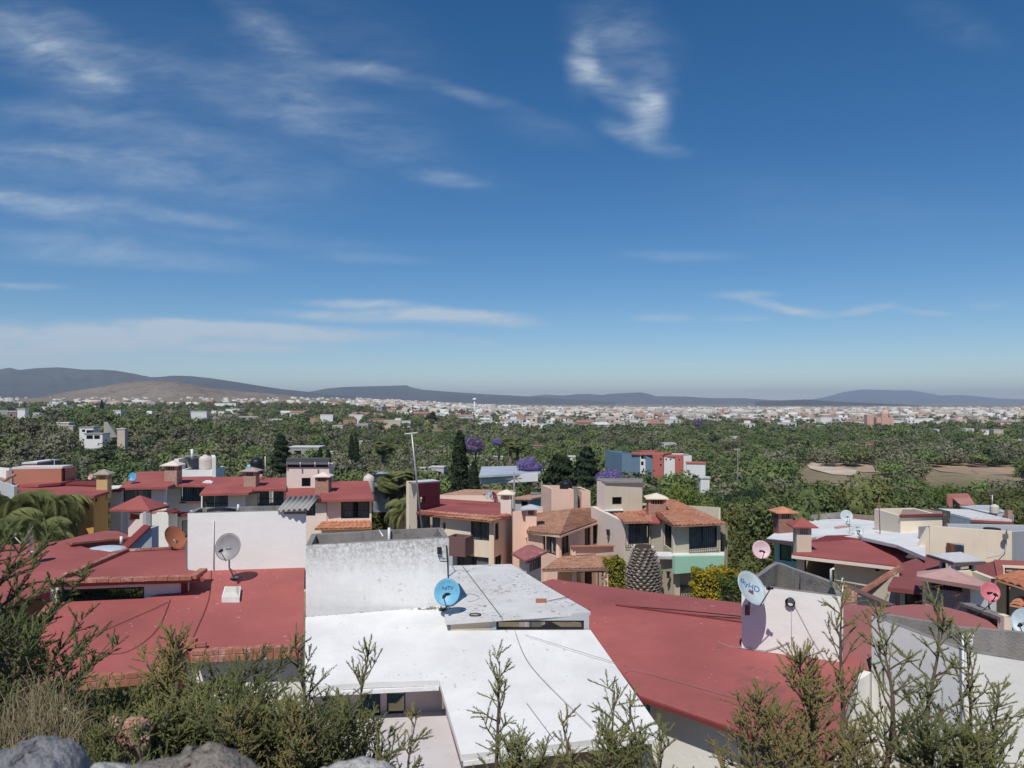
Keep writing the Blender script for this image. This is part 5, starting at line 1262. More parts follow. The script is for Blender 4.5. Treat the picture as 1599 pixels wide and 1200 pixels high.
h.wall((1343, 26), (1404, 25.4), (928, 895), CH - 8, mat=paint('stained cream', (.58, .52, .42), dirt=(.3, .27, .22), dirt_amt=1.2, dirt_scale=2)); h.mb('coping', BRICKT).beam(P(1342, 927, 25.9), P(1408, 885, 25.6), .35, .09)
h.flush()
h = House('brick_coping_wall', 'grey and brick stub wall under the pink dish, behind the parapet', 'wall', (XY(1540, 19).x, 19, CH - 6.5))
h.wall((1510, 20.4), (1568, 18.6), (945, 967), CH - 7.4, mat=BRICKD); h.mb('coping', CONC).beam(P(1508, 944, 20.4), P(1572, 967, 18.5), .3, .08); h.box((1568, 18.4), (1580, 18.4), .25, (963, 965), CH - 7.4, mat=CREAM, part='post'); h.wall((1581, 19.5), (1625, 18.6), (961, 975), CH - 7.4, mat=CONC); h.flush()
# Q house
h = House('tiled_cottage', 'cream house with clay tile roofs and dark doorway at the right edge', 'house', (XY(1590, 24).x, 24, G(24)))
h.wall((1548, 24.8), (1556, 24), (908, 910), CH - 9.8, mat=CREAM); h.wall((1556, 24.0), (1640, 22.6), (908, 922), CH - 9.8, [(1570, 1612, 918, 985, 'w')], mat=CREAM)
tileroof(h.mb('roof', TILEOR), P(1549, 903, 23.6), P(1610, 922, 22.2), P(1640, 895, 26), P(1590, 894, 26.5), pitch=.25, row=.4, amp=.05, seed=31)
tileroof(h.mb('door_hood', TILEOR), P(1577, 944, 22.3), P(1612, 950, 21.9), P(1615, 934, 23.0), P(1590, 933, 23.2), pitch=.25, row=.34, amp=.05, seed=32)
h.slab(Plane((1553, 898, 25), (1610, 898, 25), (1580, 874, 28.5)), [(1557, 900), (1552, 874), (1620, 877), (1620, 885), (1567, 884), (1566, 899)], .14, RED2, 'rear_roof')
h.wall((1566, 26.5), (1620, 26.2), (884, 886), CH - 9.8, [(1569, 1612, 888, 897, 'clere')], mat=CREAM)
h.flush()
dish('round rose pink dish on a leaning pole at the right, beside the peeling chimney', P(1552, 972, 19.2), 1546.5, 924.5, 19.6, .46, -8, 22, (.64, .19, .22), armcol=IRON)
dish('pale blue dish cut off by the right edge of the view', P(1602, 1003, 16.8), 1601, 971, 16.9, .56, -50, 22, (.50, .60, .64), armcol=STEEL)
m = MB(); m.tube([P(1508, 968, 19.4), P(1533, 955, 19.4), P(1548, 942, 19.45)], .012, 5); o = m.build('pole', IRON, None, origin=P(1508, 968, 19.4)); o.location = P(1508, 968, 19.4); props(o, 'thin dark strut leaning to the rose pink dish', 'pole')
# buildings beyond, right
simple('ruined_wall', 'roofless orange wall among the trees behind the white flat roof', 'wall', (1289, 66), (1318, 66), 2.5, (777, 778), G(66), paint('ochre ruin', (.52, .30, .16), var=.2, dirt=(.35, .2, .12), dirt_amt=1), capmat=paint('ochre top', (.4, .26, .2)))
h = House('red_gable_house', 'small building with a sloped faded red roof and red parapet, far right', 'building', (XY(1500, 62).x, 62, G(62)))
h.wall((1479, 60), (1512, 60), (772, 771), G(60), mat=paint('faded red wall', (.50, .22, .19), var=.15)); h.mb('roof', paint('faded red roof', (.50, .24, .21), var=.2)).prism([P(1499, 788, 58), P(1524, 790, 57), P(1513, 773, 61), P(1482, 773, 61)], (0, 0, -.15))
h.wall((1500, 58.2), (1522, 57.5), (789, 791), G(58), mat=CREAM); h.flush()
h = House('grey_roof_building', 'building with a pale sloping slab roof below the faded red one, far right', 'building', (XY(1540, 54).x, 54, G(54)))
h.mb('roof', WHITEROOF2).prism([P(1500, 791, 56), P(1545, 801, 52), P(1545, 789, 57), P(1524, 789, 58)], (0, 0, -.2)); h.mb('parapet', GREYWALL).prism([P(1500, 791, 56), P(1582, 812, 51), P(1582, 802, 51), P(1547, 790, 55)], (0, .3, -.02))
h.wall((1546, 52), (1583, 51.5), (801, 804), G(54), mat=GREYWALL); h.box((1574, 51), (1581, 51), .4, (797, 797), G(54), mat=BRICKW, part='pillar')
h.flush()
tank('cream water tank with a mast behind it, far right', 1553, 788, 802, 51.5, .55 * 1.0, TANKW)
ta = thing('tv_antenna', 'thin antenna mast behind the cream water tank, far right', 'antenna', P(1549.5, 790, 53)); m = MB(); m.tube([P(1549.5, 800, 53), P(1549.5, 773, 53)], .04, 6); m.build('pole', STEEL, ta); m = MB(); m.tube([P(1545, 774, 53), P(1554, 774, 53)], .02, 5); m.build('crossbar', STEEL, ta)
simple('red_roof_shed', 'low shed with a bright red sheet roof behind the long cream wall', 'shed', (1516, 42), (1580, 42), 4, (813, 815), G(42), GREYWALL)
m = MB(); m.prism([P(1516, 812, 41.7), P(1582, 816, 41.5), P(1580, 811, 45), P(1519, 806.5, 46)], (0, 0, -.1)); o = m.build('sheet_roof', RED2, None, origin=P(1516, 812, 41.7)); o.location = P(1516, 812, 41.7); props(o, 'bright red sheet roof lying on the low shed behind the cream wall', 'roof sheet')

# utility poles and their wires beyond the middle houses
pp = []
for (px, yt, Y, lb) in ((803, 738, 60, 'thin grey utility pole behind the peach house chimney'), (846, 752, 62, 'short pale utility pole left of the black water tank'), (1152, 700, 150, 'far wooden utility pole among the trees right of centre'), (590, 735, 70, 'utility pole behind the metal shed')):
    q = XY(px, Y); o = thing('utility_pole', lb, 'utility pole', (q.x, Y, gz(q.x, Y))); m = MB(); zt = zat(yt, Y); m.tube([(q.x, Y, gz(q.x, Y) - .3), (q.x, Y, zt)], .11, 8, r2=.07); m.build('pole', CONC, o)
    m = MB(); m.box((q.x, Y, zt - .5), (1.3, .09, .09), .4); m.build('crossarm', CONC, o); pp.append(Vector((q.x, Y, zt - .45)))
for k in range(3): cable('power_line', ['upper', 'middle', 'lower'][k] + ' power line between the two poles behind the peach house', [pp[0] + Vector((0, 0, -.35 * k)), pp[1] + Vector((0, 0, -.35 * k + .2))], .018, sag=.3)
cable('power_line', 'power line running left from the pole behind the peach house chimney', [pp[3], pp[0]], .018, sag=.8)
# ================================================================== TERRAIN, HILLS, FAR TOWN
def groundmat():
    m, nt, N, L, b = newmat('dry ground')
    geo = N.new('ShaderNodeNewGeometry'); v = geo.outputs['Position']
    n1 = noise_node(N, L, v, .02, 5, .6); n2 = noise_node(N, L, v, .35, 6, .65); n3 = noise_node(N, L, v, .004, 4, .6)
    c = mixc(N, L, ramp_(N, L, n1, .4, .6), (.20, .17, .09), (.34, .27, .18))
    c = mixc(N, L, mul_(N, L, ramp_(N, L, n2, .4, .7), .6), c, (.075, .075, .04))
    c = mixc(N, L, mul_(N, L, ramp_(N, L, n3, .48, .6), .5), c, (.22, .19, .14))
    L.new(c, b.inputs['Base Color']); b.inputs['Roughness'].default_value = 1; b.inputs['Specular IOR Level'].default_value = .05
    return m
def terrain():
    ys = [-40, -10, -3, 0, .7, 1.3, 2, 3, 4.5, 6, 7.5, 9, 12, 16, 20, 27, 34, 41, 48, 55, 60, 68, 75, 85, 95, 107, 120, 140, 160, 190, 220, 250, 280, 310, 340, 380, 430, 480, 530, 580, 640, 720, 820, 950, 1100, 1300, 1600, 2000, 2600, 3400, 4600, 6500, 9000, 13000, 19000, 28000, 38000]
    us = np.linspace(-1.15, 1.15, 70); vs = []; fs = []
    for y in ys:
        for u in us:
            x = u * (abs(y) + 60); vs.append((x, y, gz(x, y) + (.15 * math.sin(x * .9 + y * .37) if 3 < y < 400 else 0)))
    n = len(us)
    for j in range(len(ys) - 1):
        for i in range(n - 1): fs.append((j * n + i, j * n + i + 1, (j + 1) * n + i + 1, (j + 1) * n + i))
    m = MB(); m.mesh(vs, fs, True); o = m.build('ground', groundmat()); props(o, kind='structure')
terrain()
def gpix(px, py):
    """point of the ground seen at a photo pixel"""
    r = ray(px, py); lo, hi = 2., 30000.
    for _ in range(60):
        t = (lo * hi) ** .5; p = CAMP + r * t
        if p.z > gz(p.x, p.y): lo = t
        else: hi = t
    return CAMP + r * lo
def patch(name, pts, col, lift=.12, var=.25, kind='structure', label=None):
    v = [gpix(*p) for p in pts]; cen = sum(v, Vector()) / len(v)
    m = MB(); rings = [v]
    for k in (.66, .33): rings.append([q.lerp(cen, 1 - k) for q in v])
    vs = []; fs = []; n = len(v)
    for r_ in rings:
        for q in r_: vs.append((q.x, q.y, gz(q.x, q.y) + lift))
    vs.append((cen.x, cen.y, gz(cen.x, cen.y) + lift))
    for j in range(2):
        for i in range(n): fs.append((j * n + i, j * n + (i + 1) % n, (j + 1) * n + (i + 1) % n, (j + 1) * n + i))
    for i in range(n): fs.append((2 * n + i, 2 * n + (i + 1) % n, 3 * n))
    m.mesh(vs, fs)
    mt = paint(name + str(col), col, var=var, dirt=tuple(c * .6 for c in col), dirt_amt=.8, dirt_scale=.5, big=.06, bump=0)
    o = m.build(name, mt); props(o, kind=kind); return o
patch('field', [(1275, 722), (1300, 716), (1360, 716), (1375, 727), (1372, 738), (1345, 738), (1300, 727)], (.50, .37, .27))
patch('field', [(1450, 722), (1500, 722), (1560, 727), (1596, 733), (1590, 742), (1530, 742), (1470, 737), (1440, 728)], (.45, .32, .22))
patch('dirt_road', [(1258, 726), (1275, 721), (1300, 728), (1338, 736), (1335, 744), (1300, 742), (1265, 733)], (.66, .54, .42), .2)
patch('dirt_road', [(1105, 712), (1150, 700), (1170, 702), (1180, 712), (1140, 714)], (.46, .35, .25), .2)
patch('field', [(1355, 706), (1470, 708), (1500, 712), (1420, 714), (1350, 712)], (.42, .35, .28), .15)
patch('field', [(1215, 676), (1270, 677), (1265, 684), (1216, 684)], (.42, .33, .25), .2)
patch('field', [(1130, 684), (1150, 682), (1175, 690), (1160, 694)], (.44, .36, .28), .2)
patch('clay_slope', [(484, 668), (498, 655), (506, 656), (505, 676), (488, 678)], (.42, .24, .15), .4)
patch('field', [(400, 628), (560, 631), (570, 634), (470, 636), (400, 634)], (.34, .24, .17), .5)
patch('field', [(300, 700), (360, 692), (372, 698), (330, 706)], (.36, .25, .19), .2)
patch('dirt_lot', [(1128, 892), (1125, 876), (1200, 874), (1230, 880), (1225, 900)], (.46, .37, .28), .05)

def hillmat(name, c1, c2, sc):
    m, nt, N, L, b = newmat(name)
    geo = N.new('ShaderNodeNewGeometry'); v = geo.outputs['Position']
    n1 = noise_node(N, L, v, sc, 8, .65); n2 = noise_node(N, L, v, sc * 9, 5, .7)
    c = mixc(N, L, ramp_(N, L, n1, .4, .6), c1, c2); c = mixc(N, L, mul_(N, L, ramp_(N, L, n2, .5, .62), .7), c, tuple(k * .45 for k in c1))
    L.new(c, b.inputs['Base Color']); b.inputs['Roughness'].default_value = 1; b.inputs['Specular IOR Level'].default_value = 0
    return m
def hill(name, prof, D, depth, mat, seed, rough=.06):
    rng = np.random.RandomState(seed); xs = np.arange(prof[0][0], prof[-1][0] + 1, 5.0)
    hy = np.interp(xs, [p[0] for p in prof], [p[1] for p in prof]); m = MB(); vs = []; fs = []; K = 26
    ph = rng.uniform(0, 6.28, 12); fr = rng.uniform(.3, 3.2, 12)
    for i, x in enumerate(xs):
        X = (x - CX) / F * D; top = CH - (hy[i] - HY) / F * D; g = CH - 24
        for k in range(K + 1):
            t = k / K * 2 - 1; y = D + t * depth
            s = (1 - abs(t)) ** .85 if t < 0 else (1 - t) ** .5
            gul = sum(math.sin(X / D * 40 * fr[q] * 2.2 + t * 5 * fr[11 - q] + ph[q]) for q in range(12)) / 12
            z = g + (top - g) * max(0, s) * (1 + rough * 2.2 * gul * (1 - abs(t)) * min(1, abs(t) * 3))
            vs.append((X * (y / D), y, z + 0))
    n = K + 1
    for i in range(len(xs) - 1):
        for k in range(K): fs.append((i * n + k, (i + 1) * n + k, (i + 1) * n + k + 1, i * n + k + 1))
    m.mesh(vs, fs, True); o = m.build(name, mat); props(o, kind='structure'); return o
HG = hillmat('scrub hillside', (.05, .056, .050), (.09, .085, .075), .0012)
HB = hillmat('dry brown hillside', (.19, .145, .10), (.27, .21, .155), .004)
hill('hills', [(-260, 592), (-150, 584), (-60, 580), (0, 577), (15, 574.5), (30, 578), (60, 575), (92, 574), (110, 575.5), (130, 577.5), (160, 577.5), (180, 579), (210, 584), (236, 589.5), (250, 589), (270, 587), (296, 587.5), (330, 591), (370, 597), (400, 602), (440, 608), (480, 612), (520, 617), (600, 622), (680, 625)], 8000, 1500, HG, 1, .08)
hill('hills', [(60, 621), (95, 614), (140, 607), (185, 599), (215, 596), (245, 594), (270, 596), (300, 601), (330, 607), (370, 611), (430, 616), (480, 621), (560, 625)], 3900, 600, HB, 2, .05)
hill('hills', [(440, 622), (480, 613), (510, 607), (540, 604.5), (600, 603), (635, 602), (642, 605), (660, 609), (700, 612), (760, 616), (820, 619), (850, 621), (900, 625), (960, 628)], 10500, 1600, HG, 3)
hill('hills', [(780, 624), (830, 619), (850, 616.5), (880, 618), (900, 616), (920, 615.5), (940, 617), (955, 615), (1000, 613), (1008, 614), (1025, 619), (1070, 619.5), (1110, 622), (1160, 622), (1200, 625), (1290, 628)], 14500, 1800, HG, 4)
hill('hills', [(1180, 627), (1220, 625.5), (1262, 624), (1285, 626), (1320, 628), (1370, 630), (1440, 633)], 7800, 900, HG, 5)
hill('hills', [(1240, 629), (1290, 620), (1320, 612), (1345, 608.5), (1375, 609), (1400, 610), (1420, 609.5), (1440, 612.5), (1470, 618), (1500, 617), (1520, 618.5), (1560, 622.5), (1600, 624), (1660, 625), (1800, 629)], 21000, 2600, HG, 6)

# ------------------------------------------------------------------ buildings that can be told apart among the trees
KEEP = []; SCREEN = []
def mb_house(name, label, cat, x0, x1, ytop, Y, h, mat, capmat=None, holes=(), ang=0., depth=None, cap=.15, group=None):
    """x0..x1, ytop in photo pixels at distance Y; h metres high; ang degrees"""
    if ytop > 633 and name == 'house_among_trees':
        best = None
        for k in range(81):
            Yn = Y * (.6 + 1.5 * k / 80); xx = ((x0 + x1) / 2 - CX) / F * Yn; e = abs(zat(ytop, Yn) - gz(xx, Yn) - h - .8) + abs(Yn / Y - 1) * .6
            if best is None or e < best[0]: best = (e, Yn)
        holes = [(q[0], q[1], ytop + (q[2] - ytop) * Y / best[1], ytop + (q[3] - ytop) * Y / best[1], q[4]) if name == 'house_among_trees' else q for q in holes]
        Y = best[1]
    SCREEN.append((x0, x1, ytop, Y, h)); KEEP.append((x0 - 2, x1 + 2, Y - 3.5, Y + 14))
    w = (x1 - x0) / F * Y; cx = ((x0 + x1) / 2 - CX) / F * Y
    zt = zat(ytop, Y); zb = min(zt - h, gz(cx, Y) - .5)
    H_ = House(name, label, cat, (cx, Y, zb))
    if group: H_.root['group'] = group
    d = depth or w * .8; a = R(ang)
    wl = w / (math.cos(a) + .0001) if ang else w
    x1b = x1; Yb = Y + math.sin(a) * w
    xr = (( cx + w / 2) / Yb) * F + CX
    H_.box((x0, Y), (xr, Yb), d, (ytop, HY + (ytop - HY) * Y / Yb), zb, holes, mat=mat, th=.25)
    A, B = XY(x0, Y), XY(xr, Yb); dd = (B - A).normalized(); n = Vector((-dd.y, dd.x)); C = B + n * d; D = A + n * d
    k = cap; m = H_.mb('roof', capmat or WHITEROOF2)
    q = [A - (dd + n) * k, B + (dd - n) * k, C + (dd + n) * k, D - (dd - n) * k]; m.prism([(p.x, p.y, zt + .2) for p in q], (0, 0, -.25)); H_.flush(); return H_
WB = paint('far white wall', (.78, .77, .74), var=.04, bump=0); GB = paint('far grey wall', (.38, .36, .33), var=.1, bump=0); PB_ = paint('far buff wall', (.60, .50, .40), var=.08, bump=0)
CB = paint('far clay wall', (.40, .27, .20), var=.1, bump=0); BLU = paint('steel blue wall', (.16, .25, .33), var=.04, bump=0); REDW = paint('coral red wall', (.50, .15, .12), var=.04, bump=0); DKR = paint('dark roof sheet', (.10, .10, .11), var=.1, bump=0)
# apartments
YA_ = 185
hA = House('apartment_block', 'blue end block of the colourful apartments between the trees', 'apartments', (XY(986, YA_).x, YA_, G(YA_)))
hA.box((971, YA_), (999.5, YA_ + 1), 12, (708, 709.5), G(YA_), mat=BLU, th=.25); hA.mb('roof', REDW).prism([P(986, 706.8, YA_), P(1005, 708.5, YA_ + 1), P(1005, 707, YA_ + 12), P(986, 706, YA_ + 12)], (0, 0, -.5)); hA.flush()
hA = House('apartment_block', 'white and red middle block of the colourful apartments, with balconies', 'apartments', (XY(1020, YA_).x, YA_, G(YA_)))
hA.wall((999.6, YA_ + 1), (1008, YA_ + 1), (708, 708), G(YA_), [(1001, 1005, 711, 717, 'w'), (1001, 1005, 721, 727, 'w')], mat=WB, th=.25)
hA.wall((1008.2, YA_ + .3), (1019, YA_ + .3), (707, 707), G(YA_), mat=BLU, th=.25)
hA.wall((1019.2, YA_ - 1), (1036, YA_ - 1), (710, 710), G(YA_), [(1030.5, 1033, 716, 719, 'w'), (1030.5, 1033, 725, 728, 'w')], mat=REDW, th=.25)
hA.box((1008, YA_ + 4), (1036, YA_ + 4), 10, (707.5, 707.5), G(YA_), mat=REDW, th=.25); hA.mb('roof', REDW).prism([P(1003, 708, YA_ + .4), P(1036, 709, YA_ - 1.2), P(1050, 707, YA_ + 13), P(1003, 706.5, YA_ + 13)], (0, 0, -.4)); hA.flush()
hA = House('apartment_block', 'white right-hand block of the colourful apartments, with coral panels', 'apartments', (XY(1058, YA_).x, YA_, G(YA_)))
hA.wall((1036.2, YA_), (1054, YA_), (713, 713), G(YA_), [(1039, 1041.5, 716.5, 719, 'w'), (1046, 1048.5, 716.5, 719, 'w')], mat=WB, th=.25)
hA.wall((1054.2, YA_ - .5), (1067, YA_ - .5), (712, 712), G(YA_), [(1059.5, 1061.5, 717, 719.5, 'w')], mat=REDW, th=.25); hA.wall((1067.2, YA_), (1080, YA_), (713, 713), G(YA_), mat=WB, th=.25)
hA.box((1036.4, YA_ + 3), (1080, YA_ + 3), 9, (712, 712), G(YA_), mat=WB, th=.25); hA.mb('roof', REDW).prism([P(1036, 712, YA_), P(1067, 712, YA_ - .6), P(1067, 710, YA_ + 12), P(1036, 709.5, YA_ + 12)], (0, 0, -.3)); hA.flush()
mb_house('low_white_building', 'low white building with a red roof edge at the foot of the colourful apartments', 'building', 1072, 1100, 724, 172, 5, WB, REDW, ang=-12)
mb_house('low_white_building', 'small white wall under the trees, below the colourful apartments', 'building', 1094, 1108, 747, 128, 3, WB)
# left hillside
mb_house('unfinished_building', 'grey unfinished block high among the trees at the left edge', 'building', -10, 12, 639, 262, 9, GB, DKR); mb_house('unfinished_building', 'brownish block with small windows beside the grey one, far left', 'building', 13, 26, 643, 255, 9, paint('dun wall', (.30, .24, .2)), holes=[(16, 19, 647, 650, 'w'), (21, 24, 651, 654, 'w')])
mb_house('modern_house', 'white modern house with stacked dark balconies on the left hillside', 'house', 27, 39, 639.5, 250, 9, WB)
mb_house('modern_house', 'dark glazed wing of the white modern house on the left hillside', 'house', 39.5, 66, 650, 250, 8, WB, GB, holes=[(41, 51, 653, 658, 'w'), (52.5, 60, 653, 658, 'w'), (44, 53, 661, 665, 'w'), (54, 65, 661, 665, 'w')])
mb_house('white_house', 'small white rooftop block above the dark glazed wing, left hillside', 'house', 52, 61, 646, 252, 4, WB)
mb_house('cream_villa', 'cream stepped villa with a chimney on the left hillside', 'house', 88, 107, 661, 235, 6, PB_, WHITEROOF); mb_house('cream_villa', 'lower cream wing right of the stepped villa, left hillside', 'house', 103, 114, 666, 233, 5, PB_)
mb_house('white_villa', 'white villa with dark terrace openings on the left hillside', 'house', 124, 146, 668, 215, 7, WB, GB, holes=[(135, 150, 672, 677, 'w'), (128, 133, 671, 675, 'w')]); mb_house('white_villa', 'white terrace front with dark bays below the white villa', 'house', 132, 160, 678, 207, 5, WB, GB, holes=[(135, 145, 680, 686, 'w'), (147, 156, 680, 686, 'w')])
s_ = House('sloped_wall', 'pale grey wing wall sloping down beside the white villa', 'wall', (XY(175, 212).x, 212, gz(XY(175, 212).x, 212))); s_.mb('wall', GB).prism([P(162, 659, 212), P(167, 659, 212), P(176, 672, 212), P(183, 683, 212), P(162, 684, 212)], (0, .5, 0)); s_.flush()
mb_house('cream_house', 'small cream house with a red lean-to right of the sloping wall', 'house', 183, 195, 670.5, 210, 5, PB_)
for i, (x0, x1, yt, Y, h_, mt, lb) in enumerate([
    (177, 190, 641.5, 420, 5, WB, 'small white flat house on the skyline of the left woods'), (200, 219, 650, 330, 5, CB, 'clay coloured house half hidden in the left woods'), (211, 216, 648.5, 332, 5, GB, 'thin grey stair tower in the left woods'),
    (298, 321, 643, 430, 6, WB, 'white house with a wide flat roof in the left woods'), (330, 338, 642, 470, 5, WB, 'small pale house right of the wide white one'), (332, 343, 652, 380, 6, WB, 'white two-storey house in the dark woods, left of centre'), (344, 362, 648.5, 392, 5, WB, 'long white house in the dark woods'),
    (372, 400, 651, 400, 4, GB, 'low grey row house at the wood edge'), (335, 370, 630, 1000, 6, WB, 'big white warehouse in the plain, left'),
    (450, 498, 699, 150, 4, GB, 'grey house with a dark verandah behind the cream tower'), (502, 511, 706, 148, 3, WB, 'white garden block, largest of the row behind the pergola'), (513, 519, 706, 149, 3, WB, 'narrow white garden block behind the pergola'), (520, 527, 709.5, 150, 2.5, WB, 'smallest white garden block behind the pergola'), (485, 493, 711.5, 145, 2, WB, 'tiny white block left of the garden blocks'),
    (500, 519, 648, 480, 7, WB, 'white house above the clay slope'), (484, 500, 653, 470, 5, CB, 'brown brick house on the clay slope'), (519, 535, 665, 400, 6, PB_, 'buff house right of the clay slope'), (536, 555, 655, 440, 5, CB, 'brick house among the trees right of the slope'), (545, 566, 648, 470, 5, WB, 'white gabled house right of the slope'), (556, 575, 663, 400, 5, GB, 'grey house below the gabled one'),
    (575, 600, 655, 430, 5, CB, 'long brick house in the centre-left woods'), (600, 625, 657, 430, 5, PB_, 'buff row house in the centre-left woods'), (617, 626, 653.5, 440, 5, WB, 'bright white house, left one of a pair'), (627, 641, 658, 430, 4, WB, 'bright white low house, right one of a pair'), (561, 580, 690, 210, 4, PB_, 'buff wall house half buried in trees'),
    (655, 670, 732, 95, 5, paint('patchy ruin', (.66, .64, .6), var=.3, dirt=(.3, .28, .25), dirt_amt=1.4, dirt_scale=.8), 'patchy white ruin wall behind the antenna mast, left piece'), (672, 693, 730, 98, 5, MATS['patchy ruin'], 'patchy white ruin wall behind the antenna mast, right piece'),
    (737, 760, 714, 150, 4, WB, 'white flat house right of the tall cypress'), (771, 785, 714, 155, 4, WB, 'white house with dark doorway right of the tall cypress'), (722, 734, 727, 128, 4, WB, 'white wall by the foot of the tall cypress'),
    (845, 864, 728, 125, 4, CB, 'white-edged red roofed house left of the dark pines'), (889, 911, 714, 135, 6, WB, 'white two-storey house with water tank left of the round conifer'), (890, 912, 743, 98, 5, WB, 'white wall house behind the pink rooftop block'), (845, 862, 735, 118, 4, WB, 'low white wall house left of the dark pines'),
    (824, 848, 697, 200, 4, CB, 'peach roofed cottage by the palm, centre'), (1037, 1056, 693, 230, 4, WB, 'small white pavilion with dark openings above the apartments'), (1144, 1155, 682.5, 300, 3, WB, 'tiny white hut by the dirt track'),
    (1351, 1366, 692, 330, 3, CB, 'small red roofed hut in the right woods'), (1458, 1467, 671, 480, 4, WB, 'white shed in the right woods'), (1508, 1522, 670, 470, 5, WB, 'white house in the far right woods, left one'), (1533, 1543, 672, 470, 5, WB, 'white house in the far right woods, middle one'), (1552, 1566, 672, 470, 5, PB_, 'cream house in the far right woods'), (1585, 1604, 688, 320, 4, GB, 'grey roofed house at the right edge of the woods'),
    (1282, 1300, 652, 700, 8, WB, 'white gabled church-like hall in the town edge'), (1420, 1450, 654.5, 640, 5, WB, 'long white roofed hall at the town edge, right')]):
    w_ = x1 - x0
    hl_ = [] if w_ < 11 or Y > 420 else [(x0 + w_ * .2, x0 + w_ * .42, yt + 1.2 * 1200 / Y * .9, yt + 2.4 * 1200 / Y, 'w'), (x0 + w_ * .58, x0 + w_ * .8, yt + 1.2 * 1200 / Y * .9, yt + 2.4 * 1200 / Y, 'w')]
    rfm = {CB: paint('far clay roof', (.36, .20, .15), var=.1, bump=0)}.get(mt)
    mb_house('house_among_trees', lb, 'house', x0, x1, yt, Y, h_, mt, rfm, holes=hl_, ang=(i * 37 % 29) - 14)
mr = thing('metal_roof_hall', 'silver-blue metal roofed hall behind the cypress, centre', 'hall', (XY(770, 120).x, 120, gz(XY(770, 120).x, 120)))
m = MB(); m.prism([P(748, 743, 112), P(752, 729, 125), P(832, 727, 128), P(845, 738, 115), P(770, 742, 112)], (0, 0, -.3)); m.build('roof', TIN, mr); m = MB(); m.prism([P(750, 743, 113), P(840, 740, 114), P(840, 752, 114), P(750, 756, 113)], (0, 3, 0)); m.build('wall', WB, mr)
simple('tile_cottage', 'small grey cottage with a clay tile roof behind the salmon house chimney', 'cottage', (803, 72), (828, 71), 4, (780, 780), G(72), GREYWALL, [(814, 824, 783, 792, 'w')], capmat=TILEOLD, cap=.3)
simple('brick_cottage', 'low brick block right of the small tile-roofed cottage', 'cottage', (830, 73), (846, 73), 3, (777, 777), G(73), BRICKC, capmat=CONC)
simple('tile_long_house', 'long house with old clay tile roof behind the flat red roof', 'house', (690, 72), (760, 70), 5, (776, 777), G(72), CREAM, capmat=TILEOLD, cap=.5)
sp = thing('water_tower', 'thin white water tower standing over the distant town', 'water tower', (XY(741, 1200).x, 1200, CH - 22)); m = MB(); m.tube([sp.location, P(741, 626, 1200)], 1.1, 8); m.build('shaft', WB, sp); m = MB(); sphere_mb(m, P(741, 624, 1200), 3.2, 12, 8, (1, 1, .7)); m.build('tank', WB, sp)
ch_ = thing('pink_church', 'pink domed church standing above the town edge, right', 'church', (XY(1381, 620).x, 620, gz(XY(1381, 620).x, 620)))
PKC = paint('far pink wall', (.62, .40, .32), var=.08, bump=0)
for nm, a in (('nave', (1370, 1397, 652, 14)), ('side_wing', (1356, 1366, 648, 6)), ('tower', (1377, 1387, 646, 8)), ('bell_tower', (1391, 1395, 649, 3))):
    m = MB(); x0, x1, yt, dd = a; zt = zat(yt, 620); m.box(((((x0 + x1) / 2) - CX) / F * 620, 620 + dd / 2 + {'nave': 1.2, 'tower': 0, 'bell_tower': .6}.get(nm, 2), (zt + 2) / 2), ((x1 - x0) / F * 620, dd, zt - 2)); m.build(nm, PKC, ch_)
m = MB(); sphere_mb(m, P(1382, 646, 624), 3.3, 14, 8, (1, 1, 1)); m.build('dome', paint('dome cream', (.62, .45, .36), bump=0), ch_)

# ------------------------------------------------------------------ the town: 280 nearest houses one by one, the rest as one mass
def town_density(px, Y, X):
    """share of ground built over, by direction and distance"""
    n = math.sin(X * .011 + 1.3) * math.cos(Y * .008 + X * .004) + .5 * math.sin(X * .031 + Y * .021)
    if px > 690:
        d = 1.0 if Y > (620 if px > 850 else 560) else (.25 if Y > 480 and px < 900 else 0)
        if 1060 < px < 1180 and Y < 800: d = .15
        if px > 1400: d = 1. if Y > 700 else 0
    elif px > 560: d = .8 if Y > 600 else (.35 if Y > 460 else 0)
    else: d = (.35 if n > .1 else .06) if Y > 560 else (.08 if Y > 420 and n > .3 else 0)
    return d * (1 if n > -.55 else .18)
rng = random.Random(7); cand = []
Yc = 430.0
while Yc < 3600:
    step = 17 + Yc * .016; x = -.72 * Yc
    while x < .72 * Yc:
        X = x + rng.uniform(-4, 4); Yj = Yc + rng.uniform(-.3, .3) * step; px = X / Yj * F + CX
        if rng.random() < town_density(px, Yj, X) * (.50 if Yj < 1100 else .62): cand.append((X, Yj))
        x += 12 + Yc * .0065
    Yc += step
cand.sort(key=lambda c: c[1])
PAL = [(.64, .63, .60)] * 4 + [(.56, .51, .44)] * 4 + [(.40, .37, .33)] * 2 + [(.42, .30, .24), (.36, .23, .18), (.60, .50, .44), (.36, .34, .32), (.50, .48, .46), (.44, .32, .27)]
def boxv(X, Y, z0, w, d, h, a):
    c, s = math.cos(a), math.sin(a); r = []
    for z in (z0, z0 + h):
        for sx, sy in ((-1, -1), (1, -1), (1, 1), (-1, 1)): r.append((X + c * sx * w / 2 - s * sy * d / 2, Y + s * sx * w / 2 + c * sy * d / 2, z))
    return r
BF = [(4, 5, 6, 7), (0, 1, 5, 4), (1, 2, 6, 5), (2, 3, 7, 6), (3, 0, 4, 7)]
protos = []
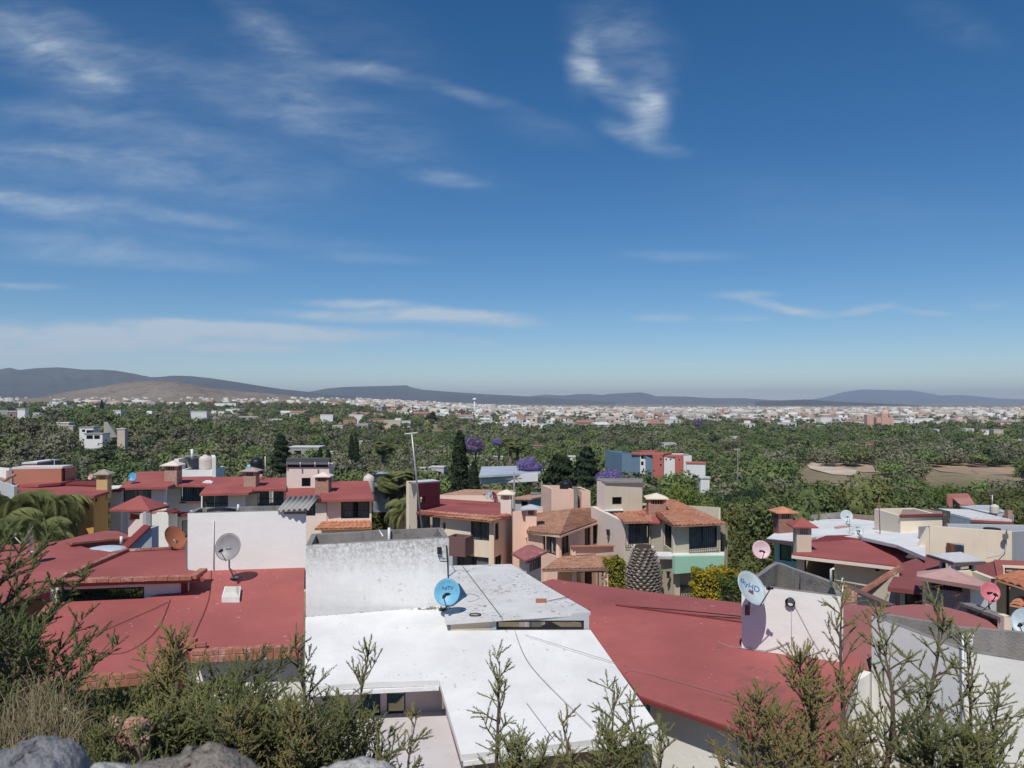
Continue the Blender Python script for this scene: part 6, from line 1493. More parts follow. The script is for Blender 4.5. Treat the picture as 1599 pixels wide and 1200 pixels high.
def townhouse(kind, wallm, roofm):
    root = thing('town_house', 'x', 'house', (0, 0, 0)); w, d, h = [(11, 9, 4), (9, 10, 6.5), (14, 10, 4.5), (10, 9, 7)][kind]
    m = MB(); m.mesh(boxv(0, 0, 0, w, d, h, 0), BF); 
    if kind in (1, 3): m.mesh(boxv(w * .22, d * .2, h, w * .4, d * .4, 2.4, 0), BF)
    m.build('wall', wallm, root)
    m = MB()
    if kind in (0, 2) and roofm is not None:
        m.mesh([(-w / 2 - .4, -d / 2 - .5, h - .1), (w / 2 + .4, -d / 2 - .5, h - .1), (w / 2 + .4, d / 2 + .5, h - .1), (-w / 2 - .4, d / 2 + .5, h - .1), (-w / 2 - .4, 0, h + 1.7), (w / 2 + .4, 0, h + 1.7)], [(0, 1, 5, 4), (2, 3, 4, 5), (0, 4, 3), (1, 2, 5)])
    else: m.mesh(boxv(0, 0, h + .02, w + .3, d + .3, .35, 0), BF + [(3, 2, 1, 0)])
    m.build('roof', roofm or WHITEROOF2, root)
    for (x, z) in ([(-w * .25, 1.2), (w * .22, 1.2)] + ([(-w * .25, 4.2), (w * .22, 4.2)] if h > 6 else [])):
        m = MB(); m.mesh([(x - .9, -d / 2 - .06, z), (x + .9, -d / 2 - .06, z), (x + .9, -d / 2 - .06, z + 1.5), (x - .9, -d / 2 - .06, z + 1.5), (x - .9, -d / 2 + .1, z), (x + .9, -d / 2 + .1, z), (x + .9, -d / 2 + .1, z + 1.5), (x - .9, -d / 2 + .1, z + 1.5)], [(0, 1, 2, 3), (0, 4, 5, 1), (1, 5, 6, 2), (2, 6, 7, 3), (3, 7, 4, 0)]); m.build('window', DARKIN, root)
    return root
RT = paint('far clay roof', (.36, .20, .15))
kinds = [(0, WB, None, 'low white flat-roofed house in the distant town'), (1, WB, None, 'tall white flat-roofed house in the distant town'), (2, WB, RT, 'white house with a clay roof in the distant town'), (0, PB_, None, 'low buff flat-roofed house in the distant town'),
         (3, PB_, None, 'tall buff flat-roofed house in the distant town'), (2, CB, RT, 'brick house with a clay roof in the distant town'), (1, GB, None, 'grey concrete house in the distant town'), (2, WB, None, 'long white flat-roofed house in the distant town'), (0, WB, WHITEROOF2, 'small white gabled house in the distant town')]
for k in kinds: protos.append((townhouse(k[0], k[1], k[2]), k[3]))
def copy_tree(o):
    c = o.copy(); COL.objects.link(c)
    for ch in o.children:
        d = ch.copy(); COL.objects.link(d); d.parent = c
    return c
first = [True] * len(protos); NI = 270
for i, (X, Y) in enumerate(cand[:NI]):
    k = rng.choice([0, 0, 1, 1, 2, 2, 3, 3, 4, 5, 6, 7, 7, 8]) if i >= len(protos) else i
    pr, lb = protos[k]
    o = pr if first[k] else copy_tree(pr)
    first[k] = False
    o.location = (X, Y, gz(X, Y) - .3); o.rotation_euler = (0, 0, rng.uniform(-.5, .5)); s = rng.uniform(.8, 1.15); o.scale = (s, s, s * rng.uniform(.85, 1.1))
    pz = X / Y * F + CX
    pl = next(t for q, t in ((330, 'on the plain below the brown hill'), (560, 'between the brown hill and the clay slope'), (700, 'left of the white water tower'), (830, 'below the white water tower'), (1000, 'right of the white water tower'), (1180, 'midway between water tower and pink church'), (1340, 'left of the pink church'), (99999, 'right of the pink church')) if pz < q)
    row = 'outermost' if Y < 560 else ('second-row' if Y < 660 else ('inner' if Y < 760 else 'far inner'))
    o['label'] = row + ' ' + lb.replace('in the distant town', pl); o['group'] = row + ' ' + lb.replace(' house ', ' houses ').replace('in the distant town', pl)
V = []; T = []; CC = []
for (X, Y) in cand[NI:]:
    w, d, h = rng.uniform(8, 17), rng.uniform(8, 14), rng.choice([3.5, 4, 4.5, 6.5, 7]); 
    if rng.random() < .025: w *= 3; d *= 2; h = 8
    r = boxv(X, Y, gz(X, Y) - .5, w, d, h + .5, rng.uniform(-.5, .5)); n = len(V); V += r; T += [tuple(q + n for q in f) for f in BF]
    c = rng.choice(PAL); b = rng.uniform(.85, 1.08); CC += [tuple(k * b for k in c)] * 8
tm, nt, N_, L_, b_ = newmat('town walls'); a_ = N_.new('ShaderNodeVertexColor'); a_.layer_name = 'tint'; L_.new(a_.outputs['Color'], b_.inputs['Base Color']); b_.inputs['Roughness'].default_value = .9
o = bpy.data.objects.new('distant_town', fastmesh('distant_town', np.array(V), np.array(T), 4, tm, np.array(CC))); COL.objects.link(o)
props(o, 'mass of tiny white, buff and clay houses of the far town under the hills', 'town', kind='stuff')
# ================================================================== TREES
nrng = np.random.RandomState(11)
def crown_pts(n, seed, lobes=14, flat=.72, droop=0., spread=1.0, hollow=.80):
    """n leaf clusters spread over the skins of many small lobes; unit crown, base at z=0, radius ~1"""
    r = np.random.RandomState(seed)
    # lobe centres
    C = []; Rr = []
    for i in range(lobes):
        a = r.uniform(0, 2 * math.pi); q = math.sqrt(r.uniform(0, 1)) * .62 * spread; z = r.uniform(.25, 1.0) * flat * (1.25 - q * .7)
        C.append((q * math.cos(a), q * math.sin(a), z)); Rr.append(r.uniform(.22, .42))
    C = np.array(C); Rr = np.array(Rr)
    w = Rr ** 2; w /= w.sum(); idx = r.choice(lobes, n, p=w)
    d = r.normal(size=(n, 3)); d[:, 2] = d[:, 2] * .9 + .15; d /= np.linalg.norm(d, axis=1)[:, None]
    rad = Rr[idx] * (r.uniform(hollow, 1.12, n))
    p = C[idx] + d * rad[:, None] * np.array([1, 1, .85])
    p[:, 2] -= droop * np.clip(np.hypot(p[:, 0], p[:, 1]) - .5, 0, 1)
    return p, d, C, Rr
def leaves_to_mesh(p, d, size, seed, aspect=1.6, up=.3):
    r = np.random.RandomState(seed + 99); n = len(p)
    nn = d + r.normal(size=(n, 3)) * .75; nn[:, 2] += up; nn /= np.linalg.norm(nn, axis=1)[:, None]
    t = np.cross(nn, r.normal(size=(n, 3))); t /= np.linalg.norm(t, axis=1)[:, None]; b = np.cross(nn, t)
    s = (size * r.uniform(.55, 1.35, n))[:, None]
    v = np.stack([p - t * s * .5 - b * s * .25 * aspect, p + t * s * .5 - b * s * .3 * aspect * r.uniform(.5, 1.2, (n, 1)), p + b * s * .6 * aspect + t * s * r.uniform(-.3, .3, (n, 1))], 1)
    return v.reshape(-1, 3), np.arange(3 * n).reshape(n, 3)
def core_mesh(C, Rr, k=.80):
    ico_v = np.array([(0, 0, 1), (.894, 0, .447), (.276, .851, .447), (-.724, .526, .447), (-.724, -.526, .447), (.276, -.851, .447), (.724, .526, -.447), (-.276, .851, -.447), (-.894, 0, -.447), (-.276, -.851, -.447), (.724, -.526, -.447), (0, 0, -1)])
    ico_f = np.array([(0, 1, 2), (0, 2, 3), (0, 3, 4), (0, 4, 5), (0, 5, 1), (1, 6, 2), (2, 7, 3), (3, 8, 4), (4, 9, 5), (5, 10, 1), (6, 7, 2), (7, 8, 3), (8, 9, 4), (9, 10, 5), (10, 6, 1), (11, 7, 6), (11, 8, 7), (11, 9, 8), (11, 10, 9), (11, 6, 10)])
    V_ = []; F_ = []
    for i, (c, r_) in enumerate(zip(C, Rr)): V_.append(c + ico_v * r_ * k * np.array([1, 1, .85])); F_.append(ico_f + 12 * i)
    return np.concatenate(V_), np.concatenate(F_)
def crown_mesh(name, n, seed, mat, leaf=.06, core=.78, **k):
    p, d, C, Rr = crown_pts(n, seed, **k); v, t = leaves_to_mesh(p, d, leaf, seed)
    if core > 0:
        cv, cf = core_mesh(C, Rr, core); t = np.concatenate([t, cf + len(v)]); v = np.concatenate([v, cv])
    return fastmesh(name, v, t, 3, mat)
def trunk_mesh(name, mat, seed, h=.9, r0=.05, limbs=5):
    rr = random.Random(seed); m = MB(); top = Vector((rr.uniform(-.1, .1), rr.uniform(-.1, .1), h * .55))
    m.tube([(0, 0, -.25), (top.x * .4, top.y * .4, h * .25), top], r0, 6, r2=r0 * .7)
    for i in range(limbs):
        a = i * 2 * math.pi / limbs + rr.uniform(-.4, .4); q = rr.uniform(.35, .6)
        m.tube([top, top + Vector((math.cos(a) * q * .5, math.sin(a) * q * .5, .18)), top + Vector((math.cos(a) * q, math.sin(a) * q, rr.uniform(.25, .5)))], r0 * .55, 5, r2=r0 * .15)
    me = bpy.data.meshes.new(name); me.from_pydata(m.v, [], m.f); me.materials.append(mat); return me
BARK = plain('tree bark', (.11, .085, .065), .9)
FOL = [foliage('olive foliage', (.125, .155, .055), (.195, .22, .085), objvar=1, scale=.6), foliage('deep green foliage', (.08, .12, .045), (.13, .175, .065), objvar=1, scale=.6),
       foliage('fresh green foliage', (.13, .185, .045), (.21, .27, .075), objvar=1, scale=.6), foliage('grey brown twiggy foliage', (.15, .14, .10), (.20, .185, .13), objvar=.7, scale=.6), foliage('dark foliage', (.05, .075, .035), (.085, .115, .05), objvar=.6, scale=.6)]
protoT = []
specs = [(0, 14, .72), (0, 20, .62), (1, 16, .8), (1, 12, .7), (2, 18, .7), (3, 22, .7), (0, 24, .85), (4, 16, .95)]
for i, (f, lob, fl) in enumerate(specs):
    n = 11500 if f != 3 else 7500
    cm = crown_mesh('crown', n, 40 + i, FOL[f], leaf=.043 if f != 3 else .036, core=.70 if f != 3 else .35, lobes=lob, flat=fl, droop=.25, hollow=.72 if f == 3 else .8)
    protoT.append((cm, trunk_mesh('trunk', BARK, i), f))
KN = {0: 'olive-green', 1: 'deep green', 2: 'fresh green', 3: 'grey-brown twiggy', 4: 'very dark'}
def put_tree(x, y, r, hscale=1., k=0, rz=None, label=None, group=None, name='broadleaf_tree', zoff=0., rr=random.Random(3), lift=.35):
    cm, tmh, f = protoT[k]
    root = bpy.data.objects.new(name, None); COL.objects.link(root); root.location = (x, y, gz(x, y) + zoff); root.rotation_euler = (0, 0, rr.uniform(0, 6.28) if rz is None else rz); root.scale = (r, r, r * hscale)
    c = bpy.data.objects.new('crown', cm); COL.objects.link(c); c.parent = root; c.location = (0, 0, lift)
    t = bpy.data.objects.new('trunk', tmh); COL.objects.link(t); t.parent = root
    props(root, label, 'tree', group); return root
def pxof(x, y): return x / y * F + CX
# footprints kept clear of random trees: (px0, px1, Y0, Y1)
CLEAR = [(640, 1140, 0, 66), (0, 640, 0, 62), (1140, 1620, 0, 50), (965, 1104, 176, 200), (1280, 1325, 58, 70), (1475, 1600, 50, 68), (683, 770, 66, 80), (798, 850, 66, 78), (735, 850, 104, 132), (1240, 1382, 158, 262), (1432, 1600, 170, 262), (1105, 1180, 270, 330), (155, 185, 209, 216), (480, 510, 375, 470)] + KEEP
def clear(x, y):
    p = pxof(x, y)
    for a, b, c, d in CLEAR:
        if a <= p <= b and c <= y <= d: return False
    return True
tr = random.Random(21); spots = []
Yt = 52.0
while Yt < 1500:
    st = 5.6 if Yt < 140 else (6.6 if Yt < 300 else (8.2 if Yt < 650 else 11 + (Yt - 650) * .012))
    x = -.74 * Yt - 4
    while x < .74 * Yt + 4:
        X = x + tr.uniform(-.45, .45) * st; Y = Yt + tr.uniform(-.45, .45) * st
        x += st * (1.0 if Yt < 300 else 1.15)
        if Y < 50 or not clear(X, Y): continue
        p = pxof(X, Y)
        if Y > 430:
            td = town_density(p, Y, X); 
            if tr.random() < td * .62: continue
        if tr.random() < .06: continue
        spots.append((X, Y, st))
    Yt += st * .95
spots.sort(key=lambda s: s[1])
def kindfor(x, y, r):
    n = math.sin(x * .045 + 2) * math.cos(y * .03) + .4 * math.sin(x * .13 + y * .11); v = r.random(); p = pxof(x, y)
    if p > 1200 and y < 140: return 6 if v < .45 else (0 if v < .7 else (2 if v < .85 else 4))
    if n > .45: return 5 if v < .6 else 1
    if n < -.5: return 4 if v < .5 else 6
    return [0, 1, 2, 3, 6, 7, 0, 2][int(v * 8)]
NT = 205
areas = [(200, 'at the far left'), (470, 'behind the left row of houses'), (640, 'behind the cream house'), (860, 'in the middle of the valley'), (1130, 'behind the olive tower house'), (1330, 'behind the aqua house'), (99999, 'at the far right')]
for i, (X, Y, st) in enumerate(spots[:NT]):
    k = kindfor(X, Y, tr); r = st * tr.uniform(.56, .84); p = pxof(X, Y)
    ar = next(a for q, a in areas if p < q); f = protoT[k][2]
    szw = 'small' if r < st * .64 else ('mid-sized' if r < st * .75 else 'large'); rw = 'nearest row' if Y < 72 else ('second row' if Y < 92 else ('third row' if Y < 115 else ('fourth row' if Y < 145 else 'far row')))
    ar = '%s of woods %s' % (rw, ar)
    lb = '%s %s bushy tree, %s' % (szw, KN[f], ar)
    put_tree(X, Y, r, tr.uniform(.85, 1.25), k, label=lb, group='%s %s trees, %s' % (szw, KN[f], ar), rr=tr)
# named trees near the houses: (px, Y, radius, height factor, kind, label)
named = [(150, 44.5, 2.6, 1.15, 7, 'dark glossy tree between the orange house and the white row house'), (128, 40, 1.8, 1.0, 7, 'dark bush below the awning of the orange house'), (185, 43, 1.9, .9, 1, 'green bush with yellowish leaves left of the red-capped chimney tower'),
         (596, 47.5, 2.2, .8, 4 - 1, 'dark green bush at the foot of the cream house wall'), (625, 50, 2.8, 1.0, 3, 'bushy green tree left of the cream party wall'), (575, 45.5, 1.5, .7, 2, 'low dark bush under the cream house windows'), (648, 54, 2.6, 1.0, 6, 'olive tree behind the cream party wall'),
         (560, 64, 4.6, 1.1, 0, 'large olive tree behind the right end of the cream house'), (520, 70, 4.8, 1.15, 6, 'tall olive tree behind the brick chimney of the cream house'), (220, 72, 4.2, 1.35, 4, 'bright green tree behind the blue dish of the white row house'), (180, 64, 3.0, 1.2, 0, 'olive tree behind the yellow chimney'),
         (1165, 50, 3.2, 1.0, 6, 'olive tree right of the olive tower house'), (1150, 57, 4.2, 1.1, 0, 'wide olive tree behind the mint-banded house'), (1185, 46, 1.7, .6, 5, 'brown leafless bush beside the dry lot'), (1265, 56, 3.4, 1.25, 3, 'deep green round tree left of the orange ruin'), (1345, 60, 4.5, 1.2, 6, 'olive tree right of the orange ruin'), (1250, 62, 4, 1.1, 1, 'olive tree behind the brick chimney of the aqua house'),
         (1408, 62, 4.5, 1.1, 5 + 1, 'big olive tree behind the two pale dishes'), (1460, 57, 3.8, 1.05, 2, 'green tree right of the cream box room'), (1585, 44, 2.4, 1.5, 7, 'thin dark tree at the right edge behind the cream wall'), (1590, 30.5, 1.0, 1.9, 7, 'spindly dark sapling in front of the grey wall at the right edge'), (1540, 66, 4.2, 1.1, 0, 'olive tree behind the cream water tank'),
         (780, 88, 4.6, .95, 0, 'olive tree in front of the silver metal hall'), (810, 84, 4.3, 1.0, 1, 'olive tree behind the antenna cottage'), (868, 66, 2.2, 1.3, 7, 'dark bushy conifer behind the black water tank'), (835, 72, 2.0, .9, 3, 'small grey-green tree right of the tile cottage')]
for (px, Y, r, hs, k, lb) in named:
    q = XY(px, Y); put_tree(q.x, Y, r, hs, k % 8, label=lb, rr=tr, name='garden_tree' if Y < 60 else 'broadleaf_tree', lift=.2 if Y < 60 else .35)

sc_ = random.Random(77)
for (x0, x1, yt, Y, h_) in SCREEN:
    if Y > 460 or (x1 - x0) < 7: continue
    for s_ in ((.15, .85) if x1 - x0 > 14 else (.5,)):
        px = x0 + (x1 - x0) * s_ + sc_.uniform(-2, 2); Yt_ = Y - 4.5 - sc_.uniform(0, 2); q = XY(px, Yt_); g_ = gz(q.x, Yt_)
        ztop = zat(yt, Y) - h_ * sc_.uniform(.42, .7); want = max(1.6, ztop - g_ + (Y - Yt_) * .0); r_ = max(2.0, min(4.2, (x1 - x0) / F * Y * .42)); k_ = sc_.choice([0, 1, 2, 3, 6])
        put_tree(q.x, Yt_, r_, max(.35, min(1.9, want / (1.38 * r_))), k_, label='%s tree screening the lower part of a valley building' % KN[protoT[k_][2]], group='%s trees in front of valley buildings' % KN[protoT[k_][2]], rr=sc_)

# ------------------------------------------------------------------ jacarandas, cypresses, conifers, palms
JAC = foliage('violet blossom', (.20, .15, .36), (.33, .26, .50), scale=1.2, trans=.3); JACD = foliage('dusty violet blossom', (.17, .12, .22), (.26, .20, .34), scale=1.2, trans=.3)
jm = crown_mesh('crown', 5500, 301, JAC, leaf=.055, core=.8, lobes=18, flat=.6); jm2 = crown_mesh('crown', 4500, 302, JACD, leaf=.055, core=.75, lobes=16, flat=.75)
for (px, yt, Y, r, me, lb) in [(957, 733, 76, 2.0, jm, 'bright violet jacaranda right behind the olive tower'), (742, 680, 175, 3.6, jm2, 'large dusty violet jacaranda in the valley, left of its smaller neighbour'), (779, 684, 190, 2.1, jm, 'small violet jacaranda right of the dusty one'), (827, 714, 118, 2.4, jm, 'violet jacaranda beside the silver metal hall'), (1091, 654, 560, 5, jm2, 'faint violet jacaranda far off in the woods')]:
    q = XY(px, Y); g_ = gz(q.x, Y); zt = zat(yt, Y); h_ = r * .9
    o = thing('jacaranda_tree', lb, 'tree', (q.x, Y, g_)); s = r
    c = bpy.data.objects.new('crown', me); COL.objects.link(c); c.parent = o; c.scale = (s, s, s * .95); c.location = (0, 0, zt - g_ - s * .95 * (.95 if me is jm else 1.15))
    m = MB(); hh = zt - g_ - s * .6
    m.tube([(q.x, Y, g_ - .3), (q.x + .1, Y, g_ + hh * .6), (q.x, Y, g_ + hh)], .22, 6, r2=.12)
    for i in range(5): a = i * 1.26; m.tube([(q.x, Y, g_ + hh * .6), (q.x + math.cos(a) * s * .5, Y + math.sin(a) * s * .5, g_ + hh + s * .2)], .1, 5, r2=.04)
    m.build('trunk', BARK, o)
CYP = foliage('cypress foliage', (.028, .045, .022), (.050, .070, .032), scale=1., trans=.1)
def cyp_mesh(seed, n=5200, w=.13, leaf=.03, ragged=.12, mat=CYP):
    r = np.random.RandomState(seed); z = r.uniform(0, 1, n) ** .9; a = r.uniform(0, 2 * math.pi, n)
    prof = w * np.clip(np.minimum(z / .10, 1), .3, 1) * np.power(np.clip(1 - z, 0, 1), .45) * (1 + ragged * np.sin(a * 3 + z * 23) + ragged * np.sin(z * 41 + a))
    rad = prof * r.uniform(.7, 1.1, n); p = np.stack([rad * np.cos(a), rad * np.sin(a), z], 1); d = np.stack([np.cos(a), np.sin(a), np.full(n, .5)], 1)
    v, t = leaves_to_mesh(p, d, leaf, seed, aspect=2.2); me = fastmesh('crown', v, t, 3, mat); return me
cy = [cyp_mesh(1), cyp_mesh(2, 4500, .24, .04, .25), cyp_mesh(3, 5000, .34, .045, .3), cyp_mesh(5, 2600, .22, .05, .5)]
for (px, yt, Y, hh, k, lb) in [(718, 676, 92, 9.5, 0, 'tall slim dark cypress in the middle, tallest of the cypresses'), (740, 722, 88, 6, 0, 'short dark cypress right of the tallest one'), (439, 679, 140, 7, 1, 'dark cypress behind the cream tower, left of the grey house'), (916, 699, 120, 6, 2, 'dark rounded conifer right of the white two-storey house'), (549, 680, 190, 6, 0, 'dark slim conifer left in the valley woods, first of two'), (556, 684, 190, 6, 0, 'dark slim conifer left in the valley woods, second of two'),
                          (870, 712, 92, 7.5, 3, 'sparse dark pine left of its twin, behind the black tank'), (882, 716, 90, 7, 3, 'sparse dark pine right of its twin, behind the black tank'), (500, 700, 130, 5, 0, 'thin cypress between the grey house and the white blocks'), (512, 702, 128, 5, 0, 'thin cypress in front of the white garden blocks'), (159, 625.5, 600, 14, 0, 'lone tiny cypress on the left skyline'), (676, 643, 560, 8, 2, 'dark conifer in the distant left town')]:
    q = XY(px, Y); zt = zat(yt, Y); g_ = gz(q.x, Y); hh = min(hh, zt - g_)
    o = thing('cypress_tree', lb, 'tree', (q.x, Y, g_)); c = bpy.data.objects.new('crown', cy[k]); COL.objects.link(c); c.parent = o
    H_ = zt - g_ - .4; s = min(H_, hh); c.location = (0, 0, zt - g_ - s); c.scale = (s, s, s)
    m = MB(); m.tube([(q.x, Y, g_ - .3), (q.x, Y, zt - s * .3)], .16, 6, r2=.05); m.build('trunk', BARK, o)
# palms
PALMF = foliage('palm frond', (.16, .19, .07), (.30, .31, .13), scale=2, trans=.35); PALMD = foliage('dry palm frond', (.24, .18, .10), (.34, .26, .15), scale=2, trans=.1); PTR = paint('palm trunk', (.20, .16, .12), var=.3, bump=1, bscale=20)
def frond(L_, seed, fan=False, curl=1.1, leaflets=40, up=.6):
    r = np.random.RandomState(seed); V_ = []; T_ = []; n = 14; pts = []
    p = np.array([0., 0, 0]); ang = up
    for i in range(n + 1):
        pts.append(p.copy()); p = p + np.array([math.cos(ang), 0, math.sin(ang)]) * L_ / n; ang -= curl / n * (1.0 + i / n)
    pts = np.array(pts)
    if fan:
        for k in range(leaflets):
            a = (k / (leaflets - 1) - .5) * 4.2; base = pts[7]; d = np.array([math.cos(a), math.sin(a), .12 - .25 * abs(a)]) * L_ * .5 * r.uniform(.85, 1.1); w = np.array([-math.sin(a), math.cos(a), 0]) * L_ * .028
            i0 = len(V_); V_ += [base - w * .4, base + w * .4, base + d * .55 + w, base + d - np.array([0, 0, L_ * .08]), base + d * .55 - w]; T_ += [(i0, i0 + 1, i0 + 2), (i0, i0 + 2, i0 + 4), (i0 + 4, i0 + 2, i0 + 3)]
        i0 = len(V_); V_ += [pts[0] + [0, .02, 0], pts[0] - [0, .02, 0], pts[7]]; T_ += [(i0, i0 + 1, i0 + 2)]
    else:
        for k in range(leaflets):
            t = .12 + .86 * k / leaflets; j = min(int(t * n), n - 1); base = pts[j] + (pts[j + 1] - pts[j]) * (t * n - j); tn = pts[j + 1] - pts[j]; tn /= np.linalg.norm(tn)
            ln = L_ * .30 * math.sin(math.pi * min(1, t * .9 + .12)) ** .6
            for s in (-1, 1):
                d = tn * .55 + np.array([0, s * .8, 0]) + np.array([0, 0, -.35 + r.uniform(-.25, .15)]); d = d / np.linalg.norm(d) * ln; w = tn * L_ * .0065
                i0 = len(V_); V_ += [base - w, base + w, base + d * .6 + w * .7 - [0, 0, ln * .05], base + d - [0, 0, ln * .22]]; T_ += [(i0, i0 + 1, i0 + 2), (i0, i0 + 2, i0 + 3)]
        for j in range(n):
            i0 = len(V_); w = .018 * L_ * (1 - j / n) ** .7; V_ += [pts[j] - [0, w, 0], pts[j] + [0, w, 0], pts[j + 1]]; T_ += [(i0, i0 + 1, i0 + 2)]
    return np.array(V_), np.array(T_)
def palm(label, px, Y, ytop, L_, nf, fan=False, trunk_r=.16, dead=10, seed=0, name='palm_tree', live=PALMF):
    q = XY(px, Y); g_ = gz(q.x, Y); zc = zat(ytop, Y) - L_ * (.42 if not fan else .35); o = thing(name, label, 'palm', (q.x, Y, g_)); rr = np.random.RandomState(seed)
    def ring(n_, lo, hi, mat, nm, sc, curl):
        V_ = []; T_ = []; off = 0
        for i in range(n_):
            up = rr.uniform(lo, hi); v, t = frond(L_ * sc * rr.uniform(.85, 1.1), int(rr.randint(9999)), fan, curl, up=up); a = rr.uniform(0, 6.283)
            c, s = math.cos(a), math.sin(a); v = np.stack([v[:, 0] * c - v[:, 1] * s, v[:, 0] * s + v[:, 1] * c, v[:, 2]], 1) + np.array([0, 0, zc - g_]); V_.append(v); T_.append(t + off); off += len(v)
        me = fastmesh(nm, np.concatenate(V_), np.concatenate(T_), 3, mat); c = bpy.data.objects.new(nm, me); COL.objects.link(c); c.parent = o
    ring(nf, -.25, 1.35, live, 'crown', 1, 1.7 if not fan else 1.1)
    if dead: ring(dead, -1.3, -.4, PALMD, 'dead_fronds', .7, .5)
    m = MB(); m.tube([(q.x, Y, g_ - .4), (q.x, Y, (g_ + zc) / 2), (q.x, Y, zc + .1)], trunk_r * 1.2, 10, r2=trunk_r); m.build('trunk', PTR, o); return o
palm('fan palm with hanging dry skirt left of the antenna mast', 626, 56, 736, 1.9, 26, True, .2, 22, 5)
palm('fan palm behind the metal shed, shorter than its neighbour', 612, 60, 748, 1.8, 20, True, .2, 8, 6)
palm('feathery yellow-green palm in the gap left of the cream party wall', 634, 50, 775, 2.2, 20, False, .14, 4, 7)
palm('tall fan palm with orange-brown skirt in the centre woods', 808, 150, 690, 2.6, 22, True, .3, 26, 8)
palm('fan palm in the woods left of the antenna crossbar', 598, 130, 692, 2.4, 20, True, .28, 20, 9)
palm('fan palm in the woods right of the dusty jacaranda', 797, 170, 684, 2.6, 20, True, .3, 18, 10)
palm('arching feather palm in front of the orange house, left one', 22, 36, 764, 2.3, 44, False, .18, 8, 11)
palm('arching feather palm in front of the orange house, right one', 80, 37, 764, 2.2, 46, False, .18, 12, 12)
palm('low feather palm behind the weathered silver dish', 54, 31, 802, 2.0, 34, False, .16, 10, 13)
palm('bushy feather palm at the left edge behind the red roof', -2, 31, 792, 2.1, 30, False, .16, 6, 14)
# palm stump with pale leaf scars
st = thing('palm_stump', 'fat dark palm trunk covered in pale diamond leaf scars, shorn of fronds', 'palm trunk', (XY(1004, 38.5).x, 38.5, G(38.5)))
cxs = XY(1004, 38.5).x; z0_, z1_ = zat(925, 38.5) - 1.2, zat(852, 38.5)
def stump_r(t): return .86 * (1 - .75 * max(0, t - .55) ** 1.6 * 2.2) * (.92 + .08 * math.sin(t * 3))
m = MB(); m.lathe([(max(.12, stump_r(i / 12) * .9), z0_ + (z1_ - z0_) * i / 12) for i in range(13)], (cxs, 38.5, 0), 24); m.build('trunk', plain('dark palm fibre', (.055, .04, .032), .95), st)
m = MB(); NR = 24
for j in range(NR):
    t = j / NR; z = z0_ + (z1_ - z0_) * t; rr_ = stump_r(t); nk = max(7, int(18 * rr_ / .86))
    for i in range(nk):
        a = 2 * math.pi * (i + .5 * (j % 2)) / nk; er = Vector((math.cos(a), math.sin(a), 0)); et = Vector((-math.sin(a), math.cos(a), 0)); c = Vector((cxs, 38.5, z)) + er * rr_ * .9
        tip = c + er * .17 + Vector((0, 0, .10)); w = math.pi * rr_ / nk * .84
        m.mesh([c - et * w, c + et * w, tip + et * w * .55, tip - et * w * .55, c + Vector((0, 0, -.07)) + er * .01, tip + Vector((0, 0, -.05))], [(0, 1, 2, 3), (4, 0, 3, 5), (4, 5, 2, 1), (5, 3, 2)])
m.build('leaf_scars', paint('pale cut leaf base', (.80, .74, .68), var=.3, bump=.5, big=3), st)
def hedge(label, cx_, Y, w, d, zb, zt, mat, n=7000, leaf=.09, name='hedge'):
    r = np.random.RandomState(int(cx_ * 7)); o = thing(name, label, 'hedge', (cx_, Y, zb))
    u = r.uniform(-1, 1, (n, 3)); ax = r.randint(0, 3, n); sg = np.sign(r.uniform(-1, 1, n)); sg[(ax == 2)] = 1
    for i in range(3): u[ax == i, i] = sg[ax == i] * r.uniform(.78, 1.06, (ax == i).sum())
    dirs = np.zeros((n, 3)); dirs[np.arange(n), ax] = sg
    bump = .10 * np.sin(u[:, 0] * 7 + u[:, 2] * 5) * np.cos(u[:, 0] * 3 - u[:, 2] * 8)
    u = u * (1 + bump[:, None]); p = u * np.array([w / 2, d / 2, (zt - zb) / 2]) + np.array([0, 0, (zt - zb) / 2])
    v, t = leaves_to_mesh(p, dirs, leaf, 5, aspect=1.3); me = fastmesh('foliage', v, t, 3, mat); c = bpy.data.objects.new('foliage', me); COL.objects.link(c); c.parent = o
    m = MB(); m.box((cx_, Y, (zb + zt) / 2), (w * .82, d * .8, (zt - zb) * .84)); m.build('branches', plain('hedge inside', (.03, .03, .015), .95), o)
YH = foliage('golden hedge leaves', (.16, .19, .03), (.48, .36, .035), scale=1.6, trans=.2); YG = foliage('yellow green hedge leaves', (.12, .16, .03), (.38, .32, .04), scale=1.5, trans=.2); GH = foliage('green hedge leaves', (.06, .10, .03), (.12, .17, .05), scale=2, trans=.2)
def hx(x0, x1, Y): return XY((x0 + x1) / 2, Y).x, (x1 - x0) / F * Y
c_, w_ = hx(945, 976, 38.5); hedge('yellow-green clipped shrub left of the fat palm trunk', c_, 39, w_, 1.1, G(38), zat(878, 38.5), YG, 3500, .10, 'clipped_shrub')
c_, w_ = hx(1024, 1035, 38.8); hedge('narrow yellow-green shrub right of the fat palm trunk', c_, 39.2, w_, .6, G(38), zat(893, 38.5), YG, 1500, .09, 'clipped_shrub')
c_, w_ = hx(1090, 1160, 36); hedge('golden yellow hedge below the mint green band', c_, 36.6, w_, 1.3, G(36), zat(896, 36), YH, 9000, .10)
c_, w_ = hx(1128, 1175, 34.5); hedge('greener part of hedge beside the logo dish', c_, 34.6, w_, 1.0, G(35), zat(908, 34.5), GH, 4000, .09)

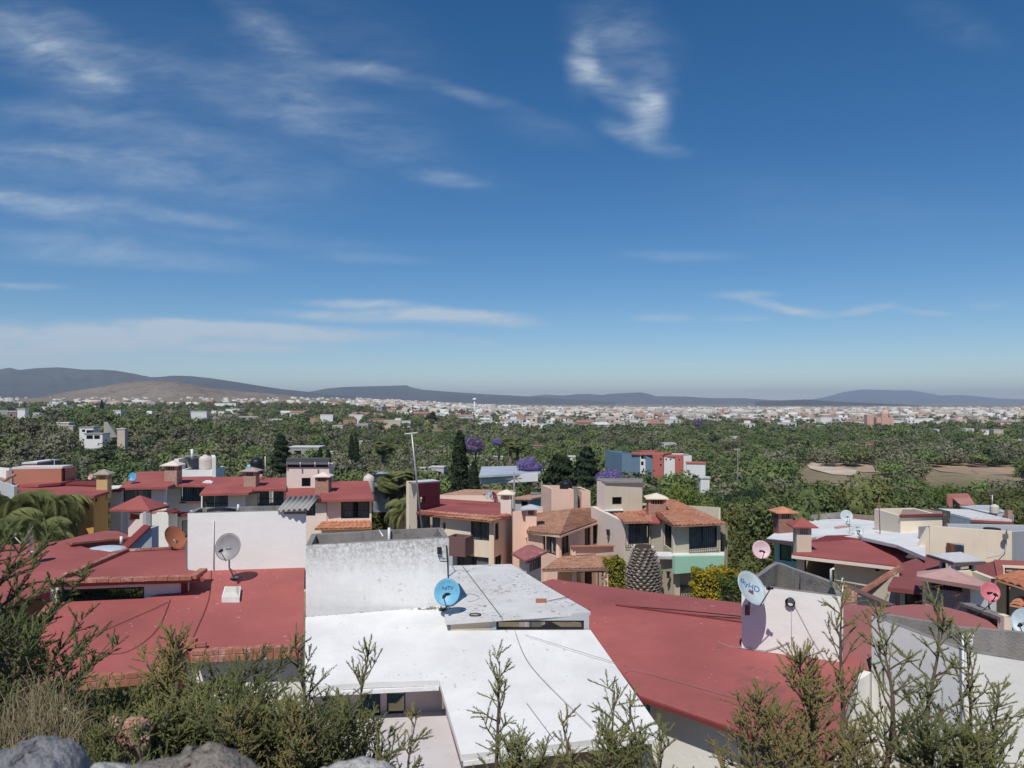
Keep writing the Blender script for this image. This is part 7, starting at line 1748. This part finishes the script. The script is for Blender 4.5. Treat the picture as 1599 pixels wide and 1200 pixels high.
# ------------------------------------------------------------------ far woodland as one mass
base = [crown_pts(620, 500 + i, lobes=15, flat=.72) for i in range(6)]; base2 = [crown_pts(150, 520 + i, lobes=8, flat=.68) for i in range(6)]
PALT = np.array([(.15, .18, .07), (.12, .15, .06), (.10, .14, .05), (.18, .18, .10), (.16, .155, .10), (.08, .105, .05), (.15, .20, .065), (.19, .19, .12)])
Vv = []; Tt = []; Cc = []; off = 0; wr = np.random.RandomState(5)
for i, (X, Y, st) in enumerate(spots[NT:]):
    lod = Y > 420; p, d, C, Rr = (base2 if lod else base)[wr.randint(6)]
    s = st * wr.uniform(.56, .84) if Y < 300 else wr.uniform(3.0, 5.4); hs = wr.uniform(.75, 1.15)
    pp = pxof(X, Y)
    if 1230 < pp < 1600 and 100 < Y < 200: s *= .72
    a = wr.uniform(0, 6.28); ca, sa = math.cos(a), math.sin(a)
    v, t = leaves_to_mesh(p, d, .19 if lod else .105, i)
    cv, cf = core_mesh(C, Rr, .5 if not lod else .6)
    if lod: cv = cv[:12 * 6]; cf = cf[:20 * 6]
    t = np.concatenate([t, cf + len(v)]); v = np.concatenate([v, cv])
    v = np.stack([v[:, 0] * ca - v[:, 1] * sa, v[:, 0] * sa + v[:, 1] * ca, (v[:, 2] + .3) * hs], 1) * s + np.array([X, Y, gz(X, Y)])
    n_ = math.sin(X * .02 + 1) * math.cos(Y * .013) + .5 * math.sin(X * .05 + Y * .04)
    w = wr.randint(8) if abs(n_) < .6 else ([3, 7, 0, 4, 5, 2][wr.randint(6)] if n_ > 0 else [0, 2, 6, 1, 1][wr.randint(5)])
    col = PALT[w] * wr.uniform(.8, 1.2)
    Vv.append(v); Tt.append(t + off); Cc.append(np.repeat(col[None], len(v), 0)); off += len(v)
wm = foliage('woodland foliage', (.1, .1, .1), (.1, .1, .1), attr=True, trans=0, scale=.25)
o = bpy.data.objects.new('distant_woodland', fastmesh('distant_woodland', np.concatenate(Vv), np.concatenate(Tt), 3, wm, np.concatenate(Cc))); COL.objects.link(o)
props(o, 'far woods of mixed green and grey-brown trees running back to the town', 'woodland', kind='stuff')

print('TREES', len(spots), off)
# ================================================================== FOREGROUND JUNIPERS, STONE WALL, AIR
JUN = foliage('juniper scale leaves', (.19, .22, .08), (.32, .34, .14), tip=(.36, .27, .13), trans=.35, scale=6)
JUNB = foliage('brownish juniper leaves', (.24, .23, .09), (.37, .32, .14), tip=(.34, .23, .11), trans=.35, scale=6)
JUND = foliage('dark juniper leaves', (.11, .15, .06), (.20, .24, .10), tip=(.24, .20, .09), trans=.35, scale=6)
TWIG = plain('juniper bark', (.16, .115, .085), .9)
def juniper_meshes(seed, h, spread, nb, dens, taper=1.0, mat=JUN, leaf=.015, cone=.75, start=.12, lean=(0, 0), elb=.1, inner=1, lv=1.5):
    """upright juniper: leader, ascending side branches, forked sprays of scale-leaf twigs"""
    r = random.Random(seed); wood = MB(); L0 = []; L1 = []
    top = Vector((lean[0], lean[1], h)); lead = []
    for i in range(13):
        t = i / 12; lead.append(Vector((top.x * t + .025 * h * math.sin(t * 9 + seed) * t, top.y * t + .02 * h * math.cos(t * 7 + seed) * t, h * t)))
    wood.tube(lead, .022 * h ** .5, 6, r2=.003)
    def sample(t):
        k = min(int(t * 12), 11); return lead[k].lerp(lead[k + 1], t * 12 - k)
    def spray(p, d, ln, n):
        """a feathery twig: leaves set along p->p+d*ln with small forks"""
        q = p
        for k in range(n):
            t = k / n; c = p + d * (ln * t) + Vector((0, 0, -.02 * t * ln))
            for s in range(2):
                v = (d * r.uniform(.6, 1.3) + Vector((r.uniform(-1, 1), r.uniform(-1, 1), r.uniform(-.6, .9))) * .70).normalized()
                L0.append(c); L1.append(c + v * leaf * r.uniform(.7, 1.7))
    for i in range(nb):
        t = start + (1 - start) * (i + r.random()) / nb; p = sample(min(t, .999)); a = i * 2.399 + r.uniform(-.5, .5)
        ln = spread * (1 - t) ** cone * r.choice([r.uniform(.25, .7), r.uniform(.7, lv)]) + .04 * h ** .5
        el = r.uniform(elb, elb + .85) + .45 * t; d = Vector((math.cos(a) * math.cos(el), math.sin(a) * math.cos(el), math.sin(el)))
        pts = [p]; m_ = 6
        for k in range(m_):
            d = (d + Vector((r.uniform(-.24, .24), r.uniform(-.24, .24), r.uniform(-.04, .2)))).normalized(); pts.append(pts[-1] + d * ln / m_)
        wood.tube(pts, .006 + .006 * ln, 4, r2=.0016)
        for k in range(inner, m_ + 1):
            nt_ = max(1, int(dens * ln / .30))
            for j in range(nt_):
                q = pts[k - 1].lerp(pts[k], r.random()); dd = (pts[k] - pts[k - 1]).normalized()
                sd_ = (dd * .8 + Vector((r.uniform(-1, 1), r.uniform(-1, 1), r.uniform(-.4, .8)))).normalized(); sl_ = r.uniform(.05, .17) * (1.15 - .4 * k / m_)
                wood.tube([q, q + sd_ * sl_], .0016, 3, r2=.0008, cap=False); spray(q, sd_, sl_, int(8 + sl_ * 150))
        spray(pts[-1], d, .07, 7)
    spray(lead[-2], Vector((lean[0], lean[1], 1)).normalized(), .1 * h, 12)
    A = np.array([tuple(v) for v in L0]); B = np.array([tuple(v) for v in L1]); n = len(A); rr = np.random.RandomState(seed)
    ax = B - A; ln_ = np.linalg.norm(ax, axis=1)[:, None]; ax /= ln_; u = np.cross(ax, rr.normal(size=(n, 3))); u /= np.linalg.norm(u, axis=1)[:, None]; w = np.cross(ax, u); wd = .0026 * rr.uniform(.7, 1.4, (n, 1)) * 1.0
    v = np.stack([A + u * wd, A - u * wd * .5 + w * wd * .87, A - u * wd * .5 - w * wd * .87, B], 1).reshape(-1, 3); i0 = np.arange(n) * 4
    t = np.concatenate([np.stack([i0, i0 + 1, i0 + 3], 1), np.stack([i0 + 1, i0 + 2, i0 + 3], 1), np.stack([i0 + 2, i0, i0 + 3], 1)])
    fm = fastmesh('foliage', v, t, 3, mat)
    wmsh = bpy.data.meshes.new('branches'); wmsh.from_pydata(wood.v, [], wood.f); wmsh.materials.append(TWIG)
    return fm, wmsh
JP = {}
def jun(key, *a, **k):
    if key not in JP: JP[key] = juniper_meshes(*a, **k)
    return JP[key]
def put_jun(label, meshes, px, ytop, Y, h, s=1., rz=0, tilt=(0, 0), name='juniper'):
    """h = unscaled mesh height; ytop = photo row of the tip"""
    q = XY(px, Y); zt = zat(ytop, Y); o = thing(name, label, 'juniper', (q.x, Y, zt - h * s), rz); o.scale = (s, s, s); o.rotation_euler = (tilt[0], tilt[1], rz)
    for nm, me in (('foliage', meshes[0]), ('branches', meshes[1])):
        c = bpy.data.objects.new(nm, me); COL.objects.link(c); c.parent = o
    return o
slim = jun('slim', 3, 1.7, .50, 30, 1.7, cone=.9, inner=3, lv=1.7); slim2 = jun('slim2', 8, 1.7, .52, 36, 2.0, cone=.85, inner=2, lv=1.6); slim3 = jun('slim3', 33, 1.8, .60, 36, 1.8, cone=.8, inner=3, lv=1.6)
full = jun('full', 5, 1.6, .70, 80, 3.0, cone=.5, elb=-.1, inner=2); full2 = jun('full2', 12, 1.5, .80, 78, 3.2, mat=JUND, cone=.5, elb=-.15, inner=2)
olive = jun('olive', 17, 1.6, .62, 76, 2.9, mat=JUNB, cone=.75, elb=0, inner=2); bare = jun('bare', 23, 1.7, .30, 24, 1.2, cone=.8, mat=JUNB, inner=3); bare2 = jun('bare2', 29, 1.7, .38, 28, 1.3, cone=.7, inner=3)
J = [('dense dark juniper at the left edge, its boughs over the red roof', full2, -42, 866, 4.6, 1.5, 1.3, .4), ('dark juniper bough leaning in from the left edge, lower one', full2, 20, 985, 4.2, 1.5, 1.0, 2.1), ('dark juniper low at the left edge behind the dry vines', full, 95, 1100, 4.3, 1.6, .95, 1.0), ('dark juniper between the vines and the red house wall', full2, 150, 1108, 4.6, 1.5, .9, 3.1),
     ('broad juniper with brown tips below the strip of brick eave', olive, 264, 1010, 4.8, 1.6, 1.1, .5), ('green juniper left of the brick eave corner', full, 212, 1092, 4.6, 1.6, 1.0, 2.9), ('green juniper in front of the left white wall', full, 318, 1085, 4.5, 1.6, 1.0, 1.9), ('juniper with an arching dark crown by the left white wall', full2, 372, 1052, 5.2, 1.5, 1.0, 4.4),
     ('juniper spire in front of the edge between red and white houses', slim3, 474, 1016, 4.6, 1.8, 1.0, .2), ('bushy juniper below the two dark windows, left', full, 430, 1112, 4.5, 1.6, 1.0, 5.2), ('feathery juniper tip in front of the left dark window', slim3, 562, 1032, 4.7, 1.8, 1.0, 3.0), ('low dense juniper spreading over the pale terrace corner', full2, 505, 1125, 4.2, 1.5, .85, 3.6), ('olive juniper low between the dense ones, near the terrace', olive, 455, 1128, 4.0, 1.6, .9, .9),
     ('low green juniper in front of the broken brick pillar', slim2, 222, 1146, 3.5, 1.7, .7, 1.1), ('small juniper between the dry vines and the brick pillar', full, 158, 1146, 3.6, 1.6, .6, .3),
     ('bushy green juniper filling the gap below the brick eave', full, 290, 1108, 4.1, 1.6, .8, 2.2), ('dark bushy juniper low before the white wall', full2, 345, 1112, 4.0, 1.5, .8, 5.0), ('soft green juniper low beside the pillar, right', full, 252, 1122, 4.0, 1.6, .8, 4.2), ('green juniper low at the terrace side', full, 400, 1112, 4.1, 1.6, .8, .4), ('spreading green juniper at the terrace edge', full, 545, 1130, 4.2, 1.6, .75, 1.7), ('olive juniper low in front of the left white wall', olive, 375, 1125, 3.9, 1.6, .75, 2.9), ('single bare sprig over the pale terrace', bare, 645, 1120, 4.6, 1.7, .9, 0), ('slender sparse juniper in front of the pale roof, left of the shadow line', slim, 776, 1030, 4.7, 1.7, .95, 1.2), ('short sparse sprig right of the slender juniper', bare, 882, 1128, 4.6, 1.7, .95, 2.0), ('juniper with a tall bare tip before the porch', bare2, 957, 1080, 4.7, 1.7, 1.0, .6), ('juniper with twin bare tips before the porch, right', bare2, 985, 1105, 4.5, 1.7, 1.0, 2.6),
     ('bushy juniper in front of the dark porch', full, 955, 1155, 4.3, 1.6, .75, 1.4), ('small juniper right of the porch column', slim2, 1030, 1150, 4.3, 1.7, .8, 4.0), ('low juniper at the left corner of the pale roof front', full, 812, 1165, 4.2, 1.6, .65, 3.3),
     ('olive-brown juniper in front of the red roof corner', olive, 1258, 1040, 4.6, 1.6, 1.15, 2.2), ('lower olive juniper left of the red roof corner', olive, 1186, 1092, 4.4, 1.6, .9, 4.1), ('reaching sparse juniper before the white tower foot', bare2, 1314, 925, 5.4, 1.7, 1.0, .3), ('olive juniper low in the right foreground, between the two olive ones', olive, 1222, 1128, 4.2, 1.6, .8, 1.5),
     ('sturdy juniper with an open top before the parapet corner', slim3, 1383, 972, 4.9, 1.8, 1.05, 5.0), ('tallest thin juniper in front of the grey parapet', slim, 1453, 946, 4.9, 1.7, 1.15, 2.5), ('slim juniper right of the tallest thin one', slim3, 1512, 1010, 4.8, 1.8, .95, 3.9), ('leafy juniper low at the right, before the white wall', slim3, 1555, 1088, 4.5, 1.8, .8, .8), ('dark juniper base between the slim ones at the right', full2, 1462, 1145, 4.4, 1.5, .8, 2.0), ('dark juniper at the bottom right behind the slim ones', full, 1515, 1150, 4.3, 1.6, .75, 5.1), ('olive juniper at the bottom, left of the tall dense one', olive, 1330, 1150, 4.2, 1.6, .7, 1.1)]
for (lb, me, px, yt, Y, h, s, rz) in J: put_jun(lb, me, px, yt, Y, h, s, rz)
# dry vines in the left bush
vr = random.Random(9); VN = thing('dry_vine', 'tangle of dry straw-coloured vines over the bushes at the bottom left', 'dry vine', (XY(75, 3.6).x, 3.6, zat(1190, 3.6)))
m = MB()
for i in range(260):
    x0 = vr.uniform(-5, 125); Y = vr.uniform(3.3, 3.9); dx = vr.uniform(-35, 75); hh = vr.uniform(30, 120) * (1 - abs(x0 - 60) / 150); yb = vr.uniform(1130, 1200)
    pts = [P(x0 + dx * t + 5 * math.sin(t * 9 + i), yb - hh * math.sin(t * 2.75) + vr.uniform(-2, 2), Y + .15 * t) for t in [k / 10 for k in range(11)]]
    m.tube(pts, vr.choice([.0009, .0013, .0013, .0022]), 4, r2=.0006)
m.build('stems', foliage('straw stems', (.24, .19, .11), (.36, .29, .18), trans=.0, scale=20), VN)
m = MB()
for i in range(60):
    c = P(vr.uniform(10, 130), vr.uniform(1100, 1190), vr.uniform(3.4, 3.8)); u = Vector((vr.uniform(-1, 1), vr.uniform(-1, 1), vr.uniform(-1, 1))).normalized() * .012; w = Vector((vr.uniform(-1, 1), vr.uniform(-1, 1), vr.uniform(-1, 1))).normalized() * .010
    m.quad(c - u, c - w, c + u, c + w)
m.build('leaves', foliage('pale vine leaves', (.20, .24, .09), (.34, .34, .16), scale=20), VN)
# clay planter / broken bricks glimpsed in the bushes
rb = thing('broken_pillar', 'stub of a pink broken brick pillar half hidden by the bushes at the bottom left', 'brick pillar', (XY(200, 3.8).x, 3.8, CH - 3.6)); m = MB(); r5 = random.Random(2)
zt = zat(1150, 3.8); m.box((XY(200, 3.8).x, 3.9, (zt + CH - 3.7) / 2), (.13, .14, zt - CH + 3.7), .2)
for i in range(60): m.box(P(r5.uniform(176, 226), r5.uniform(1122, 1168), r5.uniform(3.74, 3.85)), (r5.uniform(.02, .06), r5.uniform(.02, .06), r5.uniform(.012, .03)), r5.uniform(0, 3), Euler((r5.uniform(-.6, .6), r5.uniform(-.6, .6), r5.uniform(0, 3))).to_matrix())
m.build('bricks', paint('broken pink brick', (.50, .27, .21), var=.3, dirt=(.66, .55, .5), dirt_amt=1.2, dirt_scale=20, big=9), rb)

# stone wall top, out of focus, right in front of the camera
sw = thing('stone_wall', 'rubble stone wall top with pale mortar, blurred at the bottom left in front of the camera', 'wall', (-.35, 1.0, CH - 1.6))
SG = paint('blue-grey stone', (.26, .26, .275), var=.25, dirt=(.36, .35, .34), dirt_amt=.9, dirt_scale=14, bump=1, bscale=60, big=6); SB = paint('brown-grey stone', (.33, .29, .25), var=.3, dirt=(.40, .36, .32), dirt_amt=1.0, dirt_scale=16, bump=1, bscale=60, big=6); SM = paint('pale mortar bed', (.56, .54, .50), var=.15, dirt=(.3, .29, .27), dirt_amt=.8, dirt_scale=20, bump=1, bscale=50, big=5)
def stone(px0, px1, ytop, Y, dz, mat, seed, hump=.0):
    r = np.random.RandomState(seed); x0, x1 = XY(px0, Y).x, XY(px1, Y).x; cx, hw = (x0 + x1) / 2, (x1 - x0) / 2; zt = zat(ytop, Y); m = MB(); n, k = 26, 18; vs = []; fs = []
    ph = r.uniform(0, 6.28, 6)
    for i in range(k + 1):
        th = math.pi * i / k
        for j in range(n):
            a = 2 * math.pi * j / n; d = np.array([math.sin(th) * math.cos(a), math.sin(th) * math.sin(a), math.cos(th)])
            q = .97 + .04 * math.sin(3 * a + ph[0] + th * 2) + .05 * math.sin(5 * th + ph[1] + a) + .03 * math.sin(9 * a + ph[2]) + .02 * math.sin(13 * th + 7 * a + ph[3])
            e = np.sign(d) * np.abs(d) ** .75; vs.append((cx + e[0] * hw * q, Y + e[1] * .085 * q, zt - dz + e[2] * dz * (q * .93)))
    for i in range(k):
        for j in range(n): fs.append((i * n + j, (i + 1) * n + j, (i + 1) * n + (j + 1) % n, i * n + (j + 1) % n))
    m.mesh(vs, fs, True); m.build('stone', mat, sw)
stone(-60, 136, 1163, 1.0, .10, SG, 1); stone(165, 432, 1168, 1.0, .12, SB, 2); stone(440, 640, 1200, 1.0, .08, SM, 3); stone(-170, -50, 1160, 1.0, .1, SB, 4); stone(640, 860, 1225, 1.0, .08, SG, 5)
m = MB(); vs = []; fs = []; nx = 60
for i in range(nx + 1):
    px = -400 + 2600 * i / nx; X = XY(px, 1.0).x; zt = zat(1176 if px < 180 else (1192 if px < 430 else (1197 if px < 640 else 1235)), 1.10) + .006 * math.sin(i * 1.7)
    for (dy, dz) in ((-.14, -1.1), (-.14, -.05), (-.06, 0), (.06, 0), (.12, -.03), (.14, -1.1)): vs.append((X, 1.0 + dy, zt + dz))
for i in range(nx):
    for k in range(5): fs.append((i * 6 + k, (i + 1) * 6 + k, (i + 1) * 6 + k + 1, i * 6 + k + 1))
m.mesh(vs, fs, True); m.build('mortar', SM, sw)

# ------------------------------------------------------------------ the air
hz = bpy.data.meshes.new('haze'); b = bmesh.new(); bmesh.ops.create_cube(b, size=1); b.to_mesh(hz); b.free()
ho = bpy.data.objects.new('haze', hz); COL.objects.link(ho)
z0h, z1h = -30.0, 430.0
ho.location = (0, 12900, (z0h + z1h) / 2); ho.scale = (56000, 26200, z1h - z0h)
hm = bpy.data.materials.new('haze'); hm.use_nodes = True; nt = hm.node_tree; nt.nodes.clear()
o_ = nt.nodes.new('ShaderNodeOutputMaterial'); pv = nt.nodes.new('ShaderNodeVolumePrincipled'); pv.inputs['Color'].default_value = (.70, .82, 1.0, 1); pv.inputs['Density'].default_value = HAZE if 'HAZE' in globals() else 7e-5; pv.inputs['Anisotropy'].default_value = 0.0
nt.links.new(pv.outputs[0], o_.inputs['Volume']); hz.materials.append(hm); props(ho, 'thin bluish air haze over the whole valley', kind='stuff')
